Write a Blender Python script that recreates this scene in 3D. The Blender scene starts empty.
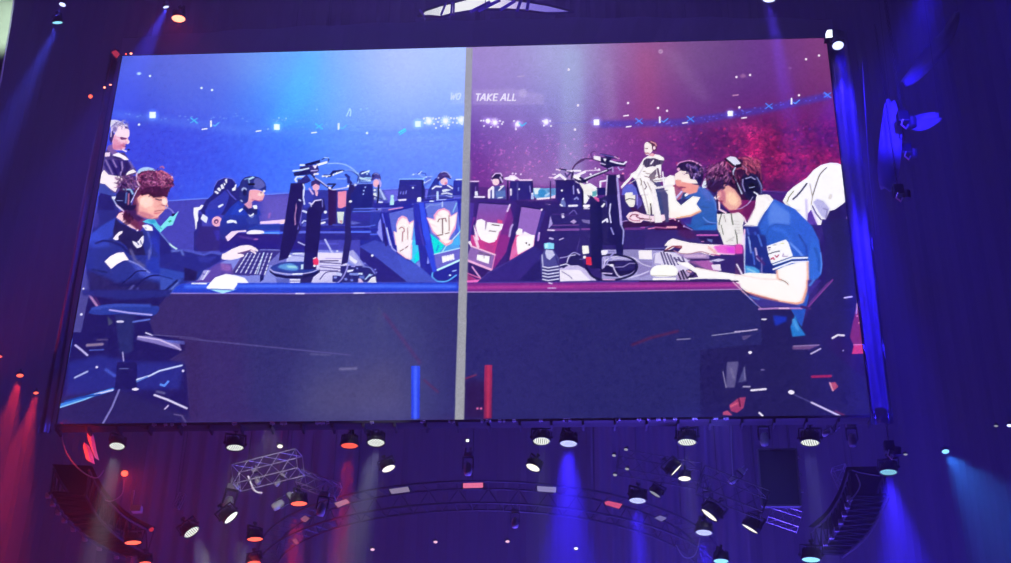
import bpy, bmesh, math, random
import numpy as np
from mathutils import Vector, Matrix, Euler
random.seed(7); np.random.seed(7)
sc = bpy.context.scene
COL = sc.collection
# ---------------------------------------------------------------- camera
IW, IH, F = 1011.0, 563.0, 1469.44
S = 9.0                                   # screen height in metres
ASP = 1.73791
SW, SH = ASP*S, S                         # screen size
Z0 = 13.5                                 # height of the screen's lower edge
CAMR = Matrix(((0.99823174, 0.01639176, 0.05713761),
               (0.05782333, -0.4905891, -0.86947041),
               (0.01377894, 0.87123685, -0.49066943)))   # camera axes -> world
CAM = Vector((1.15498361*S, -2.8584859*S, -1.27756783*S + Z0))
cd = bpy.data.cameras.new('camera'); cam = bpy.data.objects.new('camera', cd); COL.objects.link(cam)
m4 = CAMR.to_4x4(); m4.translation = CAM; cam.matrix_world = m4
cd.sensor_width = 36.0; cd.lens = 36.0*F/IW; cd.clip_end = 300
sc.camera = cam
vs = sc.view_settings; vs.view_transform = 'Standard'; vs.look = 'None'; vs.gamma = 1; vs.exposure = 0; vs.use_curve_mapping = False
def ray(px, py):
    return CAMR @ Vector(((px-IW/2)/F, -(py-IH/2)/F, -1.0))
def P(px, py, Y):                         # the place at depth Y seen at this spot of the photograph
    d = ray(px, py); t = (Y-CAM.y)/d.y
    return CAM + d*t
def pxm(Y):                               # metres per pixel, roughly, at depth Y
    return (P(505, 300, Y)-P(504, 300, Y)).length
def s2l(c):
    c = np.asarray(c, float)/255.0
    return np.where(c <= 0.04045, c/12.92, ((c+0.055)/1.055)**2.4)
# ---------------------------------------------------------------- materials
MATS = {}
def mat(name, rgb, rough=0.6, metal=0.0, emit=None, estr=0.0, bump=0.0, scale=20.0, vary=0.15):
    if name in MATS: return MATS[name]
    m = bpy.data.materials.new(name); m.use_nodes = True; nt = m.node_tree; b = nt.nodes['Principled BSDF']
    b.inputs['Roughness'].default_value = rough; b.inputs['Metallic'].default_value = metal
    tc = nt.nodes.new('ShaderNodeTexCoord'); nz = nt.nodes.new('ShaderNodeTexNoise'); nz.inputs['Scale'].default_value = scale
    nz.inputs['Detail'].default_value = 4
    nt.links.new(tc.outputs['Object'], nz.inputs['Vector'])
    mx = nt.nodes.new('ShaderNodeMix'); mx.data_type = 'RGBA'
    mx.inputs['A'].default_value = (*[c*(1-vary) for c in rgb], 1); mx.inputs['B'].default_value = (*[min(1, c*(1+vary)) for c in rgb], 1)
    nt.links.new(nz.outputs['Fac'], mx.inputs['Factor']); nt.links.new(mx.outputs['Result'], b.inputs['Base Color'])
    if bump:
        bp = nt.nodes.new('ShaderNodeBump'); bp.inputs['Strength'].default_value = bump
        nt.links.new(nz.outputs['Fac'], bp.inputs['Height']); nt.links.new(bp.outputs['Normal'], b.inputs['Normal'])
    if emit is not None:
        b.inputs['Emission Color'].default_value = (*emit, 1); b.inputs['Emission Strength'].default_value = estr
    MATS[name] = m; return m
# ---------------------------------------------------------------- object helpers
def meta(o, label=None, cat=None, group=None, kind=None):
    if label: o['label'] = label
    if cat: o['category'] = cat
    if group: o['group'] = group
    if kind: o['kind'] = kind
    return o
def empty(name, loc, label=None, cat=None, group=None, rot=None):
    o = bpy.data.objects.new(name, None); COL.objects.link(o); o.location = loc; o.empty_display_size = 0.2
    if rot is not None: o.rotation_euler = rot
    return meta(o, label, cat, group)
def link(name, bm, m, parent=None, smooth=False, me=None):
    if me is None:
        me = bpy.data.meshes.new(name); bmesh.ops.recalc_face_normals(bm, faces=bm.faces[:]); bm.to_mesh(me); bm.free()
        me.materials.append(m)
        if smooth: me.polygons.foreach_set('use_smooth', [True]*len(me.polygons))
    o = bpy.data.objects.new(name, me); COL.objects.link(o)
    if parent is not None: o.parent = parent
    return o
def dup(root, loc=None, rot=None, scale=None, label=None, group=None):
    r = root.copy(); COL.objects.link(r)
    if loc is not None: r.location = loc
    if rot is not None: r.rotation_euler = rot
    if scale is not None: r.scale = scale
    if label: r['label'] = label
    if group: r['group'] = group
    for ch in list(root.children):
        c = ch.copy(); COL.objects.link(c); c.parent = r
        for g in list(ch.children):
            d = g.copy(); COL.objects.link(d); d.parent = c
    return r
def frame_to(a, b):
    d = (Vector(b)-Vector(a)); L = d.length; d.normalize()
    q = Vector((0, 0, 1)).rotation_difference(d)
    return q.to_matrix().to_4x4(), L
def tube(bm, a, b, r, seg=8, r2=None):
    a, b = Vector(a), Vector(b); R, L = frame_to(a, b)
    M = Matrix.Translation((a+b)/2) @ R
    bmesh.ops.create_cone(bm, cap_ends=True, segments=seg, radius1=r, radius2=r if r2 is None else r2, depth=L, matrix=M)
def path(bm, pts, r, seg=6):
    pts = [Vector(p) for p in pts]; rings = []
    for i, p in enumerate(pts):
        d = (pts[min(i+1, len(pts)-1)]-pts[max(i-1, 0)]).normalized()
        q = Vector((0, 0, 1)).rotation_difference(d).to_matrix()
        rings.append([bm.verts.new(p+q @ Vector((r*math.cos(2*math.pi*k/seg), r*math.sin(2*math.pi*k/seg), 0))) for k in range(seg)])
    for i in range(len(rings)-1):
        for k in range(seg):
            bm.faces.new((rings[i][k], rings[i][(k+1) % seg], rings[i+1][(k+1) % seg], rings[i+1][k]))
    bm.faces.new(rings[0]); bm.faces.new(rings[-1][::-1])
def box(bm, lo, hi, M=None, bevel=0.0):
    lo, hi = Vector(lo), Vector(hi); T = Matrix.Translation((lo+hi)/2) @ Matrix.Diagonal((*(hi-lo), 1))
    if M is not None: T = M @ T
    r = bmesh.ops.create_cube(bm, size=1, matrix=T)
    if bevel:
        es = list({e for v in r['verts'] for e in v.link_edges})
        bmesh.ops.bevel(bm, geom=es, offset=bevel, segments=2, profile=0.5, affect='EDGES')
def lathe(bm, prof, seg=20, M=None):
    rings = []
    for r, z in prof:
        rings.append([bm.verts.new((r*math.cos(2*math.pi*k/seg), r*math.sin(2*math.pi*k/seg), z)) for k in range(seg)])
    for i in range(len(rings)-1):
        for k in range(seg):
            bm.faces.new((rings[i][k], rings[i][(k+1) % seg], rings[i+1][(k+1) % seg], rings[i+1][k]))
    if prof[0][0] > 1e-4: bm.faces.new(rings[0][::-1])
    if prof[-1][0] > 1e-4: bm.faces.new(rings[-1])
    bmesh.ops.remove_doubles(bm, verts=bm.verts[:], dist=1e-5)
    if M is not None: bmesh.ops.transform(bm, matrix=M, verts=bm.verts[:])
def spot(loc, target, color, power, angle=12, blend=0.6, size=0.12, name='spot_beam'):
    l = bpy.data.lights.new(name, 'SPOT'); l.color = color; l.energy = power; l.spot_size = math.radians(angle); l.spot_blend = blend
    l.shadow_soft_size = size
    o = bpy.data.objects.new(name, l); COL.objects.link(o); o.location = loc
    d = Vector(target)-Vector(loc); o.rotation_euler = d.to_track_quat('-Z', 'Y').to_euler(); return o
HAZE = 0.008; BEAM = 6.0; WASH = 0.6
# ================================================================ THE PICTURE SHOWN ON THE LED SCREEN
# The screen is a matrix of glowing diodes: one flat sheet of small quads, each corner with its own emitted colour.
NX, NZ = 1060, 612                        # diode columns and rows
def screen_uv(px, py):                    # photograph -> place on the screen (0..NX, 0..NZ, v down)
    px = np.asarray(px, float); py = np.asarray(py, float)
    R = np.array(CAMR); d = np.stack([(px-IW/2)/F, -(py-IH/2)/F, -np.ones_like(px)], -1) @ R.T
    t = (0-CAM.y)/d[..., 1]
    x = CAM.x+d[..., 0]*t; z = CAM.z+d[..., 2]*t
    return np.stack([x/SW*(NX-1), (1-(z-Z0)/SH)*(NZ-1)], -1)
_u, _v = np.meshgrid(np.arange(NX), np.arange(NZ))
_w = np.stack([_u/(NX-1)*SW-CAM.x, np.full(_u.shape, -CAM.y), Z0+(1-_v/(NZ-1))*SH-CAM.z], -1) @ np.array(CAMR)
PX = IW/2+F*_w[..., 0]/-_w[..., 2]; PY = IH/2-F*_w[..., 1]/-_w[..., 2]   # traced position of every diode
IMG = np.zeros((NZ, NX, 3)); IDS = np.zeros((NZ, NX), np.int32)
PARTS = []; CUR = [0]
KS = NX/760.0
def part(name, label=None):
    PARTS.append((name, label)); CUR[0] = len(PARTS)-1
def hx(c): return np.array([int(c[i:i+2], 16) for i in (0, 2, 4)], float)
VIEW = {'Z': (0, 0, 1)}
for k, x, y, s in [('A1',95,110,11.233),('A2',95,160,11.233),('A3',80,205,11.233),('A4',80,250,11.233),('A5',160,205,11.233),('A6',160,245,11.233),('A7',195,165,11.233),('A8',220,210,11.233),
    ('B1',280,145,11.233),('B2',280,190,11.233),('B3',260,235,11.233),('B4',320,240,11.233),('B5',355,160,11.233),('B6',380,195,11.233),('B7',385,240,11.233),('B8',425,160,11.233),
    ('C1',460,190,11.233),('C2',460,235,8.667),('C3',510,160,11.233),('C4',530,205,6.62),('C5',570,145,11.233),('C6',590,195,11.233),('C7',600,235,10.233),('C8',630,135,11.233),
    ('D1',655,180,11.233),('D2',645,225,9.38),('D3',700,150,11.233),('D4',700,195,11.233),('D5',735,235,11.233),('D6',780,155,8.044),('D7',735,280,7.49),('D8',715,340,6.32),
    ('E1',50,290,4.02),('E2',160,150,3.753),('E3',260,140,3.515),('E4',360,160,4.02),('T1',0,0,3.885),('T2',250,0,3.885),('T3',500,0,3.885),('T7',380,40,4.2125),('T8',600,30,3.888)]:
    VIEW[k] = (x, y, s)
def pts_of(v, s):
    x0, y0, k = VIEW[v]
    a = np.array([[float(q) for q in t.split(',')] for t in s.split()])
    return np.stack([x0+a[:, 0]/k, y0+a[:, 1]/k], -1)
def crom(p, closed, n=5):
    N = len(p); out = []
    for i in range(N if closed else N-1):
        g = (lambda j: p[j % N]) if closed else (lambda j: p[min(max(j, 0), N-1)])
        a, b, c, d = g(i-1), g(i), g(i+1), g(i+2)
        for t in np.arange(n)/n:
            out.append(0.5*((2*b)+(-a+c)*t+(2*a-5*b+4*c-d)*t*t+(-a+3*b-3*c+d)*t**3))
    if not closed: out.append(p[-1])
    return np.array(out)
def gblur(c, s):
    r = max(1, int(3*s)); k = np.exp(-np.arange(-r, r+1)**2/(2*s*s)); k /= k.sum()
    c = np.apply_along_axis(lambda m: np.convolve(m, k, 'same'), 0, c)
    return np.apply_along_axis(lambda m: np.convolve(m, k, 'same'), 1, c)
def G(v, s, c, w=0, sm=0, b=0.0, a=1.0, add=0, own=1, c2=None):
    """fill (w=0) or stroke (w px wide) the traced points; sm smooths the outline, b softens it, c2 grades top to bottom"""
    p = pts_of(v, s) if isinstance(s, str) else np.asarray(s, float)
    if sm: p = crom(p, w == 0)
    q = screen_uv(p[:, 0], p[:, 1]); ww = w*KS/2; pad = ww+3*b*KS+2
    x0 = max(0, int(q[:, 0].min()-pad)); x1 = min(NX, int(q[:, 0].max()+pad)+2)
    y0 = max(0, int(q[:, 1].min()-pad)); y1 = min(NZ, int(q[:, 1].max()+pad)+2)
    if x1 <= x0 or y1 <= y0: return
    if w == 0:
        cov = np.zeros((y1-y0, x1-x0)); offs = (-0.33, 0, 0.33)
        for oy in offs:
            for ox in offs:
                X = np.arange(x0, x1)[None]+ox; Y = np.arange(y0, y1)[:, None]+oy; ins = np.zeros((y1-y0, x1-x0), bool)
                for i in range(len(q)):
                    ax, ay = q[i]; bx, by = q[(i+1) % len(q)]
                    if ay == by: continue
                    m = ((Y > ay) != (Y > by)); ins ^= m & (X < (bx-ax)*(Y-ay)/(by-ay)+ax)
                cov += ins
        cov /= 9.0
    else:
        X = np.arange(x0, x1)[None].astype(float); Y = np.arange(y0, y1)[:, None].astype(float); d = np.full((y1-y0, x1-x0), 1e9)
        for i in range(len(q)-1 if len(q) > 1 else 1):
            ax, ay = q[i]; bx, by = q[min(i+1, len(q)-1)]; L = (bx-ax)**2+(by-ay)**2+1e-9
            t = np.clip(((X-ax)*(bx-ax)+(Y-ay)*(by-ay))/L, 0, 1)
            d = np.minimum(d, np.hypot(X-ax-t*(bx-ax), Y-ay-t*(by-ay)))
        cov = np.clip(ww-d+0.5, 0, 1)
    if b: cov = gblur(np.pad(cov, 0), b*KS)
    sub = IMG[y0:y1, x0:x1]; al = (cov*a)[..., None]; col = hx(c)
    if c2 is not None:
        t = np.clip((np.arange(y0, y1)-q[:, 1].min())/max(1e-6, np.ptp(q[:, 1])), 0, 1)[:, None, None]; col = col*(1-t)+hx(c2)*t
    if add: sub[:] = np.clip(sub+al*col, 0, 255)
    else: sub[:] = sub*(1-al)+col*al
    if own and not add and a > 0.6 and b < 1.2: IDS[y0:y1, x0:x1][cov > 0.5] = CUR[0]
def E_(v, x, y, rx, ry, c, rot=0, **k):
    x0, y0, s = VIEW[v]; t = np.linspace(0, 2*np.pi, 21)[:-1]; r = math.radians(rot)
    ex, ey = rx*np.cos(t), ry*np.sin(t)
    G('Z', np.stack([x0+(x+ex*math.cos(r)-ey*math.sin(r))/s, y0+(y+ex*math.sin(r)+ey*math.cos(r))/s], -1), c, **k)
def dots(v, s, c, r=1.0, **k):            # small round lights, r in photograph pixels
    for x, y in pts_of(v, s): E_('Z', x, y, r, r, c, **k)
def shepard(samples, region, pw=26.0):
    acc = np.zeros((NZ, NX, 3)); W = np.zeros((NZ, NX))
    for x, y, c in samples:
        w = np.exp(-(((PX-x)/pw)**2+((PY-y)/(pw*0.8))**2)/2)+1e-9/(1+((PX-x)**2+(PY-y)**2)/1e4)
        acc += w[..., None]*np.array(c, float); W += w
    IMG[region] = (acc/W[..., None])[region]
def noise2(cell, seed):
    r = np.random.RandomState(seed); g = r.rand(int(NZ/cell)+3, int(NX/cell)+3)
    x = _u/cell; y = _v/cell; i = x.astype(int); j = y.astype(int); fx = x-i; fy = y-j; fx = fx*fx*(3-2*fx); fy = fy*fy*(3-2*fy)
    return (g[j, i]*(1-fx)+g[j, i+1]*fx)*(1-fy)+(g[j+1, i]*(1-fx)+g[j+1, i+1]*fx)*fy
# ---------------------------------------------------------------- arena behind, blue half and red half
part('pictured_blue_arena', 'blue lit crowd and haze in the left picture')
LEFT = PX < 466-(PY-49)*8.5/370
shepard([(125,60,(78,98,212)),(125,100,(65,85,220)),(125,150,(58,70,215)),(160,60,(85,105,213)),(200,60,(98,118,216)),(200,100,(78,103,222)),(200,150,(60,82,226)),(160,150,(58,74,218)),
  (260,60,(112,150,230)),(255,110,(78,120,236)),(260,150,(62,98,235)),(230,180,(60,90,232)),(305,60,(100,170,248)),(307,85,(78,190,250)),(292,110,(76,165,250)),(290,150,(70,125,250)),(290,180,(72,120,250)),(350,60,(150,180,254)),
  (350,85,(138,176,254)),(350,110,(122,166,254)),(350,150,(94,148,252)),(350,180,(88,125,245)),(400,60,(184,200,255)),(400,80,(172,194,255)),(400,110,(148,182,255)),(400,140,(118,152,252)),(400,170,(98,135,250)),(450,60,(172,200,255)),(450,100,(146,178,255)),(450,140,(112,148,255)),(450,180,(100,138,255))], LEFT)
part('pictured_red_arena', 'red lit crowd and haze in the right picture')
IDS[~LEFT] = CUR[0]
shepard([(480,60,(155,128,190)),(480,80,(145,115,188)),(480,100,(128,98,180)),(480,125,(105,70,165)),(480,145,(105,55,150)),(480,172,(112,48,138)),(510,60,(160,140,192)),(510,85,(150,134,198)),(540,60,(170,166,212)),(540,100,(140,124,194)),(540,140,(118,80,168)),(530,165,(146,84,160)),
  (571,60,(168,185,212)),(571,100,(152,172,214)),(571,140,(142,142,200)),(571,170,(152,122,186)),(605,60,(142,105,165)),(610,100,(122,72,150)),(610,140,(116,50,140)),(610,165,(125,50,135)),(645,60,(158,84,134)),(645,100,(150,66,126)),(645,135,(132,52,130)),
  (690,60,(120,85,140)),(690,100,(108,60,132)),(690,140,(92,42,128)),(690,165,(95,40,125)),(725,60,(105,65,122)),(725,100,(98,48,125)),(770,60,(105,55,140)),(770,100,(95,42,125)),(820,50,(128,62,120)),(820,90,(122,52,112)),(820,118,(95,35,105)),
  (720,150,(120,30,100)),(760,140,(130,25,88)),(800,140,(125,22,78)),(835,150,(120,25,80)),(790,185,(110,25,90)),(760,180,(105,25,95)),(835,200,(110,28,90))], ~LEFT)
def beam(s, c, a, b=3.0): G('Z', s, c, b=b, a=a, own=0)
beam('302,52 322,52 312,92 290,128 262,128 284,98', '4cc8ff', .25, 5)
beam('564,50 582,50 584,150 582,185 556,185 560,150', 'a8bcd8', .3, 3)
beam('636,50 656,50 656,140 640,140', 'b84a6c', .18, 5)
beam('662,50 674,50 712,100 700,102', 'a890b0', .2, 5)
beam('603,60 612,60 618,120 606,120', 'a890b8', .3, 3)
beam('440,46 500,46 545,185 500,185', 'c0b8e0', .14, 8)
# crowd texture
n1 = noise2(4.2, 1); n2 = noise2(15.0, 2); n3 = noise2(2.2, 3)
m = (~LEFT) & (PY > 122-(PX-680)*0.06) & (PX > 640)
amp = (np.clip((PX-650)/70, 0, 1)*np.clip((PY-(120-(PX-680)*0.05))/14, 0, 1))*m
k = np.clip((n1*0.5+n2*0.35+n3*0.3)-0.5, -0.4, 0.5)*amp
IMG += (k*.75)[..., None]*np.array([170, 20, 45.]); 
n4 = noise2(26.0, 8); n5 = noise2(11.0, 9); dk = (np.clip(1.9*(0.56-n4*0.6-n5*0.4), 0, .75)*amp)[..., None]
IMG[:] = IMG*(1-dk)+dk*np.array([80, 26, 92.])
br = (np.clip(n4*0.6+n5*0.5-0.62, 0, .5)*np.clip(n3*1.6-.3, 0, 1)*amp)[..., None]; IMG += br*np.array([230, 50, 85.])
m2 = (~LEFT)*(PX < 650)*np.clip((PY-125)/20, 0, 1)
IMG += (np.clip(n1*0.6+n3*0.5-0.72, 0, 1)*m2)[..., None]*np.array([230, 90, 110.])
IMG += ((n1-0.5)*LEFT*np.clip((PY-110)/25, 0, 1))[..., None]*np.array([5, 12, 18.])
IMG[:] = np.clip(IMG, 0, 255)
CUR[0] = 0
G('Z', '108,109 160,116 240,126 330,131 400,131 465,127 465,134 400,137 330,138 240,134 160,124 107,117', '5a88ee', b=2.5, a=.35, own=0)
CUR[0] = 1
G('Z', '600,121 680,119 760,107 830,92 830,99 760,114 680,126 600,128', '3c3cb4', b=1.6, a=.55, own=0)
rr = random.Random(5)
for i in range(70):
    x = rr.uniform(118, 460); y = 113+(x-110)*0.045+rr.gauss(0, 2.2)
    if x < 330: E_('Z', x, y, rr.uniform(.5, 1.4), .6, '7fb0ff', a=.6, own=0)
for i in range(60):
    x = rr.uniform(605, 830); y = 124-max(0, x-680)*0.19+rr.gauss(0, 1.6)
    E_('Z', x, y, rr.uniform(.5, 1.3), .6, '6a70e8', a=.6, own=0)
for i in range(170):
    x = rr.uniform(665, 845); y = rr.uniform(128, 205); E_('Z', x, y, rr.uniform(.6, 1.8), rr.uniform(.5, 1.4), rr.choice(['e0407a', 'd04898', 'f05070', '9a30a0', '5a2890', 'c83068']), a=rr.uniform(.25, .6), own=0)
for i in range(60):
    x = rr.uniform(475, 640); y = rr.uniform(140, 178); E_('Z', x, y, rr.uniform(.4, 1.0), .7, rr.choice(['e880a8', 'd070c0', 'c060b0']), a=rr.uniform(.3, .6), own=0)
for i in range(60):
    x = rr.uniform(125, 300); y = rr.uniform(138, 190); E_('Z', x, y, rr.uniform(.5, 1.4), .6, '5c80f4', a=rr.uniform(.3, .5), own=0)
# ribbon board: bright tiles, crosses and ticks running round the hall
def tile(x, y, w, c='d8fbff'): G('Z', [(x-w/2, y-w/2), (x+w/2, y-w/2), (x+w/2, y+w/2), (x-w/2, y+w/2)], c, own=0); E_('Z', x, y, w, w, '80c0ff', b=1.2, a=.15, add=1)
def cross(x, y, c='46c8f8', r=3.2):
    G('Z', [(x-r, y-r*.8), (x+r, y+r*.8)], c, w=1.3, own=0); G('Z', [(x-r, y+r*.7), (x+r, y-r*.7)], c, w=1.1, a=.9, own=0)
def tick(x, y, c='9fe4ff'):
    G('Z', [(x-2, y-3), (x-2, y+2.4)], 'f4ffff', w=1.7, own=0); G('Z', [(x, y+1), (x+2, y+2), (x+6, y-1.5)], c, w=1.2, own=0)
def bar(x, y, w=4.5, c='f6ffff'): G('Z', [(x-w/2, y+.3), (x+w/2, y-.3)], c, w=1.5, own=0)
for x, y, w in ((152.6,115,6.2),(276.8,127,5.6),(418,124,5.4)): tile(x, y, w)
for x, y in ((194,120.5),(319,126.3)): cross(x, y)
for x, y in ((213,124),(340.6,126.6)): tick(x, y, '5cc0ff')
for x, y in ((204.6,129),(258.5,131),(314,132.6)): bar(x, y)
G('Z', '399,132.5 405,129', '3cf0f0', w=1.4, own=0); G('Z', '400,134.5 406,130.5', '40e8f0', w=1.1, own=0)
G('Z', '346.5,116 350,108.5 351,112 350,116', 'c8f0ff', w=.9, own=0)
dots('Z', '139,73.6 150,76 201.5,88 212,90 139,124.6 367,133', 'e8ffff', 1.15, own=0)
E_('Z', 139, 73.6, 2.6, 1.4, 'b0e0ff', a=.7, b=.5, own=0)
dots('Z', '317,109.5 361,109 367,108.5 279,118 286,118.5 268,129', '9cd0ff', .8, own=0)
def spark(x, y, r=5, c='ffffff'):
    for k in range(6):
        t = k*math.pi/6+.2; G('Z', [(x-r*math.cos(t)*.8, y-r*math.sin(t)), (x+r*math.cos(t)*.8, y+r*math.sin(t))], c, w=.6, a=.65, own=0)
    E_('Z', x, y, 2.0, 1.9, c, own=0); E_('Z', x, y, 5, 4, c, b=1.8, a=.2, add=1)
for x, y, r in ((429,121,4),(445.6,121,6),(461,120,4)): spark(x, y, r)
dots('Z', '424,118.5 427,118 433,118.5 436,119 439,118 451,118 454,118.5 457,118 463,117.5 425,123 434,124 438,122 441,126 449,125 453,122.5 457,123 462,124 436,128 448,128', 'ffffff', .9, own=0)
for x, y, r in ((495,122.5,5),(488,121,2.5),(518,124,3),(546,122,3)): spark(x, y, r, 'fdf4ff')
dots('Z', '481,120.7 483.6,120.7 486.3,120.7 489,120.7 500,121 503,122 484,126 491,127 498,127 502,124 543,121 547,120.7 550,121 544,125.5 551,126 514,121 516,129 520,124', 'ffffff', .85, own=0)
G('Z', '519,123 522,126 526,123', '40c8ff', w=1.3, own=0); G('Z', '515.5,124 516,130', 'f8e8ff', w=.9, own=0)
G('Z', '555,123 600,122', '7a78d8', w=1.2, a=.5, own=0)
dots('Z', '578,105.4 575,129.6 628,103 658,108 667,110.8 736.5,77 750,75 806,59.2 819,55.5 799,95.2 739.4,107.4 568.7,69.5', 'fff0f8', 1.15, own=0)
E_('Z', 660.6, 51.5, 2.2, 2.2, 'f0d0e8', a=.5, own=0); E_('Z', 660.6, 51.5, 1.2, 1.2, 'a080a0', own=0)
E_('Z', 743, 76, 3, 2, 'c088b0', a=.5, b=.8, own=0); E_('Z', 790, 68, 1.8, 1.2, 'a070b0', own=0, a=.6)
tile(596.5, 122.3, 5.6, 'eafaff'); tile(730.3, 113.5, 5.2, 'eafaff')
for x, y in ((639,121),(690.5,119),(769,106),(827.6,95)): cross(x, y, '4a90f8')
for x, y in ((661.8,120),(793.5,101.5)): tick(x, y, '5aa8ff')
for x, y in ((628.7,126.6),(685,122.8),(744,117.8),(626,115.6)): bar(x, y, 4.5, 'fff4fa')
bar(735.5, 95.2, 5, 'c890b8')
# hanging sign across the middle
G('Z', '473,89.5 510,88.5 532,92 544,95 544,104.5 473,104.8', 'c4b4dc', a=.28, b=.8, own=0)
G('Z', '450,90 465,90 465,104 451,104', 'c4d4ff', a=.22, b=.8, own=0)
E_('Z', 523, 93, 4, 4.5, 'd0c4e4', a=.4, b=1, own=0); bar(521, 76.3, 6, 'b8a8d0')
part('pictured_sign_lettering', 'pale slanted letters of the hanging sign')
def letters(strokes, x, y, h, c, w=1.25):
    for ch in strokes:
        for st in GLY[ch][1]:
            G('Z', [(x+(px_*h)+(1-py_)*h*.18, y+py_*h) for px_, py_ in st], c, w=w)
        x += GLY[ch][0]*h*(1.18 if h > 6 else 1)

GLY = {'W':(.95,[[(0,0),(.12,1),(.38,.3),(.5,1),(.8,0)]]),'O':(.85,[[(.2,0),(.55,0),(.65,.3),(.6,.75),(.45,1),(.12,1),(0,.7),(.05,.25),(.2,0)]]),'T':(.72,[[(0,0),(.65,0)],[(.33,0),(.33,1)]]),
 'A':(.82,[[(-.08,1),(.35,0),(.45,0),(.66,1)],[(.1,.68),(.6,.68)]]),'K':(.8,[[(.05,0),(.05,1)],[(.65,0),(.1,.55),(.62,1)]]),'E':(.75,[[(.6,0),(.05,0),(.05,1),(.58,1)],[(.05,.5),(.5,.5)]]),'L':(.66,[[(.05,0),(.05,1),(.52,1)]]),' ':(.32,[])}
letters('WO', 450.5, 93.4, 5.8, 'd0e0ff', 1.2)
letters('TAKE ALL', 475.3, 94.0, 6.4, 'f6f0fc', 1.35)
# ---------------------------------------------------------------- far partition, both halves
part('pictured_blue_partition', 'blue low wall behind the players')
G('Z', '95,206 168,200.6 285,193 400,188.6 470,187 462,300 60,300', '4444b4', c2='4a46b0')
G('Z', '262,196 300,194 300,232 262,228', '6a5cc0', b=3, a=.8); G('Z', '383,190 470,189 470,205 390,205', '6a68dc', b=1)
G('Z', '168,200.8 285,193.2 400,188.6 470,187.4', '7090ff', w=1.1); G('Z', '118,188 180,199 120,210', '3c48c8', b=2, a=.5)
G('A8', '560,40 548,85', 'b070c8', w=2.2, a=.7, b=.5, own=0)
part('pictured_red_partition', 'dark purple low wall behind the players')
G('Z', '466,187 560,188 640,190 765,190.8 870,192 880,420 460,420', '34246e')
G('Z', '763,191 790,192.4', '6a50a8', w=1.3); G('Z', '765,191.5 862,193.5', '5a2c80', w=1.0)
G('Z', '768,193 800,193 800,215 768,205', '4c2078', b=1.5, a=.8); G('Z', '466,186 640,186 640,200 466,200', '682c84', b=2, a=.7)
# ================================================================ LEFT PICTURE, back to front
# camera arms and gear on the far table
part('pictured_camera_rig', 'small broadcast cameras above the far monitors on the blue side')
G('B5', '640,170 700,150 760,190 870,185', '9ab0f8', w=1.2, a=.8); G('B5', '700,150 735,135 760,150 790,150 800,180', '3040a0', w=1.0)
G('B5', '715,158 745,130', 'e0f4ff', w=1); dots('B5', '655,162 770,210 800,190 850,190 780,250 830,230', 'd8f0ff', .8, own=0)
G('B5', '790,200 860,185 850,260 780,300', '5868c8', a=.7); G('B5', '780,260 850,215', 'c0d0ff', w=1, own=0)
G('B5', '0,150 40,180 45,260', '2c3490', w=1.2); G('B5', '60,130 150,130 180,200 170,250 60,250 20,230', '3a4aa8', sm=1)
G('B5', '50,200 80,215 120,200 180,205', 'b8e8ff', w=1.4, own=0); G('B5', '60,235 170,240', '90b8f8', w=1.2, own=0); dots('B5', '135,155 150,135 75,210 165,225 30,150', 'd0f8ff', .8, own=0)
part('pictured_player', 'small headset player behind the far blue monitors')
G('B5', '205,315 290,320 340,400 370,450 200,450', '7080c0', sm=0); G('B5', '205,370 240,370 245,420 210,440', 'e8f0f0'); G('B5', '280,330 335,440', 'b8c8f8', w=1.8, own=0)
G('B5', '190,400 300,440', '303890', w=1.6, own=0); G('B5', '255,460 315,465 300,550 250,555', 'd8e0f8')
E_('B5', 238, 262, 36, 46, 'f4b8cc'); G('B5', '185,230 190,170 225,140 270,155 290,200 285,225 240,205 200,230', '443c90', sm=1); G('B5', '270,215 290,260 285,300', 'c8b0e8', w=1.3, own=0)
E_('B5', 205, 175, 12, 20, '2a2460', own=0); G('B5', '215,160 240,148 262,165', '9098d8', w=1, own=0); E_('B5', 222, 338, 16, 8, 'f8ffff', own=0)
part('pictured_player', 'small beanie headed player between the far blue cases')
G('B8', '20,430 40,330 110,210 150,190 160,280 60,430', '2a349c', sm=0)
G('B8', '80,430 70,330 110,280 180,285 290,280 320,330 310,430', '3c3c98', sm=1); G('B8', '85,322 120,296 180,300', 'e8ecff', w=1.9, own=0)
G('B8', '190,335 240,325 300,335 250,350 200,365', 'dfe8f4', own=0); G('B8', '190,380 245,370 300,385', 'd4dcf0', w=1.8, own=0); G('B8', '240,400 300,412', 'b8c4f0', w=1.5, own=0)
G('B8', '255,285 310,320', 'f0f0ff', w=1.6, own=0)
E_('B8', 213, 240, 42, 42, 'f2c4d4'); E_('B8', 235, 262, 16, 14, 'e080a0', own=0, b=.3); G('B8', '150,240 140,190 165,145 215,125 265,145 290,195 285,215 230,195 190,215', '40307c', sm=1)
G('B8', '185,140 215,128 250,138 282,175', 'b0b8f0', w=1.1, own=0); G('B8', '200,170 250,165', '604c98', w=1.4, own=0); dots('B8', '150,200 290,190', 'c0c8f8', .8, own=0)
part('pictured_monitor', 'back of a far black monitor with pale top edge')
G('B5', '0,265 200,265 205,400 195,545 0,548', '2c2a92', c2='28246e'); G('B5', '0,262 200,262', '6a88e8', w=1.3, own=0); dots('B5', '130,350 130,385 20,350 10,465 30,460', 'c0d0ff', .7, own=0)
G('B5', '195,400 215,400 210,540 195,540', '302880', own=1); G('B5', '265,285 262,400 245,560', '141250', w=1.7)
part('pictured_monitor', 'wide back of a far black monitor with pale top edge')
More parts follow.
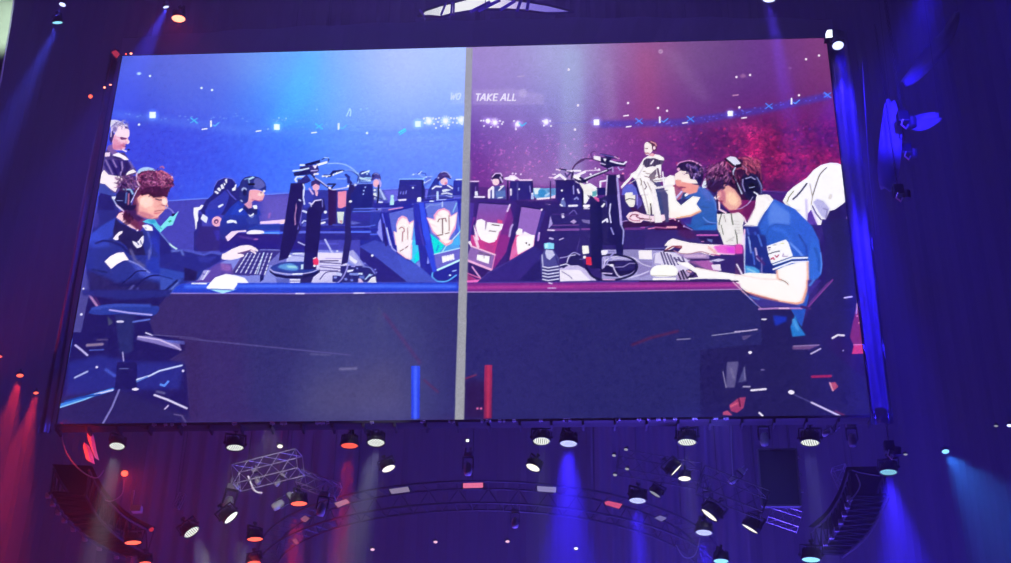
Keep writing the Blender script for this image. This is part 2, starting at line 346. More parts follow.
G('B5', '502,215 750,215 790,330 790,440 475,440', '2b2a8c', c2='302a86'); G('B5', '502,215 755,212 790,195', '8fc0ff', w=1.5); G('B5', '760,235 760,440', '1c1c68', w=2)
dots('B5', '650,312', 'e8f4ff', 1.0, own=0); G('B5', '515,355 510,380', '9098f0', w=.8, own=0); G('B5', '545,355 542,385', '9098f0', w=.8, own=0); G('B5', '578,345 570,380', '9098f0', w=.8, own=0); G('B5', '620,290 680,285', '5a5cc8', w=.8, own=0)
part('pictured_monitor', 'far monitor cut by the centre bar')
G('B8', '320,235 345,215 425,215 425,420 310,410', '2e34a8', c2='2c2c90'); G('B8', '350,220 425,219', 'e4f4ff', w=1.4, own=0); G('B8', '376,310 376,345', '90a8f8', w=.9, own=0)
part('pictured_far_table', 'thin blue table edge of the far row')
G('Z', '362,203 392,203 400,199 466,198 466,203 420,206 362,209', '2c2a94'); G('Z', '363,208.6 395,208 420,202.5 466,197.5', '5c64d8', w=1)
G('B5', '420,480 520,482', '3a3098', w=2, own=0); G('B8', '0,410 120,400 415,405', '6a78e0', w=.9, own=0)
part('pictured_bottle', 'small pale bottle on the far blue table')
G('B5', '400,505 395,460 408,430 403,395 435,395 435,430 440,460 435,505', '9cc8d8', sm=0); G('B5', '405,400 435,400 432,418 406,418', 'f0ffff', own=0); G('B5', '395,470 438,470 436,500 398,500', 'b8f0e0', own=0)
part('pictured_bottle', 'tiny bottle before the beanie headed player')
G('B8', '130,350 152,350 155,450 128,455', 'c0d8f8', own=1); E_('B8', 78, 462, 18, 7, 'f4ffff')
part('pictured_cup', 'white cup beside the far monitor')
G('B5', '700,425 742,418 742,470 695,470', 'f6fbff'); G('B5', '490,445 575,440 575,458 495,460', 'f0f0ff', own=0)
# left rear players ------------------------------------------------
part('pictured_jacket', 'dark team jacket and cap with white marks at the rear desk')
G('A7', '100,562 60,520 120,400 200,330 215,260 250,180 330,140 410,150 450,190 470,260 540,200 560,330 500,562', '26247c', sm=0)
G('A7', '215,240 255,175 330,142 420,155 455,200', '6a70d8', w=1.0, own=0)
G('A7', '150,440 210,390 300,320 340,290 380,340 360,430 280,562 120,562', '3840b8', sm=1, a=.8, own=0)
for s in ('215,300 235,290 272,315 250,328', '245,270 270,250 295,275 280,300', '285,225 310,215 330,262 300,272', '320,195 345,215 330,240', '335,165 360,150 360,205 345,200'): G('A7', s, 'eef4ff', own=0)
G('A7', '420,290 415,265 440,250 455,215 465,220 455,285', 'f4faff', own=0); G('A7', '255,462 310,435 322,448 270,482', 'e8f4ff', own=0)
G('A7', '365,280 400,330 460,390', '5c5cc8', w=1.2, own=0)
G('A5', '375,25 440,25 485,0 500,0 470,50 430,60 435,180 420,270 400,270 380,110', '2a2a88', own=1)
G('A5', '378,28 445,22 460,0 490,0 465,45 430,62 425,120 440,180 415,190 412,270 400,272 392,180 376,100', 'f2f6ff', own=0)
G('A5', '440,90 470,120 470,280 560,520 380,520 380,300 410,275', '2c2884')
G('A5', '480,100 540,140 520,205 455,155', 'e6eeff', own=0); G('A5', '440,240 640,240 760,330 760,500 560,520 430,520 390,430', '34287e', b=.5, own=1)
G('A5', '590,40 700,60 640,130 560,200 500,60', '2c38b0', a=.9, own=0); G('A5', '600,290 680,280 670,400 640,400', '3a34b0', b=.8, a=.8, own=0)
E_('A5', 640, 185, 58, 58, 'f4b6cc', rot=-30); E_('A5', 632, 185, 28, 26, '5a3070', own=0, rot=-30); E_('A5', 634, 190, 12, 12, 'f4b6cc', own=0)
G('A5', '650,20 700,0 680,25', 'e8f0ff', own=0)
part('pictured_player', 'headset player in a dark jersey at the rear blue desk')
G('A8', '0,140 40,60 120,10 220,0 330,0 430,50 445,165 430,230 300,240 190,240 60,330 0,330', '2438a8', sm=0, c2='2c2c88')
G('A7', '330,562 400,470 490,400 560,430 620,480 720,500 740,562', '2438ac', sm=0, own=1)
G('A7', '470,420 520,480 560,562 500,562 400,562', '2c48c4', a=.6, b=.6, own=0)
G('A7', '560,440 620,490 700,480 700,562 600,562 540,480', '23246c', own=0)
G('A7', '550,440 600,380 640,400 640,480 600,490', 'd898b8', sm=0); 
G('A7', '610,290 660,275 740,290 780,330 770,370 755,400 720,408 680,395 640,410 600,400 590,340', 'f0acb8', sm=1)
G('A7', '700,330 740,300 770,310 765,345 730,350', 'f8d0c8', sm=1, own=0, b=.3); G('A7', '640,390 720,405 755,395', '9c4880', w=1, own=0); E_('A7', 742, 312, 12, 6, '503070', own=0)
G('A7', '500,330 500,240 520,180 560,140 640,125 720,140 780,190 800,260 780,290 700,270 640,270 610,290 600,390 570,430 530,430 500,390', '2a3080', sm=1)
G('A7', '670,160 720,150 770,190 785,235 720,270 660,240', '5c60b0', sm=1, own=0, b=.3); G('A7', '600,150 650,128 672,140 610,170', 'b8e0f0', own=0); G('A7', '560,160 600,150 610,200', '90b8e0', w=1, own=0)
E_('A7', 552, 275, 30, 24, 'a8b8e8', own=0); E_('A7', 560, 310, 24, 40, '20205c', own=0, rot=-10); G('A7', '515,395 530,410', 'c0d0f0', w=1, own=0)
E_('A7', 775, 295, 14, 14, 'fff0f0', own=0); G('A7', '610,215 660,215', '10102c', w=2.4, own=0)
G('A7', '645,455 695,450 700,490 665,495', 'f4fbff', own=0); G('A7', '490,510 530,485 540,500 500,535', 'e8f4ff', own=0)
G('A8', '310,40 340,60 380,30 380,75 355,92 335,75', 'e8f0ff', own=0); G('A8', '75,125 120,108 180,120 192,155 150,140 80,150', 'f0f8ff', own=0)
G('A8', '290,100 330,160 430,160 410,40', '3a48a8', a=.6, own=0)
G('A8', '60,300 130,240 200,232 295,226 295,245 205,250 130,330 85,352', 'f4dcf4', sm=0, own=1)
part('pictured_rear_desk', 'rear blue desk ledge behind the keyboard')
G('A8', '440,100 450,160 740,165 745,220 430,225 320,230 320,200 440,165', '2a3ca4', own=1); G('A8', '440,160 730,160', '3c48b8', w=2, own=0)
G('A8', '450,130 740,105 740,150 450,158', 'f4d4f8', sm=0); G('A8', '485,255 710,255', '5c94ff', w=3.2); G('A8', '490,240 710,235', '2c50d8', w=1.5, own=0)
G('A8', '0,330 90,355 190,260 300,262 700,272 830,270 1010,270 1011,460 420,455 320,395 220,410 0,480', '30207c', own=1, c2='2a2288')
G('A8', '230,300 400,330', '583898', w=3, a=.7, b=.6, own=0); E_('A8', 405, 328, 26, 8, 'a868b8', own=0, b=.3)
G('A8', '305,248 350,228 430,226 488,238 488,262 400,270 310,268', 'f8f4ff', sm=1)
# desk surface with clutter ----------------------------------------
part('pictured_desk', 'front desk on the blue side with glowing blue edge')
G('Z', '196,285 222,262 236,256 258,250 330,250 352,252 372,283.5 196,285', '8088dc')
G('A6', '400,400 560,270 640,210 800,210 830,330 560,420 410,420', '5e48a8'); G('A6', '680,200 800,230 790,300 690,280', '8c60b4', b=1, own=0)
G('A6', '420,295 540,280 570,290 490,390 400,400', 'a8a4e4', own=0); G('A6', '540,290 480,390', 'e8e8ff', w=1, own=0); G('A6', '430,310 500,330', '5048a0', w=1, own=0); G('A6', '480,300 440,390', '6058b0', w=.8, own=0)
G('B3', '0,160 220,165 215,300 130,380 180,530 0,540', '8890e0', own=0); G('B3', '70,190 20,380', 'dce8ff', w=1.3, own=0); G('B3', '0,430 50,430 40,500 0,530', '20206c', own=0)
G('B3', '120,280 200,200 210,180 100,180', 'a0a8e8', own=0, a=.6)
G('B3', '380,200 510,190 510,320 230,320 300,250', 'b8bcf0', own=0); G('B3', '290,230 340,235', 'f0f4ff', w=1.6, own=0); G('B3', '370,210 500,200', 'f0f8ff', w=1, own=0); G('B3', '350,220 380,230 510,240', '6060b8', w=.9, own=0)
G('B3', '620,195 930,200 930,300 1000,330 1011,545 570,545 600,400', 'd8d4f8', own=0); G('B3', '640,200 930,205 925,290 660,280', 'e8e0fc', own=0)
part('pictured_keyboard', 'black gaming keyboard on the front blue desk')
G('A8', '240,562 430,450 680,452 660,562', '58549c'); G('A6', '800,310 960,60 1011,60 1011,350 820,330', '5c4c94')
G('E2', '272,462 325,380 400,376 455,380 448,420 410,432 395,470 290,470', '3c348c')
for i in range(7):
    x = 285+i*18; G('E2', f'{x},{458+i*1.5} {x+44-i*3},{388}', ['e8ecff','c8c8f4'][i % 2], w=1.2, own=0)
for j in range(5): G('E2', f'{292+j*9},{445-j*13} {400+j*5},{452-j*14}', '2c2474', w=.8, own=0, a=.9)
G('E2', '455,378 400,430 470,440 480,382', '6c6cc0', own=0)
G('E2', '390,385 365,465', 'd0e8ff', w=.9, own=0)
part('pictured_notepad', 'folded white sheet at the desk edge beside the keyboard')
G('A6', '520,480 560,430 620,365 740,325 860,345 950,370 1005,435 870,440 830,500 530,490', 'fdfdff', sm=0); G('A6', '540,492 700,540 820,510 870,490 830,500 560,486', 'a8e8ff', own=0); G('A6', '560,492 810,503', '4858b0', w=1, own=0)
part('pictured_cable_clutter', 'white adapters and tangled cables on the blue desk')
G('B4', '320,130 370,110 440,200 530,330 500,350 320,240', 'a8a8e4'); G('B4', '330,170 420,240 400,270 335,220', 'eeeeff', own=0); G('B4', '400,150 510,320', '8c90dc', w=1.6, own=0)
G('B4', '230,290 560,290 660,420 640,470 210,480 140,470 140,400 230,400', '2c2878')
for s, c in (('300,340 380,330 370,350 310,365','e8ecff'),('330,370 440,370 430,400 330,395','8090e0'),('430,370 480,370 480,390 430,388','d8e8ff'),('350,290 400,290 390,305 350,300','b0a8f0'),('270,430 300,425 310,450 280,455','8894e8'),
     ('340,440 370,440 375,465 345,465','7888e8'),('400,310 430,315 420,335','9098e8'),('440,400 500,400 500,440 440,430','5c70c8'),('540,380 600,390 560,410','b8d0ff'),('150,410 190,410 190,430 160,435','8c98e8'),('180,370 250,375 240,410 190,395','c8d0ff'),('480,460 450,430 430,435 430,480 490,480','f0d0f0')): G('B4', s, c, own=0)
G('B4', '525,485 580,420 620,410 655,440 630,485', 'fcfcff', own=0); G('B4', '510,440 560,390', 'c0e0ff', w=1.6, own=0)
G('B4', '200,480 250,430 300,330 310,280', '9c98e0', w=1.6, sm=1, own=0); G('B4', '480,300 560,310 620,380 650,400 690,378', '8890e4', w=1.1, sm=1, own=0)
G('B4', '0,440 60,370 130,355 250,360', '2a2468', w=.9, sm=1, own=0); G('B4', '0,250 230,265', '3c2c74', w=1, own=0); G('B4', '0,300 230,325', '4c3c88', w=1, own=0); G('B4', '0,235 200,232', '34286c', w=1.3, own=0)
G('B4', '60,205 240,210', '9c90cc', w=.8, own=0); G('B4', '0,285 230,290', '8c80c4', w=.8, own=0); G('B4', '0,340 200,345', '504490', w=.9, own=0)
G('B4', '255,160 310,160 300,260 255,260', '241c64', own=0)
# sloping table side and cases --------------------------------------
part('pictured_sloping_panel', 'slanted blue table side running to the centre bar')
G('E4', '0,255 50,250 85,210 120,345 150,380 0,345', '2c3098', own=1)
G('E4', '0,345 60,322 85,330 120,340 245,432 310,490 185,490 70,400 0,360', '4048b4', c2='4a58c8'); G('E4', '0,300 80,298 85,330 60,322 0,345', '2a2e9a')
G('E4', '0,350 70,395 190,490 65,490 60,440 0,400', '2c2480'); G('E4', '0,300 78,298', '4a60e0', w=2, own=0)
G('E4', '85,230 92,330 60,280', '8c90f0', own=0); E_('E4', 49, 384, 5, 5, 'f4f8ff', own=0); dots('E4', '20,415 62,440 66,452', '8c90e8', .8, own=0)
G('E4', '0,205 80,210 70,290 0,270', '3038a4', own=1); G('E4', '0,208 85,203', '6878e0', w=1, own=0)
G('E4', '0,268 60,262', '5c70e0', w=1.2, own=0); G('E4', '0,283 70,280', '28289c', w=2, own=0)
part('pictured_case', 'left computer case with pink winged badge')
G('B6', '0,195 90,195 330,90 370,110 380,140 400,240 405,562 170,562 90,562 30,480', '28289c'); G('B7', '0,0 380,0 400,320 420,335 130,150 50,60', '28289c')
G('B6', '25,210 110,562', '6a74f0', w=1.2, own=0); G('B6', '75,370 120,562', 'd0d8ff', w=1.3, own=0); G('B6', '40,330 70,562', '2a2078', w=2.5, own=0); G('B7', '55,0 80,90 125,130', 'b0b0f8', w=1.2, own=0)
G('B6', '100,205 372,140 385,300 400,562 170,562 130,380', '5c68d0'); G('B7', '120,0 375,0 400,322 340,270 135,135', '5c68d0')
G('B6', '372,300 385,400 405,562 360,562', '50a0f0', own=0); G('B7', '310,0 375,0 390,220 345,250 340,270 285,220', '40c8f4', own=0, b=.2); G('B7', '330,180 375,120 385,215 340,262', '10e0e0', own=0, b=.4); G('B7', '345,265 400,240 400,320', '7c8ce8', own=0)
G('B6', '150,405 190,420 180,330 205,260 250,230 300,250 330,310 380,280 372,400 350,562 175,562', 'f6b4d0', sm=0, own=0); G('B6', '160,410 195,425 188,350 215,290 255,255 300,275 325,330 375,300 365,400 340,562 185,562', 'fbf3ee', own=0)
G('B7', '125,0 310,0 290,90 300,130 285,225 240,205 140,130', 'fbf0f2', own=0); G('B7', '300,60 295,210 240,205 145,135', 'f4b8cc', w=1.2, own=0)
G('B6', '215,380 240,360 270,375 275,410 255,415 250,520', 'a87080', w=1.1, own=0); G('B6', '310,370 312,500', 'b89098', w=1, own=0); G('B7', '170,125 205,105', '806068', w=1.1, own=0); G('B7', '230,90 255,70', '806068', w=1.1, own=0)
G('B6', '100,165 255,140', 'e89cc8', w=1.2, own=0)
part('pictured_case', 'right computer case with pink winged badge and grey name strip')
G('B6', '380,95 500,80 880,40 905,60 915,300 900,562 400,562', '2c30b0', own=1); G('B7', '365,0 830,0 835,330 590,350 585,380 520,420 400,320', '2c2ca0')
G('B6', '440,90 490,90 580,562 500,562', '3850e8', own=0, b=.3); G('B7', '430,0 515,0 585,340 540,370', '3448dc', own=0, b=.3); G('B6', '400,260 470,380 520,562 410,562', '30289c', own=0, a=.7); G('B6', '440,340 490,562', '4840b8', w=1.2, own=0)
G('B7', '480,180 500,260 470,270', '8894f4', own=0)
G('B6', '505,95 865,65 900,400 905,562 590,562', '6474d4'); G('B7', '520,0 840,0 838,92 552,160', '50a0e8', own=1)
G('B6', '560,430 600,562 720,562 650,500', '14dce0', own=0, b=.4); G('B6', '880,330 905,400 860,470 780,562 905,562', '4cb0f0', own=0); G('B6', '850,300 890,420 840,470', '4c60d8', own=0)
G('B6', '900,410 780,540', 'd8f8ff', w=1, own=0); G('B7', '525,0 640,10 660,70 600,155 555,158', '08e4dc', own=0, b=.3); G('B7', '600,60 580,120', '18a8d8', w=2, own=0); G('B7', '690,60 640,140', 'b0f4f8', w=1, own=0)
G('B6', '510,150 560,110 640,115 700,90', '9cb8f0', w=1, a=.6, own=0); G('B6', '860,90 820,190', '90d0f8', w=1, own=0); G('B6', '700,80 700,130', 'b8c8f8', w=1.4, own=0)
G('B6', '520,250 610,270 600,230 650,165 720,145 780,180 800,235 870,190 850,380 800,450 760,530 730,545 690,530 660,480 590,420', 'f4a8cc', own=0); 
G('B6', '530,260 625,290 625,240 665,185 715,165 765,190 790,250 862,205 845,330 800,420 765,510 730,530 690,510 665,465 600,400', 'fdf6f0', own=0)
G('B7', '600,0 770,0 750,40 690,70 650,45', 'f4b0c0', own=0); G('B7', '625,0 745,0 720,30 680,40', 'fbf2ee', own=0)
G('B6', '650,300 665,270 735,262 745,300', '885868', w=1.1, own=0); G('B6', '702,270 702,430', '74525c', w=1.2, own=0); G('B6', '775,230 778,400', 'b08c90', w=1.2, own=0); G('B6', '640,455 705,445', '806068', w=1.2, own=0); G('B6', '735,435 775,425', '806068', w=1.1, own=0)
G('B6', '560,320 640,360', 'e8c0c8', w=.8, own=0); G('B6', '630,215 690,240', 'e8c0c8', w=.8, own=0)
G('B7', '552,165 836,95 838,228 592,340 570,290', '6c66c8', own=0); G('B7', '555,160 836,92', 'c0e8ff', w=1.2, own=0); G('B7', '592,336 836,228', 'c8fbff', w=2.2, own=0)
for k, x in enumerate((650, 675, 705, 735, 762)): G('B7', f'{x},{190-k*6} {x+6},{245-k*8}', 'ffffff', w=2.0, own=0)
G('B7', '645,200 770,165 775,205 650,250', 'fffafa', own=0, a=.85)
G('B7', '585,360 838,240 838,470 600,470 540,430 530,380', '2a2a98'); G('B7', '535,370 530,410 560,445 600,465 700,460 800,395', '60b8f8', w=1.5, sm=1, own=0); E_('B7', 730, 395, 14, 9, 'd8f4ff', own=0); G('B7', '760,350 800,340', 'a8c8ff', w=1.2, own=0)
G('E4', '150,380 245,432 310,490 185,490', '4858c8', own=0, a=.9)
part('pictured_small_things', 'bottle tops and gear along the top of the cases')
dots('E4', '237,155 130,165', 'f4ffff', 1.4, own=0); G('B6', '210,55 290,50', 'f4f0ff', w=1.4, own=0); E_('B6', 440, 50, 22, 24, 'fcffff'); G('B6', '560,70 600,70', 'e8f4ff', w=1.2, own=0); G('B6', '640,55 740,50', 'b8c8ff', w=1, own=0); G('B6', '120,0 150,0 155,110 110,115', 'b0e8f0', own=0, a=.8)
# middle monitor arms ------------------------------------------------
part('pictured_far_gear', 'dark desks, screens and pink papers seen between the monitor stands')
G('B2', '240,0 330,0 760,0 1011,0 1011,200 1011,400 240,400', '34389c', own=1, c2='303094')
G('B2', '110,0 250,0 240,200 220,400 70,400', '2c2470', own=0)
G('B2', '540,0 640,0 630,380 560,380', '301c60', own=0); G('B2', '560,30 605,20 600,125 560,130', 'e890c8', own=0); G('B2', '555,170 600,165 598,195 555,198', 'b870c8', own=0)
G('B2', '650,20 745,10 740,180 690,205 650,200', 'f090b0', own=0); G('B2', '640,245 720,245 705,380 650,370', 'd8e4dc', own=0); G('B2', '665,340 700,345 690,385', 'c88ca0', own=0); E_('B2', 755, 185, 16, 20, 'f4f4ff', own=0)
G('B2', '780,120 860,120 860,150', 'c0c8f8', w=1.2, own=0); E_('B2', 810, 122, 22, 10, 'f8fcff', own=0)
G('B2', '820,210 1011,205', '5068e0', w=1.2, own=0); G('B2', '820,240 1011,240', '5c78e8', w=1.2, own=0)
G('B2', '780,260 1011,260 1011,340 780,350', '34309c', own=0); G('B2', '800,350 920,370 800,390', '7880d8', own=0, a=.7)
G('B2', '0,350 68,325 60,375 0,385', 'fbd8e8', own=0)
G('B2', '200,460 340,450 340,480 200,490', '4858d0', own=0); G('B2', '420,370 740,395 740,420 420,400', '4c50bc', own=0); G('B2', '430,380 500,365', 'f8f8ff', w=2.2, own=0); G('B2', '460,340 590,310', '8088e0', w=1, own=0)
G('B2', '0,400 1011,400 1011,562 0,562', '2c2888', own=1, a=.95); G('B2', '200,475 340,470', '5c68d8', w=3, own=0); G('B2', '420,475 740,475', '5c68dc', w=2.4, own=0); G('B2', '790,470 1011,470', '5470f0', w=2.4, own=0); G('B2', '0,480 40,480', '5070f8', w=2.4, own=0)
G('B2', '790,415 1011,412', '5464dc', w=1.6, own=0); G('B2', '420,440 1011,445', '24249c', w=1.5, own=0)
G('B3', '230,165 500,160 620,160 620,200 230,200', '2c2c94', own=0); G('B3', '680,95 870,100', '5c5ccc', w=2, a=.8, own=0); G('B3', '730,50 810,195', 'c0c4f8', w=1.7, own=0); G('B3', '430,80 515,120', 'c0c4f4', w=1.3, own=0)
for i in range(12): E_('B3', 650+i*25, 168, 7, 5, '6c70d0', own=0)
E_('B3', 868, 180, 12, 8, 'f0f4ff', own=0)
G('B2', '300,470 320,490 308,530', 'c8d0ff', w=1.3, own=0)
part('pictured_player', 'small player half hidden between the monitor stands on the blue side')
G('B2', '265,0 350,0 380,60 350,200 265,200', '3840b0', own=1); E_('B1', 405, 470, 40, 45, 'f0b0c8'); G('B1', '350,470 350,410 400,390 450,420 450,460 400,435', '3c2c74', own=1)
G('B2', '390,0 430,20 420,70 400,60', 'f4b8d0'); G('B1', '330,490 370,550', 'd8b8e8', w=1.8, own=0); G('B2', '260,235 310,255 355,245', 'd8e0ff', w=2.2, own=0); G('B2', '250,370 270,345 300,350', 'c8d4ff', w=1.4, own=0)
G('B2', '265,365 330,370 340,410 245,410', '5c64c8', own=0, a=.8); E_('B2', 510, 248, 17, 17, 'f8fcff', own=0)
part('pictured_camera_rig', 'broadcast camera arms and cables above the blue side monitors')
G('B1', '270,215 450,165 450,200 300,240', '1c1c5c'); G('B1', '150,310 340,270 350,330 160,350', '1c1c60'); G('B1', '220,250 300,230 360,250 330,290 230,280', '2a2a78')
G('B1', '150,290 240,280 320,262', 'd8ecff', w=1.9, own=0); G('B1', '230,225 270,225', 'e8f8ff', w=2, own=0); G('B1', '420,225 520,195', 'f4f8ff', w=2.8, own=0); G('B1', '470,165 520,140 548,160 540,185', '28306c', w=1.1, sm=1); G('B1', '500,140 545,145', 'c0e0ff', w=1, own=0)
G('B1', '330,230 420,220 440,290 370,340 340,300', '342c7c'); G('B1', '365,230 420,225 395,270', 'f4ecff', own=0); G('B1', '350,290 420,285', 'c8c0f8', w=1.2, own=0)
G('B1', '185,410 170,385 190,358 290,355', 'dce8ff', w=1.9, own=0); G('B1', '200,380 280,400 290,420 200,425', '3c4068', own=0); G('B1', '370,350 390,325 425,325', 'f0ecff', w=2.2, own=0)
G('B1', '350,320 400,380 540,475 560,500', '24246c', w=2.2); G('B1', '395,370 460,410 530,465', 'd0d0f8', w=1.1, own=0); G('B1', '300,330 350,400 300,430 190,425', '302c80')
G('B1', '500,345 560,350 600,300 700,290', '20246c', w=3); G('B1', '490,350 560,345', 'e8f4ff', w=1.3, own=0); G('B1', '620,325 700,297', 'e0f0ff', w=1.8, own=0); G('B1', '640,380 740,380', '90b0f0', w=1.2, own=0); dots('B1', '480,350 525,355 600,335 640,315', 'ffffff', .9, own=0)
G('B1', '740,335 770,360 770,420', '28308c', w=3); G('B1', '540,440 620,440 590,470 560,510', '22225c', w=2); G('B1', '555,480 570,510', 'fcf4ff', w=2.4, own=0)
G('B1', '540,210 640,205 740,225 830,280 885,345 890,400 850,455', '9cc0f0', w=1.3, sm=1); G('B1', '720,290 800,290 880,350 895,410', '2c4098', w=1.2, sm=1); G('B1', '730,285 800,285 860,320', '90b4f0', w=.8, sm=1, own=0)
G('B1', '580,505 680,490 780,470 850,450', 'c8c8f8', w=1.5); dots('B1', '765,460 820,462 845,440', 'ffffff', 1.1, own=0); G('B1', '920,320 1000,290', 'e0f8ff', w=1.6, own=0); G('B1', '900,370 1011,400', 'c8e8f8', w=2.4, own=0, a=.8); G('B1', '920,350 1000,350', '304090', w=1.6, own=0)
part('pictured_monitor', 'tall black monitor seen edge on, left of two on the blue desk')
G('E3', '108,152 158,150 152,170 150,215 130,340 98,415 66,425 80,330', '22185c', sm=0); G('B2', '180,130 190,200 175,280 180,390 165,400 160,300 175,200', 'c890c0', a=.8, own=0); G('B2', '265,0 262,80 275,160', 'd8e0ff', w=1.5, own=0); G('B2', '250,170 235,300 200,440', '7068c0', w=1.1, own=0); G('B2', '215,110 232,120', 'd0d8ff', w=1.5, own=0)
G('B1', '260,440 275,480 265,562', 'e0e8ff', w=1.3, own=0); G('E3', '150,215 135,290 140,310 128,340', '2c2068', w=1.5, own=0)
part('pictured_monitor', 'black monitor stand rising from a round base on the blue desk')
G('E3', '176,232 190,213 224,206 230,240 216,262 210,340 195,470 150,478 160,345 165,250', '22185c'); G('B2', '330,145 360,160 390,120 460,110', 'e4dcff', w=1.5, own=0); G('B2', '345,160 352,185', 'e0e0ff', w=1, own=0); G('B2', '475,110 478,190', '8080d0', w=1, own=0)
G('B3', '100,385 140,345 230,310 330,298 500,300 490,385 660,385 640,420 470,440 300,440 150,410', '30409c', sm=0); G('B3', '250,330 360,320 430,370 400,400 280,390 200,360', '5c94d8', sm=1, b=.6, own=0); G('B3', '300,345 400,350 420,370 330,370', 'a0e0e8', sm=1, b=.6, own=0)
G('B3', '105,390 160,430 300,455 470,455 600,430 675,385 670,420 600,470 480,492 300,490 180,470 110,420', '1e1a58', sm=0); G('B3', '112,380 150,410 250,430 360,440 480,435 600,410 675,370', 'c8c0f0', w=1.0, sm=1, own=0); G('B3', '370,440 470,435', 'f0f4ff', w=1.6, own=0)
G('B3', '460,330 490,330 485,385 460,385', 'c8e0f0', own=0); G('B3', '500,200 615,200 610,385 490,390', '241c64'); G('B3', '335,495 460,495 455,545 340,545', 'e8e8ff', own=0); G('B3', '340,518 460,518', '4844a0', w=.9, own=0); G('B3', '455,480 600,470 570,545 450,545', '2c2468', own=1); G('B3', '180,485 330,495 320,545 190,540', '5c64bc', own=0)
part('pictured_cup', 'red and white can behind the round monitor base')
G('B3', '595,290 610,255 640,250 660,290 655,335 600,335', 'f03468', own=1); G('B3', '602,265 625,255', 'ffe8f0', w=1.4, own=0); E_('B3', 612, 346, 16, 12, 'fff8ff', own=0)
part('pictured_monitor', 'slim monitor stand furthest right on the blue side desk')
G('E3', '318,140 340,175 322,210 318,300 322,350 308,430 285,440 298,350 300,260 305,200', '2a2268'); G('E3', '318,190 350,155 392,155 395,235 350,245 320,250', '22247c'); G('E3', '323,155 392,152', '6a80dc', w=1.2, own=0); dots('E3', '365,178 363,190 370,166', 'b0c8ff', .8, own=0); G('E3', '240,170 262,180 255,300 240,300', '301858')
G('E3', '330,242 398,240', '6478e0', w=1.2, own=0); E_('E3', 318, 216, 6, 4, 'f0f4ff', own=0)
# ---------------------------------------------------------------- referee standing at the left edge
part('pictured_referee', 'standing referee in headset and black shirt, arms folded')
G('A2', '20,0 330,0 400,30 460,110 470,150 360,210 300,280 240,380 60,300 0,300', '5c4c88', own=1)
G('A1', '100,562 110,480 140,440 200,470 330,480 385,562', '4c3c78', own=1)
G('A2', '110,0 360,0 420,60 340,175 200,180 130,120 100,60', '30246c', own=0)
for s, c, w in (('120,0 170,100 200,165','8c78b0',1.6),('165,0 215,100 250,175','1e1450',1.6),('200,0 240,80','a088c0',1.4),('300,20 310,90 280,170','9c88c4',1.6),('350,40 360,110','241a58',2.0),('390,20 430,90','6a60b0',2),('270,20 290,120','1e1654',1.5)): G('A2', s, c, w=w, own=0, b=.35)
G('A2', '355,150 380,125 430,105 465,135 380,160 350,175', 'f4f4f4', own=0); G('A1', '205,480 260,478 340,520 385,562 330,562 290,535 200,510', 'fbf8ff', own=0); G('A1', '105,480 170,475 165,520 110,525', 'f0d8e8', own=0); G('A1', '220,530 280,545', '281c54', w=2, own=0)
G('A2', '55,260 60,170 100,110 150,165 310,190 320,215 270,260 230,360 180,330 110,270', 'fbeef0', own=0, sm=0)
G('A2', '50,380 40,270 110,270 180,340 230,390 230,562 20,562 30,430', '3c48a0', own=1); G('A2', '60,370 30,562 230,562 240,430 180,400', '221c70', own=1)
G('A1', '130,440 150,400 200,380 210,440 260,480 200,500', '7c5c9c', own=1)
G('A1', '205,290 250,260 350,260 380,290 370,320 385,350 380,375 350,380 335,410 340,430 300,450 240,450 205,430 195,350', 'ecb0c4', sm=1)
G('A1', '225,180 290,150 350,200 385,230 380,300 330,310 240,290 220,230', 'f8e0e8', sm=1); G('A1', '205,430 260,440 330,400 300,380 250,400 220,380', 'c86c90', sm=1, b=.6, own=0); G('A1', '240,320 280,340 330,350', 'f4c8d4', w=2.4, b=.4, own=0)
G('A1', '290,310 345,320', '6c2c64', w=1.7, own=0); G('A1', '320,405 345,410', '8c3868', w=1.2, own=0); G('A1', '320,380 350,385', '8c4878', w=.9, own=0)
G('A1', '175,115 240,112 300,135 360,175 380,215 345,210 320,170 260,165 230,190 180,200 170,160', 'd8d4e8', sm=1); G('A1', '330,180 375,190 375,215 340,208', '504080', own=0); G('A1', '190,190 240,140', '7064a0', w=1.4, own=0); G('A1', '260,140 320,165', '8c80b0', w=1.4, own=0)
E_('A1', 218, 215, 36, 40, 'c8b8e0'); E_('A1', 222, 215, 22, 30, '8070a8', own=0); G('A1', '165,260 200,230 215,280 195,350 180,380 160,330', '342460', own=0); G('A1', '185,200 180,300', 'e8d8f0', w=1, own=0)
G('A1', '300,440 350,465', 'f4e8ff', w=1.6, own=0); E_('A1', 378, 445, 14, 9, '1c1858'); G('A1', '300,440 260,430', 'a870a8', w=1.4, own=0)
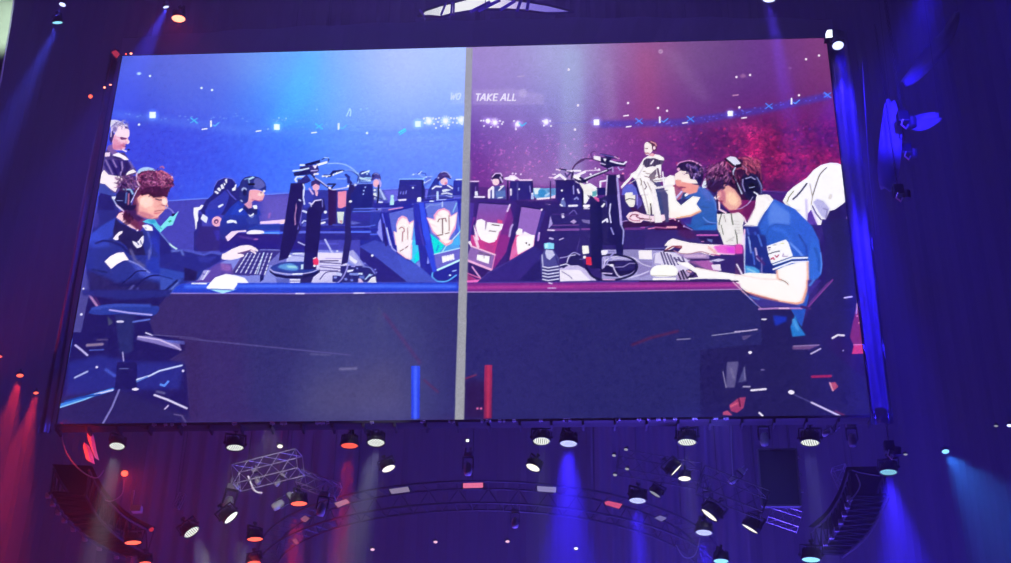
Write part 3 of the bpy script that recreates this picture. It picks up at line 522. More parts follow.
# ---------------------------------------------------------------- big player on the left
part('pictured_chair_back', 'dark gaming chair back behind the big blue side player')
G('A3', '130,330 190,60 200,0 420,0 440,80 400,150 300,220 150,320', '2a2c80'); G('A3', '190,110 180,230', '3c3894', w=5, b=1, own=0); G('A2', '40,400 180,400 220,562 30,562', '23206c', own=1)
G('A4', '15,420 60,230 95,350 110,562 0,562', '4c4c9c', own=1); dots('A4', '38,435', 'f4f0ff', 1.0, own=0); G('A4', '105,500 165,562 105,562', 'c8a0c8', own=0)
part('pictured_headset', 'black headset with white band worn by the big blue side player')
G('A2', '470,170 490,110 560,80 640,90 680,120 560,130 500,170', 'a8ccf0', sm=1)
part('pictured_player', 'big headset player in a dark blue jersey at the front blue desk')
G('A3', '400,140 440,80 480,60 520,0 640,0 640,120 740,170 700,260 660,310 600,260 450,190', '6a2c68', own=1)
G('A3', '405,140 440,90 490,80 480,140 600,220 640,280 560,250 440,180', 'f8d0d8', own=0); G('A3', '480,140 560,130 640,200 650,270 610,240', 'b86880', own=0, b=.5)
G('A3', '500,0 640,0 640,110 720,150 640,190 520,130', '40205c', own=0, b=.5)
G('A2', '470,562 470,430 520,390 600,350 700,390 770,400 808,440 810,480 780,510 800,540 760,562', 'f4b4a0', sm=0, own=1)
G('A2', '560,380 610,370 660,420 700,460 690,520 640,540 560,500 500,440', 'fbdcc4', sm=1, own=0, b=.5); G('A2', '700,430 790,415 805,480 760,490 720,480', 'fbd0c0', sm=1, own=0, b=.3); G('A2', '690,530 720,480 715,450', 'b06878', w=1.3, own=0, b=.3); G('A2', '730,498 790,498', '3c1c50', w=1.5, own=0); G('A2', '750,520 770,545', 'c87890', w=1.4, own=0)
G('A3', '640,0 960,0 955,40 925,50 905,65 920,85 890,105 880,135 800,150 720,130 650,90', 'f2b8b4', sm=0); G('A3', '700,20 800,10 830,60 760,90 680,60', 'fad4c4', sm=1, b=.8, own=0)
G('A3', '820,80 870,62 935,60', '5c2448', w=1.4, own=0); G('A3', '800,100 850,75 915,85 880,110 820,118', 'd86c84', sm=1, own=0); G('A3', '650,100 760,145 870,140', '9c5478', w=1.4, b=.4, own=0); G('A3', '830,45 870,10', 'b07080', w=1, b=.3, own=0); G('A3', '880,0 935,5', '2c1430', w=1.2, own=0)
G('A2', '470,180 520,130 620,115 690,125 740,110 800,140 870,190 885,230 870,290 830,340 815,410 770,395 740,420 690,415 620,370 560,380 500,400 470,562 400,562 440,420 440,330 470,280', '5c2450', sm=0)
for s, c, w in (('500,170 560,150 640,140','a04c78',2),('580,250 640,230 700,270 660,300','b860a0',1.8),('690,130 740,170 780,180 830,200','d8789c',2.2),('700,150 760,250 790,300','8c3c60',2.2),('740,120 800,150 850,190 870,230','c86c84',2),('600,300 660,290 720,290','c870b0',1.6),('510,220 560,180 620,190','3c1840',2.2),('640,340 700,380 760,370','3c1438',3),('780,250 830,290 820,340','7c3858',2.4),
    ('540,320 600,330 640,370','3a1440',3),('500,300 540,300 540,330','a85c9c',1.8),('730,80 760,70 770,95','b8608c',1.1),('855,190 870,200','e8b0c8',1.6),('560,200 600,240','7c3c90',2),('650,180 700,220','8c4074',2)): G('A2', s, c, w=w, own=0, b=.3)
hr = random.Random(9)
for i in range(150):                                      # curls
    t = hr.uniform(0, 2*math.pi); k_ = hr.uniform(.1, 1)**.5; x = 655+k_*205*math.cos(t); y = 265+k_*135*math.sin(t)
    if y > 330+.2*(x-500): continue
    c_ = hr.choice(['3a1444', '4c1c50', '7c3468', 'a04c80', 'c06c98', '8c3c60', 'b05888', '2c1038']) if y < 300 else hr.choice(['2c1038', '3a1440', '4c1c48', '5c2450'])
    a_ = hr.uniform(0, 6.28); G('A2', f'{x:.0f},{y:.0f} {x+22*math.cos(a_):.0f},{y+18*math.sin(a_):.0f} {x+34*math.cos(a_+.8):.0f},{y+30*math.sin(a_+.8):.0f}', c_, w=hr.uniform(.7, 1.5), sm=1, own=0, a=.75, b=.2)
G('A2', '560,380 620,375 660,410 700,430', '4c1c40', w=1.2, own=0, b=.3); G('A2', '735,432 800,425', '7c4058', w=1, own=0, b=.3); G('A2', '735,492 795,492 790,505 740,508', '301838', own=0, b=.3); G('A2', '800,480 815,520 800,545', 'e8a8a0', w=1.5, own=0, b=.3)
G('A2', '480,440 520,520 560,562', 'e89c90', w=4, own=0, b=1.6, a=.8); G('A3', '650,90 720,130 800,150 870,142', 'c87888', w=2.6, own=0, b=.9)
part('pictured_headset', 'black headset cup and strap of the big blue side player')
G('A2', '470,150 460,220 500,290 480,330', 'e0c0dc', w=1.4); G('A2', '350,200 400,170 460,180 470,280 500,300 420,330 350,320 300,340 250,380 300,260', '4c3078'); G('A2', '390,250 430,290 470,300', 'a87cb8', w=1.6, own=0); G('A2', '430,220 450,290', '7c508c', w=1.4, own=0)
G('A2', '240,380 300,330 380,310 440,340 430,420 400,520 390,562 290,562 220,470', '1e1c54', sm=0); G('A2', '320,330 400,330 425,380', '8cb8e0', w=2, own=0); G('A2', '380,380 375,490 360,562', 'b06888', w=1.5, own=0); G('A2', '355,370 345,480', '4c64a8', w=2, own=0); G('A2', '245,455 310,457', '8090c8', w=.8, own=0)
G('A2', '470,340 405,475', 'c8c8f0', w=1.1, own=0); G('A2', '185,410 235,408 220,450 195,440', 'e8f0ff'); G('A2', '205,440 250,520 300,562', 'b0c0f0', w=1.2, own=0); G('A3', '410,0 460,40 490,70', 'd8c8f0', w=1.3, own=0)
G('A3', '460,20 520,0 640,0 600,60 500,60', '20184c', own=0, b=.4)
G('A5', '60,20 120,50 155,95', '9090e0', w=1.1, sm=1); E_('A5', 152, 110, 20, 16, '10103c'); G('A5', '180,110 205,75', 'b0b8f0', w=1, own=0)
part('pictured_player', 'jersey of the big blue side player with white shoulder patch')
G('Z', '86.5,272 85,255 91,240 92,233 104,226 116,217.5 125,224 134,230 141,231.5 152,225 160,232 168,243 173,250 176,252 184,251 200,252.5 214,252.5 221,255 222,259 213,264 205,268 198,280 185,283 176,285 172,292 162,301 152,303 120,304 96,303 90,290', '2b348f', sm=0)
G('A3', '130,330 230,240 400,140 520,230 560,260 520,330 380,330 300,400 150,400 100,400', '3446b8', own=0, b=.8)
G('A3', '400,150 450,200 560,255 650,305 700,290 715,340 700,430 740,562 560,562 520,460 380,360 370,300', '24205c', own=0, b=.4); G('A3', '120,300 200,300 330,420 330,470 130,480 95,440', '3a50cc', own=0, b=1.5, a=.6)
G('A3', '180,430 260,400 360,410 470,460 540,530', '1c1e6c', w=2.2, b=.5, own=0); G('A3', '760,300 800,420 790,562', '5060c0', w=1.8, b=.6, own=0); G('A3', '800,250 930,400 1011,470', '23289c', w=4, b=1, own=0); G('A3', '820,380 930,562', '2c38b4', w=8, b=2, own=0)
G('A3', '370,380 400,340 440,300 480,290 475,315 430,350 435,390 400,395', 'f6f4ff', own=0); G('A3', '585,400 630,420 660,400 690,360 715,340 715,410 690,470 640,485 600,440', 'ecf0fc', own=0); G('A3', '640,420 660,445', '303070', w=1, own=0); G('A3', '680,400 690,440', '303070', w=.9, own=0)
G('A3', '695,228 760,220 810,245 820,290 740,285', 'f8fbff', own=0); G('A3', '735,255 745,265', '6070a8', w=1, own=0); E_('A3', 645, 280, 12, 14, 'f8f0ff', own=0)
G('A4', '275,130 340,70 420,30 490,25 550,115 490,118 420,155 350,212', 'fdfaff', own=0)
G('A4', '80,220 250,290 420,370 700,330 1011,400 1011,540 900,562 110,562', '2a2260', own=0, b=1.6, a=.85)
G('A4', '560,120 680,170 760,240 1000,300 1011,360 850,330 700,300 640,240', '4a5cd0', own=0, b=1.4, a=.8); G('A4', '550,120 660,165 780,255', '8c98e8', w=1.4, own=0, b=.4)
G('A4', '480,370 560,310 640,240 740,235', '1a1860', w=1.4, own=0, sm=1); G('A4', '640,400 700,340 800,290 900,285', '1a1860', w=1.6, own=0, sm=1, b=.3); G('A4', '350,385 500,400 640,380', '1e1c64', w=2, b=.5, own=0); G('A4', '520,490 600,400', '5858a8', w=2, b=.6, own=0); G('A4', '600,520 650,430', '5050a0', w=2, b=.6, own=0); G('A4', '140,220 300,250', '202468', w=2, b=.6, own=0)
G('A4', '750,60 900,90 900,190 1011,220 1011,280 800,260 730,180', '2c3cb4', own=0, b=1.2, a=.85); G('A4', '920,0 1011,0 1011,210 940,180', '281c74', own=0, b=1)
G('A4', '570,0 620,120 720,180', '606098', w=3, own=0, b=.8, a=.8); G('A4', '780,0 775,100', '6468b8', w=2, b=.6, own=0)
G('A6', '110,60 260,70 330,60 450,100 540,80 690,90 680,180 540,260 420,300 400,400 270,400 270,310 0,250 0,0 100,0', '2a2a88', own=0, b=.5); G('A6', '120,70 240,60 260,110', '5c6cc4', w=2.4, b=.5, own=0); G('A6', '290,60 380,80 490,110 580,80 680,100', '5058c0', w=2.8, b=.5, own=0); G('A6', '420,130 640,130 560,200 440,190', '34369c', own=0, b=1)
G('A6', '270,250 420,300 400,400 275,400', '241c5c', own=0, b=.5); G('A6', '0,260 270,310 270,370 200,380 150,430 0,350', '3448b0', own=0, b=.8); G('A6', '0,350 150,390 250,380 200,460 120,562 0,562', '3c50b4', own=0, b=.8); G('A6', '30,540 190,400', '1c2068', w=2.4, own=0, b=.4); G('A6', '90,540 200,420', '7080d0', w=.9, own=0); G('A6', '0,345 140,380', '24308c', w=1.2, own=0)
G('A5', '100,430 140,465 185,492', 'c8f0f0', w=1.7, own=0); G('A5', '0,310 60,380 100,430', '7088d0', w=1.2, own=0); G('A5', '0,330 100,440 130,540 0,562', '26247c', own=0, b=.6)
part('pictured_lanyard', 'turquoise scarf tag under the big player\'s chin')
G('A3', '700,185 760,160 840,160 880,220 920,255 1011,130 1011,210 900,310 860,270 820,220 740,200', '58c8e8'); G('A3', '760,170 840,165 850,200 800,210', '30a0d0', own=0); G('A5', '0,250 30,215 90,150 110,125 150,130 165,110 205,75 190,110 160,180 140,225 100,235 70,235 0,310', '7ce8f0'); G('A5', '85,185 120,165 135,180 110,200', '30a080', own=0); G('A5', '0,250 20,270', '40a8b0', w=1, own=0)
part('pictured_hand', 'pale hand of the big blue side player on the keyboard')
G('A8', '15,540 30,500 130,440 230,400 310,393 350,400 400,425 430,455 420,470 395,455 385,450 405,480 395,497 375,480 345,465 320,465 260,480 205,490 215,495 265,500 270,520 240,530 200,545 120,562 30,555', 'fcecf4', sm=0)
G('A8', '200,490 250,490 320,465', '5c3c78', w=1.1, own=0); G('A8', '340,440 385,470', 'b890b8', w=.8, own=0); G('A6', '690,140 700,100 780,80 870,40 980,5 1011,5 1011,60 930,80 880,90 940,110 930,130 800,165 740,160', 'fcecf4', own=1)
G('A6', '880,95 1011,60', '6c4c88', w=1.3, own=0)
# ---------------------------------------------------------------- desk edge, dark front
part('pictured_desk_front', 'dark front panel of the blue side desk')
G('Z', '150,294 200,293 470,291 470,430 50,430 60,400 150,330', '3a2c6c', own=1)
G('Z', '240,294 470,292 470,420 250,421', '34306e', own=0, b=8); G('Z', '320,295 420,295 440,421 290,421', '40407a', own=0, b=14); G('Z', '310,380 400,360 420,421 300,421', '4c4878', own=0, b=12)
G('Z', '180,338 290,349 350,355', '5c5494', w=1.1, b=.3, own=0); G('Z', '340,369 356,368.5', '6c6898', w=2.6, b=.5, own=0); G('Z', '310,354 330,355', '5c588c', w=1.2, b=.4, own=0)
G('Z', '384,314 420,363', '58306c', w=2.4, b=1, own=0, a=.7); G('Z', '424,380 438,392', '5c2c60', w=1.6, b=.7, own=0); 
part('pictured_light_strip', 'upright blue light strip')
G('T7', '0,0 0,0 0,0', '000000', own=0)
G('Z', '411.2,366 420,366 419.6,418.6 411.2,418.8', '2c48e8', c2='2a3cd8'); G('Z', '415.5,367 415.3,418', '4c68f8', w=3, b=.8, own=0)
part('pictured_desk_edge', 'glowing blue front edge of the desk')
G('Z', '171,293.5 176,287 182,283.6 200,283 457,282.5 461,291.6 458,293', '2a42c8'); G('Z', '186,286.5 240,286 330,286 455,286.4', '4a70f8', w=3.6, b=1.1, own=0); G('Z', '171,293.3 300,293.6 458,292.2', '8878cc', w=1.4); G('Z', '296,293.6 304,293.6', 'e0d8ff', w=1.4, own=0); G('Z', '354,293.1 364,293.1', 'e0d8ff', w=1.3, own=0); G('A6', '360,432 520,434', 'f4f8ff', w=1.5)
G('A6', '520,480 560,430 620,365 740,325 860,345 870,440 830,500 530,490', 'fdfdff'); G('A6', '540,492 700,545 820,512 870,490 830,502 560,488', 'a8e8ff', own=0); G('A6', '560,494 810,505', '4858b0', w=1, own=0)
IDS[:] = np.where(False, 0, IDS)
# ---------------------------------------------------------------- chair at lower left
part('pictured_office_chair', 'dark office chair under the big blue side player')
G('E1', '60,60 110,0 490,0 440,60 400,130 420,180 540,200 545,240 480,280 545,300 560,480 540,562 0,562 30,480 70,300 90,200', '241c64', own=1)
G('E1', '75,290 200,260 330,290 540,290 520,400 250,400 60,460', '2b2c88', own=0, b=2); G('E1', '0,540 40,430 250,400 560,500 555,562', '2b2464', own=0, b=2)
G('E1', '120,0 160,0 125,170 92,170', '4c4890', own=0); dots('E1', '126,98', 'e8e8ff', 1.3, own=0); G('E1', '155,15 190,65', 'b888c0', w=2.4, b=.4, own=0); G('E1', '170,10 200,60', '502c6c', w=1.4, own=0)
G('E1', '155,90 200,62 300,55 400,62 440,70 410,105 300,98 200,100', '2c3c9c', sm=1, own=0); G('E1', '170,75 260,62 400,62', '3c50b8', w=3, b=.8, own=0); G('E1', '240,80 320,92 408,100', 'b0a8f4', w=1.8, own=0, b=.3); G('E1', '130,20 300,40 480,25 490,0 130,0', '2a2c80', own=0, b=1)
G('E1', '262,100 340,100 330,250 280,260', '2a2c70', own=0, b=.8); E_('E1', 282, 127, 16, 5, 'd0ccf0', own=0); G('E1', '335,128 400,118', '5c70d0', w=2, b=.3, own=0); G('E1', '292,250 296,285', 'a8a0d8', w=1.2, own=0); G('E1', '230,105 255,130 235,145', '4c5470', own=0, a=.7)
G('E1', '350,185 400,185 520,215 530,245 420,215 350,200', '8478c0', own=0, b=.4); G('E1', '355,187 440,200 500,225 525,240', 'd0c0f0', w=1.4, own=0); G('E1', '450,200 540,205 542,220 480,210', '6068c8', own=0, b=.3); G('E1', '385,172 412,182', 'e0d8ff', w=1.3, own=0); G('E1', '410,180 560,190 603,198', '5c5490', w=.9, own=0)
G('E1', '102,222 125,240 150,262', 'c0b8f0', w=2, own=0); G('E1', '150,222 210,218', '8c789c', w=3, b=.4, own=0); G('E1', '160,242 215,240', '4c5cb8', w=1.4, own=0); G('E1', '190,200 230,200', '4c4078', w=2, b=.3, own=0)
G('E1', '270,290 350,290 350,400 260,400', '221c64', own=0); G('E1', '225,320 260,345', '4454c0', w=3, b=.6, own=0); G('E1', '280,316 315,316', '6068a8', w=1, own=0)
G('E1', '38,465 100,445 250,400', '3c80e0', w=3.6, own=0); G('E1', '40,472 140,440 200,415', '8cc8ff', w=1.4, own=0); G('E1', '180,420 252,402', 'd8d4f8', w=1.6, own=0); G('E1', '60,448 120,432 200,420', '1c44a8', w=2, own=0)
G('E1', '278,402 250,470 212,538', '7c78c0', w=1.9, own=0); G('E1', '350,360 400,345 440,325 530,303', 'c8d4ff', w=1.9, own=0); G('E1', '350,368 390,350', '5c80d8', w=1.5, own=0); G('E1', '420,422 470,440 550,476', 'dcd4f8', w=2.0, own=0); G('E1', '430,408 460,415', '5c5890', w=2.5, b=.5, own=0)
G('E1', '100,352 150,328', 'a8b0e8', w=2, own=0); dots('E1', '188,310 345,398 535,325', 'e0d8ff', 1.3, own=0); E_('E1', 343, 399, 14, 5, 'f0e8ff', own=0); G('E1', '445,380 460,385 475,368', '5c90f8', w=2.2, own=0); G('E1', '462,478 475,465', 'c8b8e8', w=1.6, own=0); G('E1', '500,500 530,505 545,530', '5c5088', w=1.5, own=0)
G('E1', '500,180 603,200 603,530 560,520 560,300', '38245c', own=0, b=4, a=.5)
# ================================================================ RIGHT PICTURE, back to front
part('pictured_player', 'small headset player behind the far red side monitors')
G('B8', '715,420 715,340 760,300 850,285 900,290 915,440 720,440', '4c4c98'); G('B8', '720,420 720,340 760,305', 'f8e8f4', w=2.6, own=0); G('B8', '765,310 765,420', 'f4f4fc', w=2, own=0); G('B8', '800,300 850,360 890,290', '3c4c90', w=1, own=0); G('B8', '850,300 880,290 830,340', 'f0e8f0', w=1.6, own=0); G('B8', '790,350 900,340 905,410 800,420', '5c74b4', own=0); G('B8', '820,425 870,420', 'e8f0ff', w=1.2, own=0)
E_('B8', 795, 245, 38, 40, 'f8d4dc'); G('B8', '735,215 765,225 760,245', 'f0d8f0', own=0); G('B8', '755,210 750,170 790,145 850,150 875,190 870,250 840,270 830,215', '2a1850', sm=1); G('B8', '755,190 790,150 850,150 865,180', 'd8b8e8', w=1.4, own=0); G('B8', '845,195 870,245', 'c8b0e0', w=1.8, own=0)
G('B8', '720,455 910,465', 'f4f0ff', w=1.6, own=0); G('B8', '885,200 1011,170 1011,235 900,220', 'f4e8f8'); G('B8', '930,235 930,470', '1c1450', w=1.4)
part('pictured_monitor', 'far monitor beside the centre bar in the red picture')
G('B8', '500,250 600,250 605,430 500,440', '34206c'); G('B8', '510,240 600,240', 'e0c8ec', w=1.4, own=0); G('B8', '568,300 568,350', '8060b0', w=.9, own=0); G('B8', '560,350 590,350 595,400 560,405', 'f0f0ff', own=0); G('B8', '560,415 665,415', 'f0e8fc', w=2, own=0); G('B8', '520,435 700,430', '402070', w=1.4)
part('pictured_monitor', 'back of a wide far monitor with white top edge')
G('C3', '0,235 248,235 258,380 235,440 70,450 60,510 0,510', '2c2474', c2='30247c'); G('C3', '0,180 40,175 110,225 245,225', 'f0d8f0', w=1.7, own=0); G('C3', '0,175 60,190 90,215 20,225', 'fcf4fc', own=0); dots('C3', '30,150 65,155 122,160', 'f4e0f8', .9, own=0); G('C3', '85,260 85,440', '4c4490', w=1.6, own=0); G('C3', '222,290 228,360', '9890d8', w=1, own=0); dots('C3', '103,327', 'f0f0ff', .9, own=0)
G('C3', '248,240 258,380', '2a1c5c', w=1.6); G('C3', '0,320 20,320 20,400 0,400', 'f0e8f8', own=0)
part('pictured_screen_glow', 'bright pale blue far screen in the red picture')
G('C3', '262,315 515,318 515,400 460,430 300,440 262,400', '6ca4d4'); G('C3', '262,315 340,315 340,380 280,385', 'e0f0f0', own=0); G('C3', '330,330 400,350 380,420 320,400', '3c8cc8', own=0, sm=1, b=.4); G('C3', '420,330 500,330 500,390 440,380', '5c8cc0', own=0, b=.4); G('C3', '310,438 455,425', 'f8e8f0', w=2.2, own=0); G('C3', '400,400 450,370', 'b0d0f0', w=2, own=0); G('C3', '460,410 515,390 515,430 470,430', 'ecc8e8', own=0)
G('C3', '455,240 455,470', '241458', w=1.1, own=0)
G('C3', '820,280 900,260 980,310 980,400 960,430 900,420 820,540', 'f4f4f0'); G('C3', '910,340 970,340 970,410 920,410', '74b4b8', own=0); G('C3', '850,360 900,430', '504060', w=1.2, own=0)
part('pictured_far_table', 'dark far table and the tops of the red side cases')
G('C3', '60,455 400,470 720,480 1011,500 1011,562 0,562 0,510', '30206c'); G('C3', '210,460 470,450', '603c88', w=1, own=0); G('C3', '380,485 450,500', 'b898d0', w=1, own=0); G('C3', '240,500 275,500 265,530', 'f4f0fc', own=0, a=.9); G('C1', '330,120 480,130', 'e8e0f8', w=1.3, own=0); G('C1', '110,95 600,130 1011,150', '34206c', w=2)
G('C4', '0,0 596,0 596,340 350,340 120,330 60,250', '30246c'); G('C4', '130,135 320,132', '6c4490', w=1.3, own=0); G('C4', '110,165 320,162', '7c4c9c', w=2.6, own=0); G('C4', '345,160 400,160', '7c4898', w=2.2, own=0); G('C4', '455,160 520,158', '5c3484', w=2.2, own=0)
G('C4', '135,70 150,125 120,160', 'a898d8', own=0); G('C4', '205,60 225,55 228,85 212,88', 'd8d0f0', own=0); G('C4', '265,110 290,95 310,110 290,125', 'd4b8e8', own=0, a=.8); G('C4', '340,95 400,100 395,125 350,115', 'c0b0e4', own=0, a=.5); G('C4', '260,60 290,35 310,60', '7868b8', w=.9, own=0, sm=1); G('C4', '150,60 300,70', '4c3080', w=1, own=0)
G('C4', '260,5 310,5', 'f4ecfc', w=2, own=0); G('C4', '355,15 390,12', 'f8f4fc', w=2, own=0); G('C4', '455,10 505,5', 'f4f0ff', w=2.2, own=0); G('C4', '460,100 475,110 500,95 515,100', 'e8e4ff', w=2, own=0); G('C4', '475,235 505,205', 'dcd8f8', w=1.2, own=0); G('C4', '460,200 470,185', 'd0c8f0', w=1, own=0)
G('C4', '115,165 160,168', 'f0e8fc', w=1.3, own=0); G('C4', '115,215 150,225', 'c0b8e8', w=2, own=0); G('C4', '195,230 220,220', 'c8b8e8', w=1.2, own=0)
part('pictured_bottle', 'tiny bottle among the far red side monitors')
G('C3', '565,520 575,450 580,425 605,425 610,460 625,480 625,530', '6c78b8'); G('C3', '578,425 608,425 605,445 580,445', 'f4f4ff', own=0); G('C3', '565,500 585,515', 'f0f0ff', w=1.6, own=0); G('C3', '235,440 240,370 262,370 270,440', 'b0bce8'); E_('C3', 250, 378, 10, 9, 'f4f4ff', own=0)
part('pictured_monitor', 'black monitor under the camera rig on the red side')
G('C3', '512,232 720,228 760,240 800,300 815,540 640,540 630,480 600,420 560,470 512,440', '281c60', c2='2c2478'); G('C3', '512,232 712,228', '2a1c58', w=1.5); G('C3', '712,290 715,380', '9c98dc', w=1.3, own=0); dots('C3', '583,342', 'ffffff', 1.0, own=0); G('C3', '760,330 775,370', 'e8e0f8', w=1.8, own=0); G('C3', '725,440 750,420 765,440', '9094d8', w=1.6, own=0); G('C3', '665,515 750,512', 'f4f0fc', w=2.4, own=0); G('C3', '740,240 770,260', 'f0e0f8', w=1.2, own=0); G('C3', '812,300 820,540', '1a1244', w=2)
G('C3', '880,440 1011,440 1011,562 880,562', '34206c'); E_('C3', 980, 445, 20, 20, 'f070b0', own=0); G('C3', '835,515 890,515', 'fcf4fc', w=3, own=0); G('C3', '830,545 890,548', 'f0e8f8', w=1, own=0)
# cases -------------------------------------------------------------
part('pictured_case', 'left computer case on the red side with white winged badge and name strip')
G('C1', '105,90 600,120 640,150 600,330 560,562 105,562', '3c2478', own=1); G('C2', '60,0 480,0 400,300 280,320 185,385 70,330', '3c2478')
G('C1', '110,140 160,150 120,562 105,562', '4a3098', own=0); G('C1', '150,300 175,310 110,480', '7c2c90', own=0, a=.8)
G('C1', '215,140 555,160 530,300 480,420 440,562 160,562 170,400', '7c58b0', c2='9c3c94'); G('C2', '95,0 355,0 300,172 90,95', 'c83c8c')
G('C1', '215,142 555,162', '20145c', w=1.4, own=0); G('C1', '420,330 480,345 475,380 420,370', 'e0508c', own=0, b=.5); G('C1', '560,165 520,240 440,562 540,562 600,330', '8c3090', own=0, a=.7, b=.5); G('C2', '340,0 440,0 400,150 290,300 300,170', '8c2c88', own=0, b=.4); G('C1', '560,165 530,240', 'e0c8f0', w=1.8, own=0)
G('C1', '590,390 570,430 555,520', 'b8a0dc', w=2, own=0, b=.3)
G('C1', '175,400 190,340 240,325 285,350 285,400 280,440 300,360 485,382 470,440 440,470 410,562 240,562 200,500', 'fdf6f8', own=0); G('C1', '285,440 300,360 290,350', '9c88a8', w=1, own=0); G('C1', '360,390 440,400', '584858', w=1.3, own=0); G('C1', '330,460 400,465', '584858', w=1, own=0); G('C1', '150,380 165,480 180,562 215,562 190,480', 'f8e0f0', own=0); G('C1', '440,470 460,450 430,562', 'c868a8', own=0)
G('C2', '180,0 325,0 300,60 250,70 200,50', 'fdf8fa', own=0); G('C2', '110,0 150,30 170,110 150,120', 'f8d8e8', own=0, a=.9); G('C2', '60,60 90,50 110,110', 'f4e8f4', own=0); G('C2', '210,70 300,90 290,150 220,130', 'b83c8c', own=0, b=.5)
G('C2', '95,95 305,170 275,305 60,220 65,180', '9068b0', own=0); G('C2', '95,95 305,172', 'f8c8e0', w=1.6, own=0); G('C2', '60,218 275,303', 'f8b8e0', w=2.4, own=0); G('C2', '302,180 278,300', 'e888c0', w=1, own=0)
G('C2', '148,170 258,185 250,250 145,215', 'fffcf8', own=0); G('C2', '165,150 270,180', '685878', w=1.2, own=0); G('C2', '205,160 210,200', '9880a0', w=.8, own=0); G('C2', '262,190 255,240', '8060a0', w=1, own=0)
G('C2', '60,235 270,310 190,385 70,340', '38206c', own=0); G('C2', '105,275 185,385', 'f0b0e0', w=1.3, own=0); G('C2', '60,330 175,375', 'd868a8', w=1.3, own=0); G('C2', '60,340 150,385 60,395', 'a03480', own=0); dots('C2', '248,325', '9090e0', .7, own=0)
part('pictured_case', 'right computer case on the red side with white winged badge')
G('C1', '640,140 950,170 1000,330 960,562 600,562', '33206c'); G('C2', '440,0 780,0 740,130 640,100 430,220 400,240', '33206c')
G('C1', '690,185 920,220 880,400 840,562 630,562 650,430', '9468bc'); G('C1', '690,183 920,218', '1c1454', w=1.4, own=0); E_('C1', 917, 222, 12, 12, 'f8e8fc', own=0); G('C1', '920,230 960,240 860,562 830,562', '3c2c84', own=0); G('C1', '890,480 880,562', 'd8b8f0', w=1.6, own=0)
G('C1', '630,470 660,430 700,440 705,500 720,465 835,520 820,562 630,562', 'fdf6f8', own=0); G('C1', '755,515 815,540', '584858', w=1.2, own=0)
G('C2', '485,0 650,0 640,100 480,200 430,220 450,100', 'e05c9c', own=0); G('C2', '490,20 520,0 648,0 635,98 500,170 490,100', 'fdf8f8', own=0); dots('C2', '575,70 600,85', '403040', .9, own=0); G('C2', '450,130 490,90 495,160 430,215', 'e070b0', own=0, b=.4); G('C2', '680,0 675,50', 'b080d8', w=1.4, own=0)
part('pictured_sloping_panel', 'dark slanted table side on the red side')
G('C2', '180,385 240,330 430,225 640,100 700,130 740,200 720,410 175,410', '32287c', c2='3a2880'); G('C2', '240,400 520,390 700,200 712,400', '2a2068', own=0, b=1); G('C2', '180,385 240,330 430,225 640,100', '4c3c90', w=1, own=0)
part('pictured_desk', 'front desk top on the red side')
G('C4', '190,420 260,400 340,400 440,500 200,505', 'c8bce4'); G('C4', '195,430 330,430 400,500 200,505', 'f0e8f4', own=0)
G('C7', '20,150 390,150 640,160 880,180 921,230 921,462 20,462', 'a098cc'); G('C7', '230,155 390,150 395,240 240,210', '8c84b8', own=0); G('C7', '400,260 540,280 520,400 400,440 360,300', '8c80b8', own=0, b=.5)
G('C7', '395,160 530,155 535,250 400,245', 'f4ecf0', own=0); G('C7', '400,258 535,258', '8880b0', w=1, own=0)
G('D2', '400,340 610,330 700,440 640,430 560,410', 'a85ca8', own=1, b=.4)
part('pictured_keyboard', 'black gaming keyboard on the front red desk')
G('C7', '545,195 640,165 860,200 921,240 900,300 880,440 790,462 780,330 720,305 560,305', 'dcd4ec')
for s in ('625,180 665,300','650,175 700,305','685,190 735,305','720,205 765,310','760,230 800,300','800,230 840,290','835,210 870,290'): G('C7', s, '3a2c68', w=1.4, own=0)
G('C7', '760,240 850,275', '3a2c68', w=1.2, own=0); G('C7', '560,200 550,295 620,300', '9088b8', w=.9, own=0)
G('C7', '790,370 830,360 921,380 921,462 790,460', 'b8a0c8', own=1)
for s in ('800,390 825,450','830,370 860,450','850,360 890,440','890,365 915,380'): G('C7', s, '241844', w=1.7, own=0)
G('D2', '400,330 440,330 600,430 500,500 420,480 410,410', '6c4c84', own=0, a=.5); 
for s in ('400,500 430,470','430,490 470,460','470,450 500,470','400,430 430,420'): G('D2', s, '241844', w=1.6, own=0)
part('pictured_mouse_mat', 'round white cloth before the keyboard on the red side')
G('C7', '515,390 525,350 570,315 650,305 740,310 780,335 795,380 770,415 650,430 540,420', 'fdfbf2', sm=1); G('C7', '540,440 780,435 775,460 540,460', 'fbf6f4')
G('C7', '530,415 780,420', 'a8a098', w=.7, own=0)
part('pictured_cable_clutter', 'tangled black and white cables on the red desk')
G('C4', '190,400 260,370 270,320 310,315 345,350 360,420 320,400 260,395 220,420', '28205c'); G('C4', '200,350 250,340 290,315 330,330', 'b0a8e0', w=1, sm=1, own=0); G('C4', '245,380 260,340 300,330', 'd8d4f4', w=1, sm=1, own=0); G('C4', '200,400 240,390 260,400', 'e8e4fc', w=1.1, own=0); G('C4', '210,440 260,470 280,490', '504880', w=.7, sm=1, own=0); G('C4', '310,310 320,260 330,220', '4c3c88', w=.9, own=0); G('C4', '330,360 400,350 596,360', '7c74b8', w=.7, own=0)
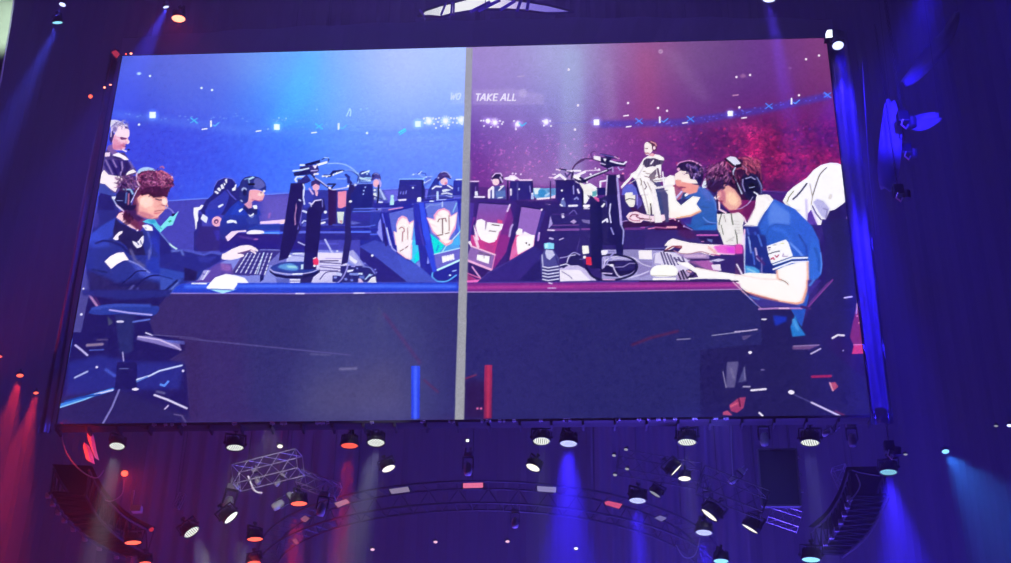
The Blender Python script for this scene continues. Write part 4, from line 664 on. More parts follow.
G('C7', '0,260 60,270 200,260 340,262 390,300 385,350 300,400 180,430 60,420 0,380', '241a50'); G('C7', '160,270 330,270 370,310 330,360 200,370 150,320', '2c2264', own=0); G('C7', '90,240 200,215 330,230 400,275 440,300 520,325', 'd4cce8', w=1.0, sm=1, own=0); G('C7', '130,245 250,235 340,250 395,270', 'c4bce0', w=1.4, sm=1, own=0); G('C7', '30,330 60,260 100,235', 'e0dcf4', w=1.2, own=0); G('C7', '70,300 130,320 150,360 190,420 270,440 400,410 500,370', 'd0c8ec', w=1.4, sm=1, own=0); G('C7', '380,300 380,340 330,390', 'a498c8', w=1.2, sm=1, own=0); G('C7', '150,330 240,325 300,290 370,290', '9c90c8', w=.9, own=0); E_('C7', 120, 310, 22, 12, 'f0ecfc', own=0)
G('Z', '586,266 590,259 602,255.5 618,255 632,259 637,266 633,274 620,279 604,280 592,276 586,266', '1c1648', w=2.2, sm=1, own=0); G('C7', '20,160 80,155 75,190 25,195', 'f4f0fc', own=0); G('C7', '90,170 160,170 100,225', '8078b8', w=1.5, own=0); G('C7', '25,390 120,395', 'c8b8e4', w=1.4, own=0); G('C7', '30,455 150,458', 'd8a8e0', w=1.3, own=0); G('C7', '20,230 50,240 40,330', 'c0b4e4', w=1.6, own=0)
part('pictured_bottle', 'water bottle with turquoise cap on the red desk')
G('C4', '95,295 160,300 190,350 195,400 198,500 80,500 75,400 70,350', '4c4890'); G('C4', '92,255 125,248 160,255 158,292 95,290', '88d8f0', sm=0); G('C4', '100,258 120,255 118,285 100,284', 'b8f4ff', own=0); G('C4', '105,295 150,300 165,330 130,365 110,350 100,320', 'c8c8e8', own=0); G('C4', '80,330 85,400', 'c0c0e4', w=1.2, own=0)
for y in (408, 428, 450, 470, 492): G('C4', f'84,{y} 120,{y+8} 190,{y-3}', 'e4e4f8', w=1.2, own=0); G('C4', f'84,{y+10} 120,{y+17} 190,{y+8}', '241c58', w=.9, own=0)
G('C4', '170,340 190,400', '342c74', w=1.3, own=0)
part('pictured_cup', 'small red and white bottle behind the cables')
G('C4', '345,270 385,270 390,320 350,325', 'f8f4ec'); G('C4', '372,345 405,345 410,395 372,395', 'e03050'); E_('C4', 362, 345, 10, 9, 'f4f0f4', own=0)
# seated referee and rear player --------------------------------------
part('pictured_blue_chair', 'round blue chair back behind the monitor stand')
G('C5', '580,562 590,490 640,440 700,440 750,490 765,562', '6064c8', sm=0); G('C5', '610,562 630,535 705,530 705,562', 'f4f0e8', own=0); G('C6', '370,0 395,0 390,60 400,70 390,110 370,110', '403070', own=0); G('C6', '395,0 510,0 505,100 490,135 395,130 395,60', 'f0ece0', own=1); G('C6', '385,65 440,40 500,50', '484058', w=1, own=0); G('C6', '510,0 600,60 580,130 540,180', '5848a0'); G('C6', '550,180 580,120', 'b0a8e8', w=1.6, own=0); G('C6', '530,0 530,110', '9088dc', w=1.4, own=0)
part('pictured_dark_gap', 'dark space behind the seated referee')
G('C5', '680,400 740,370 790,470 800,562 765,562 740,480', '242068'); G('C6', '560,0 640,220 540,200 520,180 590,100', '38245c'); G('C6', '750,0 830,0 810,210 780,210 760,100', '363c74'); G('C6', '380,140 500,140 560,190 420,200 370,280', '40184c')
part('pictured_referee', 'seated referee in headset, white trousers and dark striped shirt')
G('C5', '570,470 600,430 670,360 690,320 740,290 780,230 830,150 900,110 1011,120 1011,260 940,330 990,330 1011,562 790,562 740,390 700,360 660,410 580,490', 'fbf6f2'); G('C6', '575,0 750,0 770,100 790,215 700,220 690,110 680,225 640,215', 'fbf7ee'); G('C6', '680,100 690,215', '403038', w=1.4, own=0); G('C6', '640,215 690,110', 'd8d8c8', w=1.2, own=0, a=.7)
G('C8', '145,300 180,262 235,262 290,255 380,250 378,300 340,372 250,350 180,368 155,345', '5c4c70', own=0)
for q_ in ('165,285 150,330','190,270 175,350','215,270 200,355','255,265 240,340','285,262 275,345','310,270 300,350','335,275 325,355'): G('C8', q_, '2c2044', w=1.1, own=0)
G('C8', '235,325 262,285', 'f8f0f4', w=1.5, own=0); G('C8', '275,215 330,225 378,255 385,285 330,280 280,262 240,250', 'fbf6f0', own=0); G('C8', '150,385 210,365 300,355 320,375 250,430 180,430', 'fbf4ee', own=0); G('C8', '180,430 240,440 310,390', '9c8890', w=1.1, own=0)
G('C8', '210,460 290,380 300,400 280,480 300,562 240,562', '6c5c70', own=0, a=.85); G('C8', '115,490 130,520 125,562', '8c8078', w=1.1, own=0); G('C8', '150,408 170,410', '807068', w=1, own=0); G('C8', '0,440 60,430 120,330 150,300', 'e8dce4', w=1, own=0, a=.6)
G('C5', '970,380 1011,400 1011,562 980,480', '4c4888', own=0)
G('C8', '290,340 350,330 350,480 300,480', 'f8f4f4', own=0); G('C8', '310,380 330,480', '5c4060', w=2, own=0); G('C8', '255,500 400,470 400,520 270,530', 'f4f0ec', own=0); G('C8', '230,520 390,500', '90808c', w=.9, own=0)
G('C8', '205,230 250,200 280,220 260,245', 'e8a8b0'); G('C8', '160,150 165,100 190,80 240,90 260,130 250,180 215,220 180,220 165,190', 'f8ece4', sm=1); G('C8', '200,75 250,65 300,100 300,150 280,180 250,165 240,110 215,90', '5c2c50', sm=1); E_('C8', 272, 145, 15, 20, 'f8d8e0', own=0); G('C8', '235,75 285,95 295,120', 'e8a0a8', w=1.2, own=0); G('C8', '175,153 200,150', '805868', w=1, own=0); G('C8', '175,205 210,205', 'b87888', w=1.8, own=0, b=.3); E_('C8', 288, 190, 10, 12, '7c3c70', own=0)
part('pictured_player', 'blue shirted player with hand at mouth at the rear red desk')
G('C8', '400,480 450,450 500,460 510,562 380,562', 'fbf4f0'); 
G('D1', '260,220 300,130 420,90 500,70 560,90 620,140 660,200 690,300 700,500 690,562 400,562 330,480 400,420 520,350 470,270 510,195', '3c62b8', c2='2c5cac')
G('D1', '420,562 560,510 700,490 690,562', '2c68c0', own=0, b=.6); G('D1', '560,500 690,490', '2c3c90', w=1.5, own=0); G('D1', '540,420 600,470 690,485', '6c90e0', w=1.1, own=0, sm=1); G('D1', '520,300 600,310', '30509c', w=1.6, own=0, b=.3); G('D1', '640,180 680,260 690,340', '5c80d0', w=1.6, own=0, b=.5)
G('D1', '500,110 590,100 650,200 600,250', '5c6cc4', own=0, b=1.2, a=.7)
G('D1', '300,400 380,400 500,360 330,470 280,520 420,562 260,440', '5c2880', own=0, b=.5); G('D1', '280,430 420,400 400,500 330,490', '3c2c8c', own=0, b=.6)
G('D1', '0,430 130,380 160,350 100,250 110,0 215,0 220,60 240,230 290,280 420,180 510,195 465,270 520,345 400,410 230,430 120,420 20,450', 'fcf8f0'); G('D1', '160,310 170,370', 'd8c8b8', w=1, own=0, a=.6); G('D1', '250,425 400,400 510,350', 'e8a888', w=2.2, own=0, b=.6); G('D1', '95,200 110,330', 'c8f0f8', w=2.6, own=0, b=.5); G('D1', '290,280 420,180', '3c507c', w=.8, own=0)
G('D1', '0,90 50,80 90,150 105,375 60,385 30,200', '3c4478', own=1); G('D1', '215,60 260,70 260,110 310,90 320,140 290,210 250,230 225,150', 'a85c80'); G('D1', '240,200 300,130', 'c8c0f0', w=2, own=0)
G('C8', '505,440 560,400 660,410 690,490 700,562 520,562 500,500', 'f8e4dc'); G('D1', '225,0 400,0 420,70 380,130 320,140 300,100 240,70', 'f09c94', own=1); G('C8', '520,505 650,515', 'd8b0a8', w=1, own=0); G('D1', '215,65 280,90 370,80', '9c4068', w=2.4, own=0, b=.4); G('D1', '300,100 340,130 330,160 380,120 430,90', 'e8889c', own=0)
G('D1', '315,150 440,80 450,100 300,240 285,270', '2c3c74', own=0); G('D1', '330,165 420,95 470,80 440,120 340,190', 'fcf8fc', own=0); 
G('C8', '530,350 540,310 620,285 700,285 780,310 820,380 830,450 810,530 770,562 690,540 670,470 650,410 570,400 525,390', '2a1848', sm=0); G('C8', '530,340 560,310 640,290 690,290 760,315 800,345', 'd890c8', w=1.3, own=0, sm=1); G('C8', '640,340 740,370 760,400', '4c3c8c', w=3, own=0, b=.5); dots('C8', '670,288 705,295 750,320', 'f0a8d0', .7, own=0); E_('C8', 545, 385, 18, 18, 'e0a8c8', own=0)
G('C8', '690,430 760,420 800,440 800,540 740,562 700,510', '20144c'); G('C8', '720,495 730,440 770,435 780,455', 'c8a8e8', w=2.2, own=0); dots('C8', '757,518', 'e8e0ff', .8, own=0); G('D1', '390,0 530,0 520,50 480,80 420,50', '281c58', own=1); G('D1', '550,0 585,10 570,90 530,60', 'd8e4f4', own=1); G('D1', '475,60 500,90', '8088c8', w=1.2, own=0)
part('pictured_rear_desk', 'rear desk ledge on the red side')
G('C6', '350,0 320,0 345,300 365,562 1011,562 1011,400 680,300 560,300', '30246c', own=1); G('C6', '0,0 60,40 90,50 200,0 200,562 0,562', '28205c', own=1)
G('C6', '380,285 600,300 1011,270 1011,340 700,345 370,370', '38184c', own=1); G('C6', '400,380 560,380 640,370', '6c3484', w=2.4, own=0); G('C6', '655,378 730,370', 'e880c0', w=1.6, own=0); G('C6', '570,365 650,362', 'c060b0', w=1, own=0); G('C6', '760,352 870,360 960,352', 'f8b8c8', w=1.8, own=0); G('C6', '880,372 960,368', 'f0a0c0', w=1.8, own=0); G('C6', '365,300 400,290 420,290', 'b898d8', w=.9, own=0)
G('D2', '0,20 300,30 430,20 510,110 530,150 740,170 740,180 480,165 390,150 260,120 180,190 170,215 0,225', '34246c', own=1, c2='3a2c78'); G('D2', '330,30 430,40 500,120 400,140 300,80', '54205c', own=0, b=1.5, a=.7); G('D2', '30,35 180,15', 'e888b8', w=1.2, own=0); G('D2', '210,15 290,25', 'f4b0c4', w=2.4, own=0); G('D2', '0,222 180,218', '6c6cb0', w=1, own=0)
G('D1', '0,450 270,455 300,500 430,562 0,562', '3c1048', own=1); G('D1', '20,490 260,490', '381450', w=3, own=0); G('D1', '0,530 130,540', 'a85c90', w=1.6, own=0); G('D1', '140,530 235,530', 'e8a0b8', w=2.4, own=0); dots('D1', '265,460 325,520', 'e8d0f8', .8, own=0); G('D1', '330,520 420,562', 'a090e0', w=.9, own=0)
G('D2', '500,110 690,105 720,150 740,180 530,165', '2c1a58', own=1); G('D2', '490,95 680,95', 'c860b8', w=1.7, own=0); G('D2', '580,130 635,135 630,165 590,150', '8090d0', own=0, a=.7); G('D2', '530,155 550,155', 'c080b0', w=1, own=0)
part('pictured_hand', 'pale hand of the rear player resting on the red ledge')
G('C6', '405,240 440,195 520,185 600,215 700,235 860,215 900,240 830,290 700,300 600,285 570,310 500,312 440,290', 'f8d8e4', sm=0); G('C6', '450,245 480,220 540,225 520,240 560,260 600,265', '803c58', w=1.2, own=0, sm=1); G('C6', '560,270 690,272', '704058', w=1.1, own=0); G('C6', '440,260 480,285 560,290', 'a85c80', w=1, own=0, sm=1); G('C6', '860,200 1011,180 1011,250 900,240', 'fceee4', own=0); G('C6', '890,270 940,260 960,280', 'f0a8c0', w=1.5, own=0)
# camera rig and monitor stands ----------------------------------------
part('pictured_camera_rig', 'broadcast camera arms above the red side monitors')
G('C5', '30,270 60,220 120,170 180,155 260,160 340,185', '3c1c50', w=1.2, sm=1); G('C5', '250,150 235,100 260,75 290,80', '54206c', w=1, sm=1); G('C5', '330,90 540,130 550,155 420,150', '2a1c58'); G('C5', '345,105 520,140', '6c60b4', w=.9, own=0)
G('C5', '265,120 340,130 345,180 270,160', 'f4f0f0'); G('C5', '345,135 460,150 470,180 620,190 625,245 500,240 460,290 410,260 345,230', '20184c'); G('C5', '370,150 410,155 395,190', 'f4f0f8', own=0); G('C5', '345,205 395,220', 'd0c4e8', w=1.3, own=0); G('C5', '455,180 520,200 600,215 630,190', 'e8e0f4', w=2.0, own=0); G('C5', '500,130 550,155', 'e0a8d0', w=1.2, own=0); G('C5', '540,250 560,280 600,270', 'b8b0e8', w=1.1, own=0); G('C5', '430,270 480,250 480,300', 'a890c8', w=1.6, own=0)
G('C5', '150,410 230,360 420,285', '1c1444', w=3.4); G('C5', '165,380 300,325 410,285', 'dcd8e8', w=1.6, own=0); G('C5', '80,330 170,290 280,285', 'e8d0ec', w=1.3); G('C5', '10,295 110,290', 'fcf8f8', w=1.8); G('C5', '290,280 335,285', 'e8d8f0', w=1.4, own=0); G('C5', '300,300 460,330 600,330 620,400 580,420 540,380 470,360 400,330', '3a1c5c', own=0, a=.8); E_('C5', 595, 320, 14, 10, 'f090b8', own=0); dots('C5', '235,335 285,260', 'f4f0f8', .8, own=0)
G('C5', '20,340 70,330 150,400 130,450 60,400', '281c50'); G('C5', '30,350 100,380', 'f8f4f0', w=2.8, own=0); G('C5', '100,420 160,440 280,500 300,562 180,562', 'f0ece4'); G('C5', '250,520 300,520 300,562 250,562', '60a8b0', own=0)
G('C5', '340,470 340,410 400,400', 'f4f4fc', w=1.8); G('C5', '300,480 400,480 410,562 305,562', '201c60'); G('C3', '440,195 490,200', 'f4d0ec', w=1.3); G('C3', '480,160 510,162', 'f8e0f4', w=1.2); G('C3', '520,105 560,115', 'f8d8ec', w=1.4); G('C3', '505,200 560,165 620,215', 'fcf4f8', w=2.6); G('C3', '560,100 620,110 700,150 690,210', '2a1850', w=1.6); G('C3', '640,120 690,125', 'e8d8f0', w=1.3); G('C3', '690,120 790,122', 'f8f0fc', w=2); G('C3', '700,200 710,130', '2c1850', w=1.2); G('C3', '700,110 740,50 830,0', '4c2460', w=1.1, sm=1); G('C3', '720,160 790,170 800,230 720,200', 'fcf8f8'); G('C3', '620,150 640,190 680,140', '3c2870', w=1.4); G('C3', '560,110 575,120', 'fff', w=1.2) if False else None
G('C3', '780,160 840,135', 'fcf4f8', w=2.4); G('C3', '790,200 860,250', '1c1444', w=2.6); dots('C3', '865,250 1000,105 905,160', 'f8f0fc', 1.0)
part('pictured_monitor', 'tall black monitor seen edge on on the red desk')
G('C5', '415,345 515,335 530,562 410,562', '20184c'); G('C5', '418,345 405,562', 'd8c8ec', w=1.2, own=0); G('C6', '200,0 320,0 345,280 370,420 365,562 200,562', '221a58'); G('C5', '520,340 560,330 560,370 530,372', 'e8dcf4', own=0); G('C5', '530,370 548,562', 'a8a0dc', w=2.0, own=0); G('C6', '320,0 340,200 350,330', 'b8a8e4', w=2.4, own=0); G('C6', '350,340 378,400 368,562', 'b0b0e4', w=1.2, own=0); G('C6', '230,100 218,200 235,310', 'dcd8fc', w=1.3, own=0); G('C6', '235,370 265,440', '9c98e0', w=1.3, own=0)
G('C6', '95,120 140,130 160,100', 'fcfcff', w=1.8, own=0); G('C6', '150,60 185,80 185,130', '6860a8', w=1, own=0); G('C7', '165,150 170,0 245,0 235,210 170,205', '1e1854'); G('C7', '240,0 232,90', '9c9ce0', w=1.3, own=0); G('C6', '100,280 130,310 160,290 190,270 195,300', 'f0f0ff', w=2, own=0); G('C6', '60,30 90,60', 'e060a0', w=2.6, own=0); G('C6', '60,45 100,75', 'c05090', w=1.2, own=0)
part('pictured_monitor', 'black monitor stand rising before the red desk cables')
G('C4', '404,-20 470,-20 480,200 482,420 396,420 408,250', '1e1854', own=1); G('C6', '0,100 80,100 80,562 0,562', '241c5c', own=0, a=.6); G('C4', '470,300 505,300 505,330 475,330', 'f0ecfc', own=0); G('C4', '500,400 540,330 565,310', '9c94d0', w=1.4, own=0); G('C4', '480,350 480,420', 'a8a0d8', w=1.3, own=0)
G('C4', '345,270 385,268 392,318 350,325', 'f8f4ec'); G('C4', '368,345 405,345 410,400 375,395', 'e03050'); E_('C4', 360, 345, 9, 9, 'f4f0f4', own=0)
# ---------------------------------------------------------------- big player on the right
part('pictured_white_bag', 'white jacket hanging between the two red side players')
G('D4', '190,210 340,205 430,190 490,215 500,260 480,340 490,562 275,562 240,470 195,380', 'ece8e4', sm=0); G('D4', '240,220 215,330 240,470', '6c6c6c', w=1.2, own=0, sm=1); G('D4', '350,210 370,330 410,450 420,550', '6c7068', w=1.3, own=0, sm=1); G('D4', '270,230 290,300', 'a8a0a0', w=1, own=0); G('D4', '250,430 330,390', 'b0aca8', w=.9, own=0); G('D4', '300,525 370,505', 'a8a4a0', w=1, own=0); 
for i in range(5): G('D4', f'{375+i*7},{290+i*35} {440+i*5},{300+i*32}', 'b8b4b8', w=.8, own=0)
G('D4', '190,190 340,190 340,205 200,215', '181038'); G('D4', '170,0 230,0 200,60 170,55', 'c8b0c8', own=0); G('D4', '170,30 225,50', 'f8e8f0', w=2.4, own=0); G('D4', '215,60 215,160 290,200', 'f4d0e0', w=2, own=0); G('D3', '20,400 60,310 90,340 80,420 30,430', 'dce4f0')
G('D2', '690,0 840,0 844,120 740,190 700,60', 'eeeae6', own=1); G('D2', '715,0 735,90', '80847c', w=1, own=0); G('D2', '760,160 840,110', 'b8b4b0', w=.8, own=0)
part('pictured_white_jacket', 'white jacket draped over the chair at the right edge')
G('D6', '22,370 60,300 110,255 220,180 270,120 330,80 400,62 460,65 498,80 525,375 500,400 440,440 400,450 370,520 340,515 330,562 300,562 250,440 200,562 180,540 90,440 45,400', 'fbf8f4', sm=0)
G('D6', '375,100 320,160 290,240 262,330', '6c645c', w=1.1, own=0, sm=1); G('D6', '215,230 170,290 135,330 105,355', '3c3850', w=1.7, own=0); G('D6', '60,375 70,340 110,290', '7c7c58', w=1, own=0); G('D6', '240,230 262,340 250,400', 'a09888', w=.9, own=0); G('D6', '265,380 300,350 350,370 400,430 395,450 370,520 330,490', 'b8b4d8', own=0, b=.6); G('D6', '350,430 380,440 370,520', '8c84b4', w=1.5, own=0, b=.3); E_('D6', 405, 335, 14, 22, 'e0d8d0', own=0, rot=20); G('D6', '260,410 290,470 330,520', '5c5484', w=1.6, own=0); G('D6', '50,380 100,440 160,445', 'c8c0b0', w=1.2, own=0); G('D6', '210,360 220,562', 'd0c8e0', w=2.4, own=0, b=.4)
G('D6', '250,440 300,562 215,562 225,470', '5c3c9c', own=1); G('D6', '265,450 300,540', 'e8d8f4', w=2, own=0)
part('pictured_gaming_chair', 'dark gaming chair of the big red side player')
G('D6', '400,450 440,440 525,380 555,562 330,562 370,520', '2a1c5c'); G('D6', '510,562 540,490 550,562', 'c8a0d0'); 
G('Z', '822,222 850,218 852,250 858,300 862,345 866,375 868,400 870,416 735,416 738,330 760,309 790,318 800,330 818,290 825,270', '28205c')
G('Z', '832,330 862,350 868,416 800,416', '2c1c5c', own=0, b=4)
G('D5', '980,0 1011,0 1011,562 840,562 850,520 930,490 970,430 975,330 940,130', '2a1c60', own=0)
part('pictured_player', 'big headset player in a blue polo shirt at the front red desk')
G('D4', '240,60 300,0 620,0 640,60 560,240 510,310 480,230 430,190 340,200 280,150', '7c2068', sm=0)
G('D3', '200,440 240,390 300,390 360,430 430,500 460,562 240,562 190,510 205,470', 'f4b89c', own=1, sm=0)
G('D3', '220,400 300,395 300,440 230,500 200,520 205,440', '9c3460', own=0, b=.6); G('D3', '230,440 260,430', '401838', w=1.6, own=0); G('D3', '200,470 215,520 240,520', 'd898a0', w=1.5, own=0)
G('D4', '230,0 430,0 450,60 420,110 370,150 280,120', 'f0a898', own=0, b=.9, sm=1); G('D4', '300,0 410,0 420,80 370,110 330,60', 'f8c4a0', own=0, b=1, sm=1); G('D4', '230,60 300,130 400,170 480,150', '8c2c60', w=3.2, own=0, b=.8); G('D4', '430,0 440,110', 'c8608c', w=1.4, own=0, b=.5); G('D4', '400,160 500,140 560,80 600,30', 'a890d8', w=.9, own=0, sm=1)
G('D4', '480,140 600,60 620,130 540,250 500,240', '6c1c5c', own=0, b=.8)
G('D3', '215,440 255,455 250,470 222,462', '5c2040', own=0, b=.3); G('D3', '208,412 262,418', '2c1028', w=1.6, own=0, b=.2); G('D3', '196,505 222,498', 'fbe0d8', w=1.4, own=0, b=.3); G('D4', '205,28 232,30', 'c05070', w=1.5, own=0, b=.3); G('D4', '215,45 228,60', 'f8d8d0', w=1.2, own=0); G('D3', '330,430 400,520 430,562', 'fcd0b4', w=4, own=0, b=1.6, a=.7)
G('D3', '60,300 80,240 140,180 200,150 250,130 310,120 380,140 440,80 520,75 600,110 660,190 690,250 705,330 700,420 670,500 640,562 460,562 380,440 320,390 250,380 180,470 150,480 80,420', '3a1440', sm=0)
for s, c, w in (('250,140 210,180 190,260','d080b0',1.6),('260,135 240,230 250,270','c8709c',1.5),('300,140 290,200 340,240','a84878',2.2),('200,160 130,210 90,260','b06098',1.8),('160,200 140,300','8c4474',1.5),('310,130 370,190','b04c70',2.2),('440,90 520,90 600,130 640,180','c85880',2.0),('500,100 560,160 600,190','d86078',2.0),('460,90 560,150','7c2c58',2.4),('400,220 460,200 560,230 620,260','8c3c5c',2.0),
    ('90,300 160,330 170,350','6c5c88',2.6),('640,200 680,250 690,330','7c3060',1.5),('230,280 330,330 370,380','1c0c30',3.4),('150,370 220,370 240,330','28104c',3),('300,260 350,330','54306c',1.6),('130,410 160,440','401c50',2)): G('D3', s, c, w=w, own=0, b=.35)
part('pictured_headset', 'black headset with white band worn by the big red side player')
G('D3', '290,95 340,70 400,80 460,150 410,180 370,160', 'dcdcec', sm=0); G('D3', '285,100 375,175', '140c28', w=2.2); G('D3', '400,165 465,155 485,180 410,200', '181030'); G('D3', '395,200 370,260 400,340 470,490', 'b8c4dc', w=1.6, sm=1); G('D3', '370,290 440,470', '1c1434', w=2.2, own=0); G('D3', '480,180 520,210 520,250', 'a890c0', w=1.3)
G('D3', '470,300 560,260 640,290 690,380 700,430 660,500 620,562 540,562 490,500 460,400', '241c4c', sm=1); G('D3', '480,340 510,310 540,310', 'c4bce4', w=2, own=0); G('D3', '490,360 515,480', '9c88c0', w=1.6, own=0, b=.3); G('D3', '530,350 570,325 600,340', 'e0c8f0', w=2, own=0); E_('D3', 590, 390, 52, 62, '15153c', own=0); G('D3', '560,435 620,420', 'b0b8e8', w=1.1, own=0); G('D3', '610,470 645,500', 'f0f0ff', w=1.7, own=0); G('D3', '640,310 680,380 695,430', '7c80b8', w=1.2, own=0, sm=1); G('D3', '550,360 600,350', '6078c0', w=1.6, own=0, b=.4)
part('pictured_player', 'blue polo shirt and bare arm of the big red side player')
G('D4', '630,30 640,0 780,0 830,65 730,190 650,355 480,350 540,300 590,210 620,120', 'faf4f0'); G('D3', '640,540 700,500 760,500 830,562 630,562', 'faf4f0', own=1); G('D4', '480,345 560,340 640,355', '8c84b0', w=.9, own=0); G('D4', '730,0 780,70', 'e8e0e8', w=1, own=0); G('D4', '490,250 515,310', 'e8d0e0', w=1.8, own=0); G('D4', '540,290 620,140', 'd8b0c0', w=.9, own=0)
G('Z', '774,199 795,209 812,226 819,240 822,262 821,275 812,282 808,300 800,335 795,330 790,305 745,306 744,240 745,228 758,226 764,214', '3464cc', sm=0, c2='2850b4')
G('D4', '830,70 930,150 1011,200 1011,330 850,320 780,340 760,250 790,130', '6088e4', own=0, b=1.2, a=.85)
G('D4', '740,200 690,280 660,350 680,430 730,562', '2c4cac', w=2.2, own=0, b=.6, sm=1); G('D4', '780,560 750,460 770,380 850,330 1011,350', '2c54b8', w=1.5, own=0, b=.5, sm=1); G('D4', '840,380 930,400 1011,500', '3c6cd8', w=4, own=0, b=1.3)
G('D4', '490,360 650,360 680,450 700,562 520,562 510,450', '28308c', own=0, b=.6); G('D4', '530,380 560,480 570,562', '5c70c8', w=1.6, own=0, b=.5); G('D4', '620,420 630,540', '3c58b8', w=2, own=0, b=.5); G('D4', '500,390 490,562', 'e8b8d8', w=1.9, own=0)
G('D5', '110,0 340,0 360,120 400,290 470,390 480,490 300,490 130,450 110,330', '242e84', own=0, b=.7); 
for s, c, w in (('110,0 105,330 115,430','c8d0f0',1.3),('160,60 180,200','7c90d8',1.6),('260,0 300,120','4868c8',2),('230,150 250,260 280,290','b8a8d8',1.8),('200,190 220,330','4864c8',1.6),('300,260 300,490','7870b8',1.3),('250,240 330,330','482878',2.4),('150,20 170,100','90a8e8',1.2)): G('D5', s, c, w=w, own=0, b=.3)
G('D5', '110,340 220,360 280,400 270,480 130,455', '4c9cdc', own=0, b=.6); G('D5', '140,380 230,420', '90ccf0', w=1.6, own=0, b=.4)
G('D5', '620,90 720,190 770,250', '7098f0', w=2, own=0, b=.6); G('D5', '720,0 800,130 810,260', '2848a4', w=2, own=0, b=.4); G('D5', '870,0 940,120 970,250 975,400 930,490 860,520 830,420 820,280', '3468cc', own=0, b=.5); G('D5', '900,150 940,250 945,400', '2450a8', w=2.4, own=0, b=.8); G('D5', '960,200 975,330 960,430', '5c90e8', w=1.2, own=0, b=.3)
G('D5', '355,125 570,50 600,85 655,250 410,320 380,240', 'f8f6f8', own=0); G('D5', '375,215 430,195 500,180', '484860', w=1.1, own=0); G('D5', '375,145 395,140', '604c70', w=1.4, own=0); G('D5', '430,115 460,110', 'a0a0a8', w=1, own=0); G('D5', '405,270 430,255 440,275', 'c04c70', w=1.6, own=0); G('D5', '450,230 470,250 490,225', 'a83c60', w=1.2, own=0); G('D5', '545,210 535,240 590,240', 'a890b8', w=1.1, own=0); G('D5', '380,170 395,165', '9078a0', w=1, own=0); G('D5', '520,95 545,95', 'd8d8a8', w=1.6, own=0)
G('D5', '430,330 640,260 810,255', 'f4f4fa', w=2.0, own=0); G('D5', '445,350 640,285 810,275', '26285c', w=1.0, own=0); G('D5', '430,385 640,305 820,300', 'f8f4f8', w=1.8, own=0); G('D5', '415,325 640,245 800,240', '3c5494', w=1.0, own=0)
part('pictured_arm', 'bare pale forearm of the big red side player')
G('D7', '0,25 0,-30 100,-55 420,-40 470,-80 545,-90 548,0 545,30 540,60 505,170 460,182 330,160 200,120 90,90', 'fcf6f0', sm=0)
G('D5', '475,390 560,350 700,310 815,300 825,420 815,562 0,562 0,440 100,450 280,490 470,500', 'fcf7f2', own=1); G('D5', '470,400 480,490 510,500', 'f0b8a8', w=2.2, own=0, b=.6); G('D5', '500,500 560,520 600,560', 'b88880', w=1, own=0, sm=1); G('D5', '815,310 818,560', 'f0b8a0', w=2.2, own=0, b=.6); G('D5', '0,445 100,455 280,492 470,500', 'f0d0d0', w=1, own=0)
G('D7', '60,85 200,125 330,160 460,178 505,165 540,60 545,0', 'f0a890', w=2.6, own=0, b=.7); G('D7', '80,95 200,130 320,158', '9c5870', w=1.6, own=0, b=.4); G('D7', '350,0 395,25', '908078', w=.9, own=0)
G('D2', '290,350 400,350 470,400 640,430 844,460 844,562 800,510 660,505 500,505 420,510 400,500 500,490 480,450 430,420', 'fcf7f4', own=1); G('D2', '400,430 430,440', 'e8b0c0', w=1.6, own=0); G('D2', '480,400 560,415 660,435', 'd8b8c0', w=1, own=0)
G('D2', '600,340 680,315 750,325 690,345 620,350', 'c8b8d8', own=0); G('D2', '620,375 700,370 715,430 640,420', 'e8d8ec', own=0); G('D2', '610,290 720,270 844,285 844,455 720,440 715,370 620,340', '34246c', own=1, a=.9); G('D2', '620,375 705,368 715,430 650,415', 'e8dcec', own=0); G('D2', '600,335 690,315 755,325 690,345', 'c4bce0', own=0); G('D5', '0,340 60,420 90,440 0,440', '54306c', own=0); G('D5', '20,340 75,430', 'f0e0f0', w=1.8, own=0)
part('pictured_hand', 'pale left hand and forearm of the big red side player over the keyboard')
G('D2', '180,195 215,150 260,125 330,145 420,165 560,180 700,185 844,200 844,280 720,275 640,290 600,280 520,260 430,270 340,268 300,265 345,215 290,200 240,230 200,240 185,230 215,195', 'fbf0ee', sm=0)
G('D2', '640,200 720,185 844,195 844,275 740,270 680,260', 'e868d0', own=0, b=.8); G('D2', '760,210 844,205 844,270 780,260', 'e048d8', own=0, b=.7); G('D2', '600,210 660,260', 'e8b0b0', w=3, own=0, b=.8); G('D2', '190,240 260,200 340,200 340,215 290,210', '8c3448', w=1.5, own=0); G('D2', '185,245 280,245', '301c40', w=1.8, own=0); G('D2', '270,240 330,265 420,270 520,250 600,270', 'a87890', w=1.2, own=0, sm=1); G('D2', '620,275 700,285', 'b04c90', w=1.2, own=0)
G('D2', '290,270 400,280 500,260 600,280 605,320 400,325', '9c80b8', own=1); G('D2', '400,320 600,320', '402858', w=1.1, own=0); G('D2', '380,290 560,290', 'c8a8d0', w=3.4, own=0, b=.5)
G('D5', '0,110 60,100 95,140 90,210 0,215', 'e048b0', own=0, b=.8); G('D5', '0,215 100,240 100,440 60,420 0,340', '3c2468', own=0); G('D5', '80,0 110,10 108,180 85,100', 'f0d8f0', own=0); G('D5', '20,330 75,430', 'e8dcf0', w=1.6, own=0)
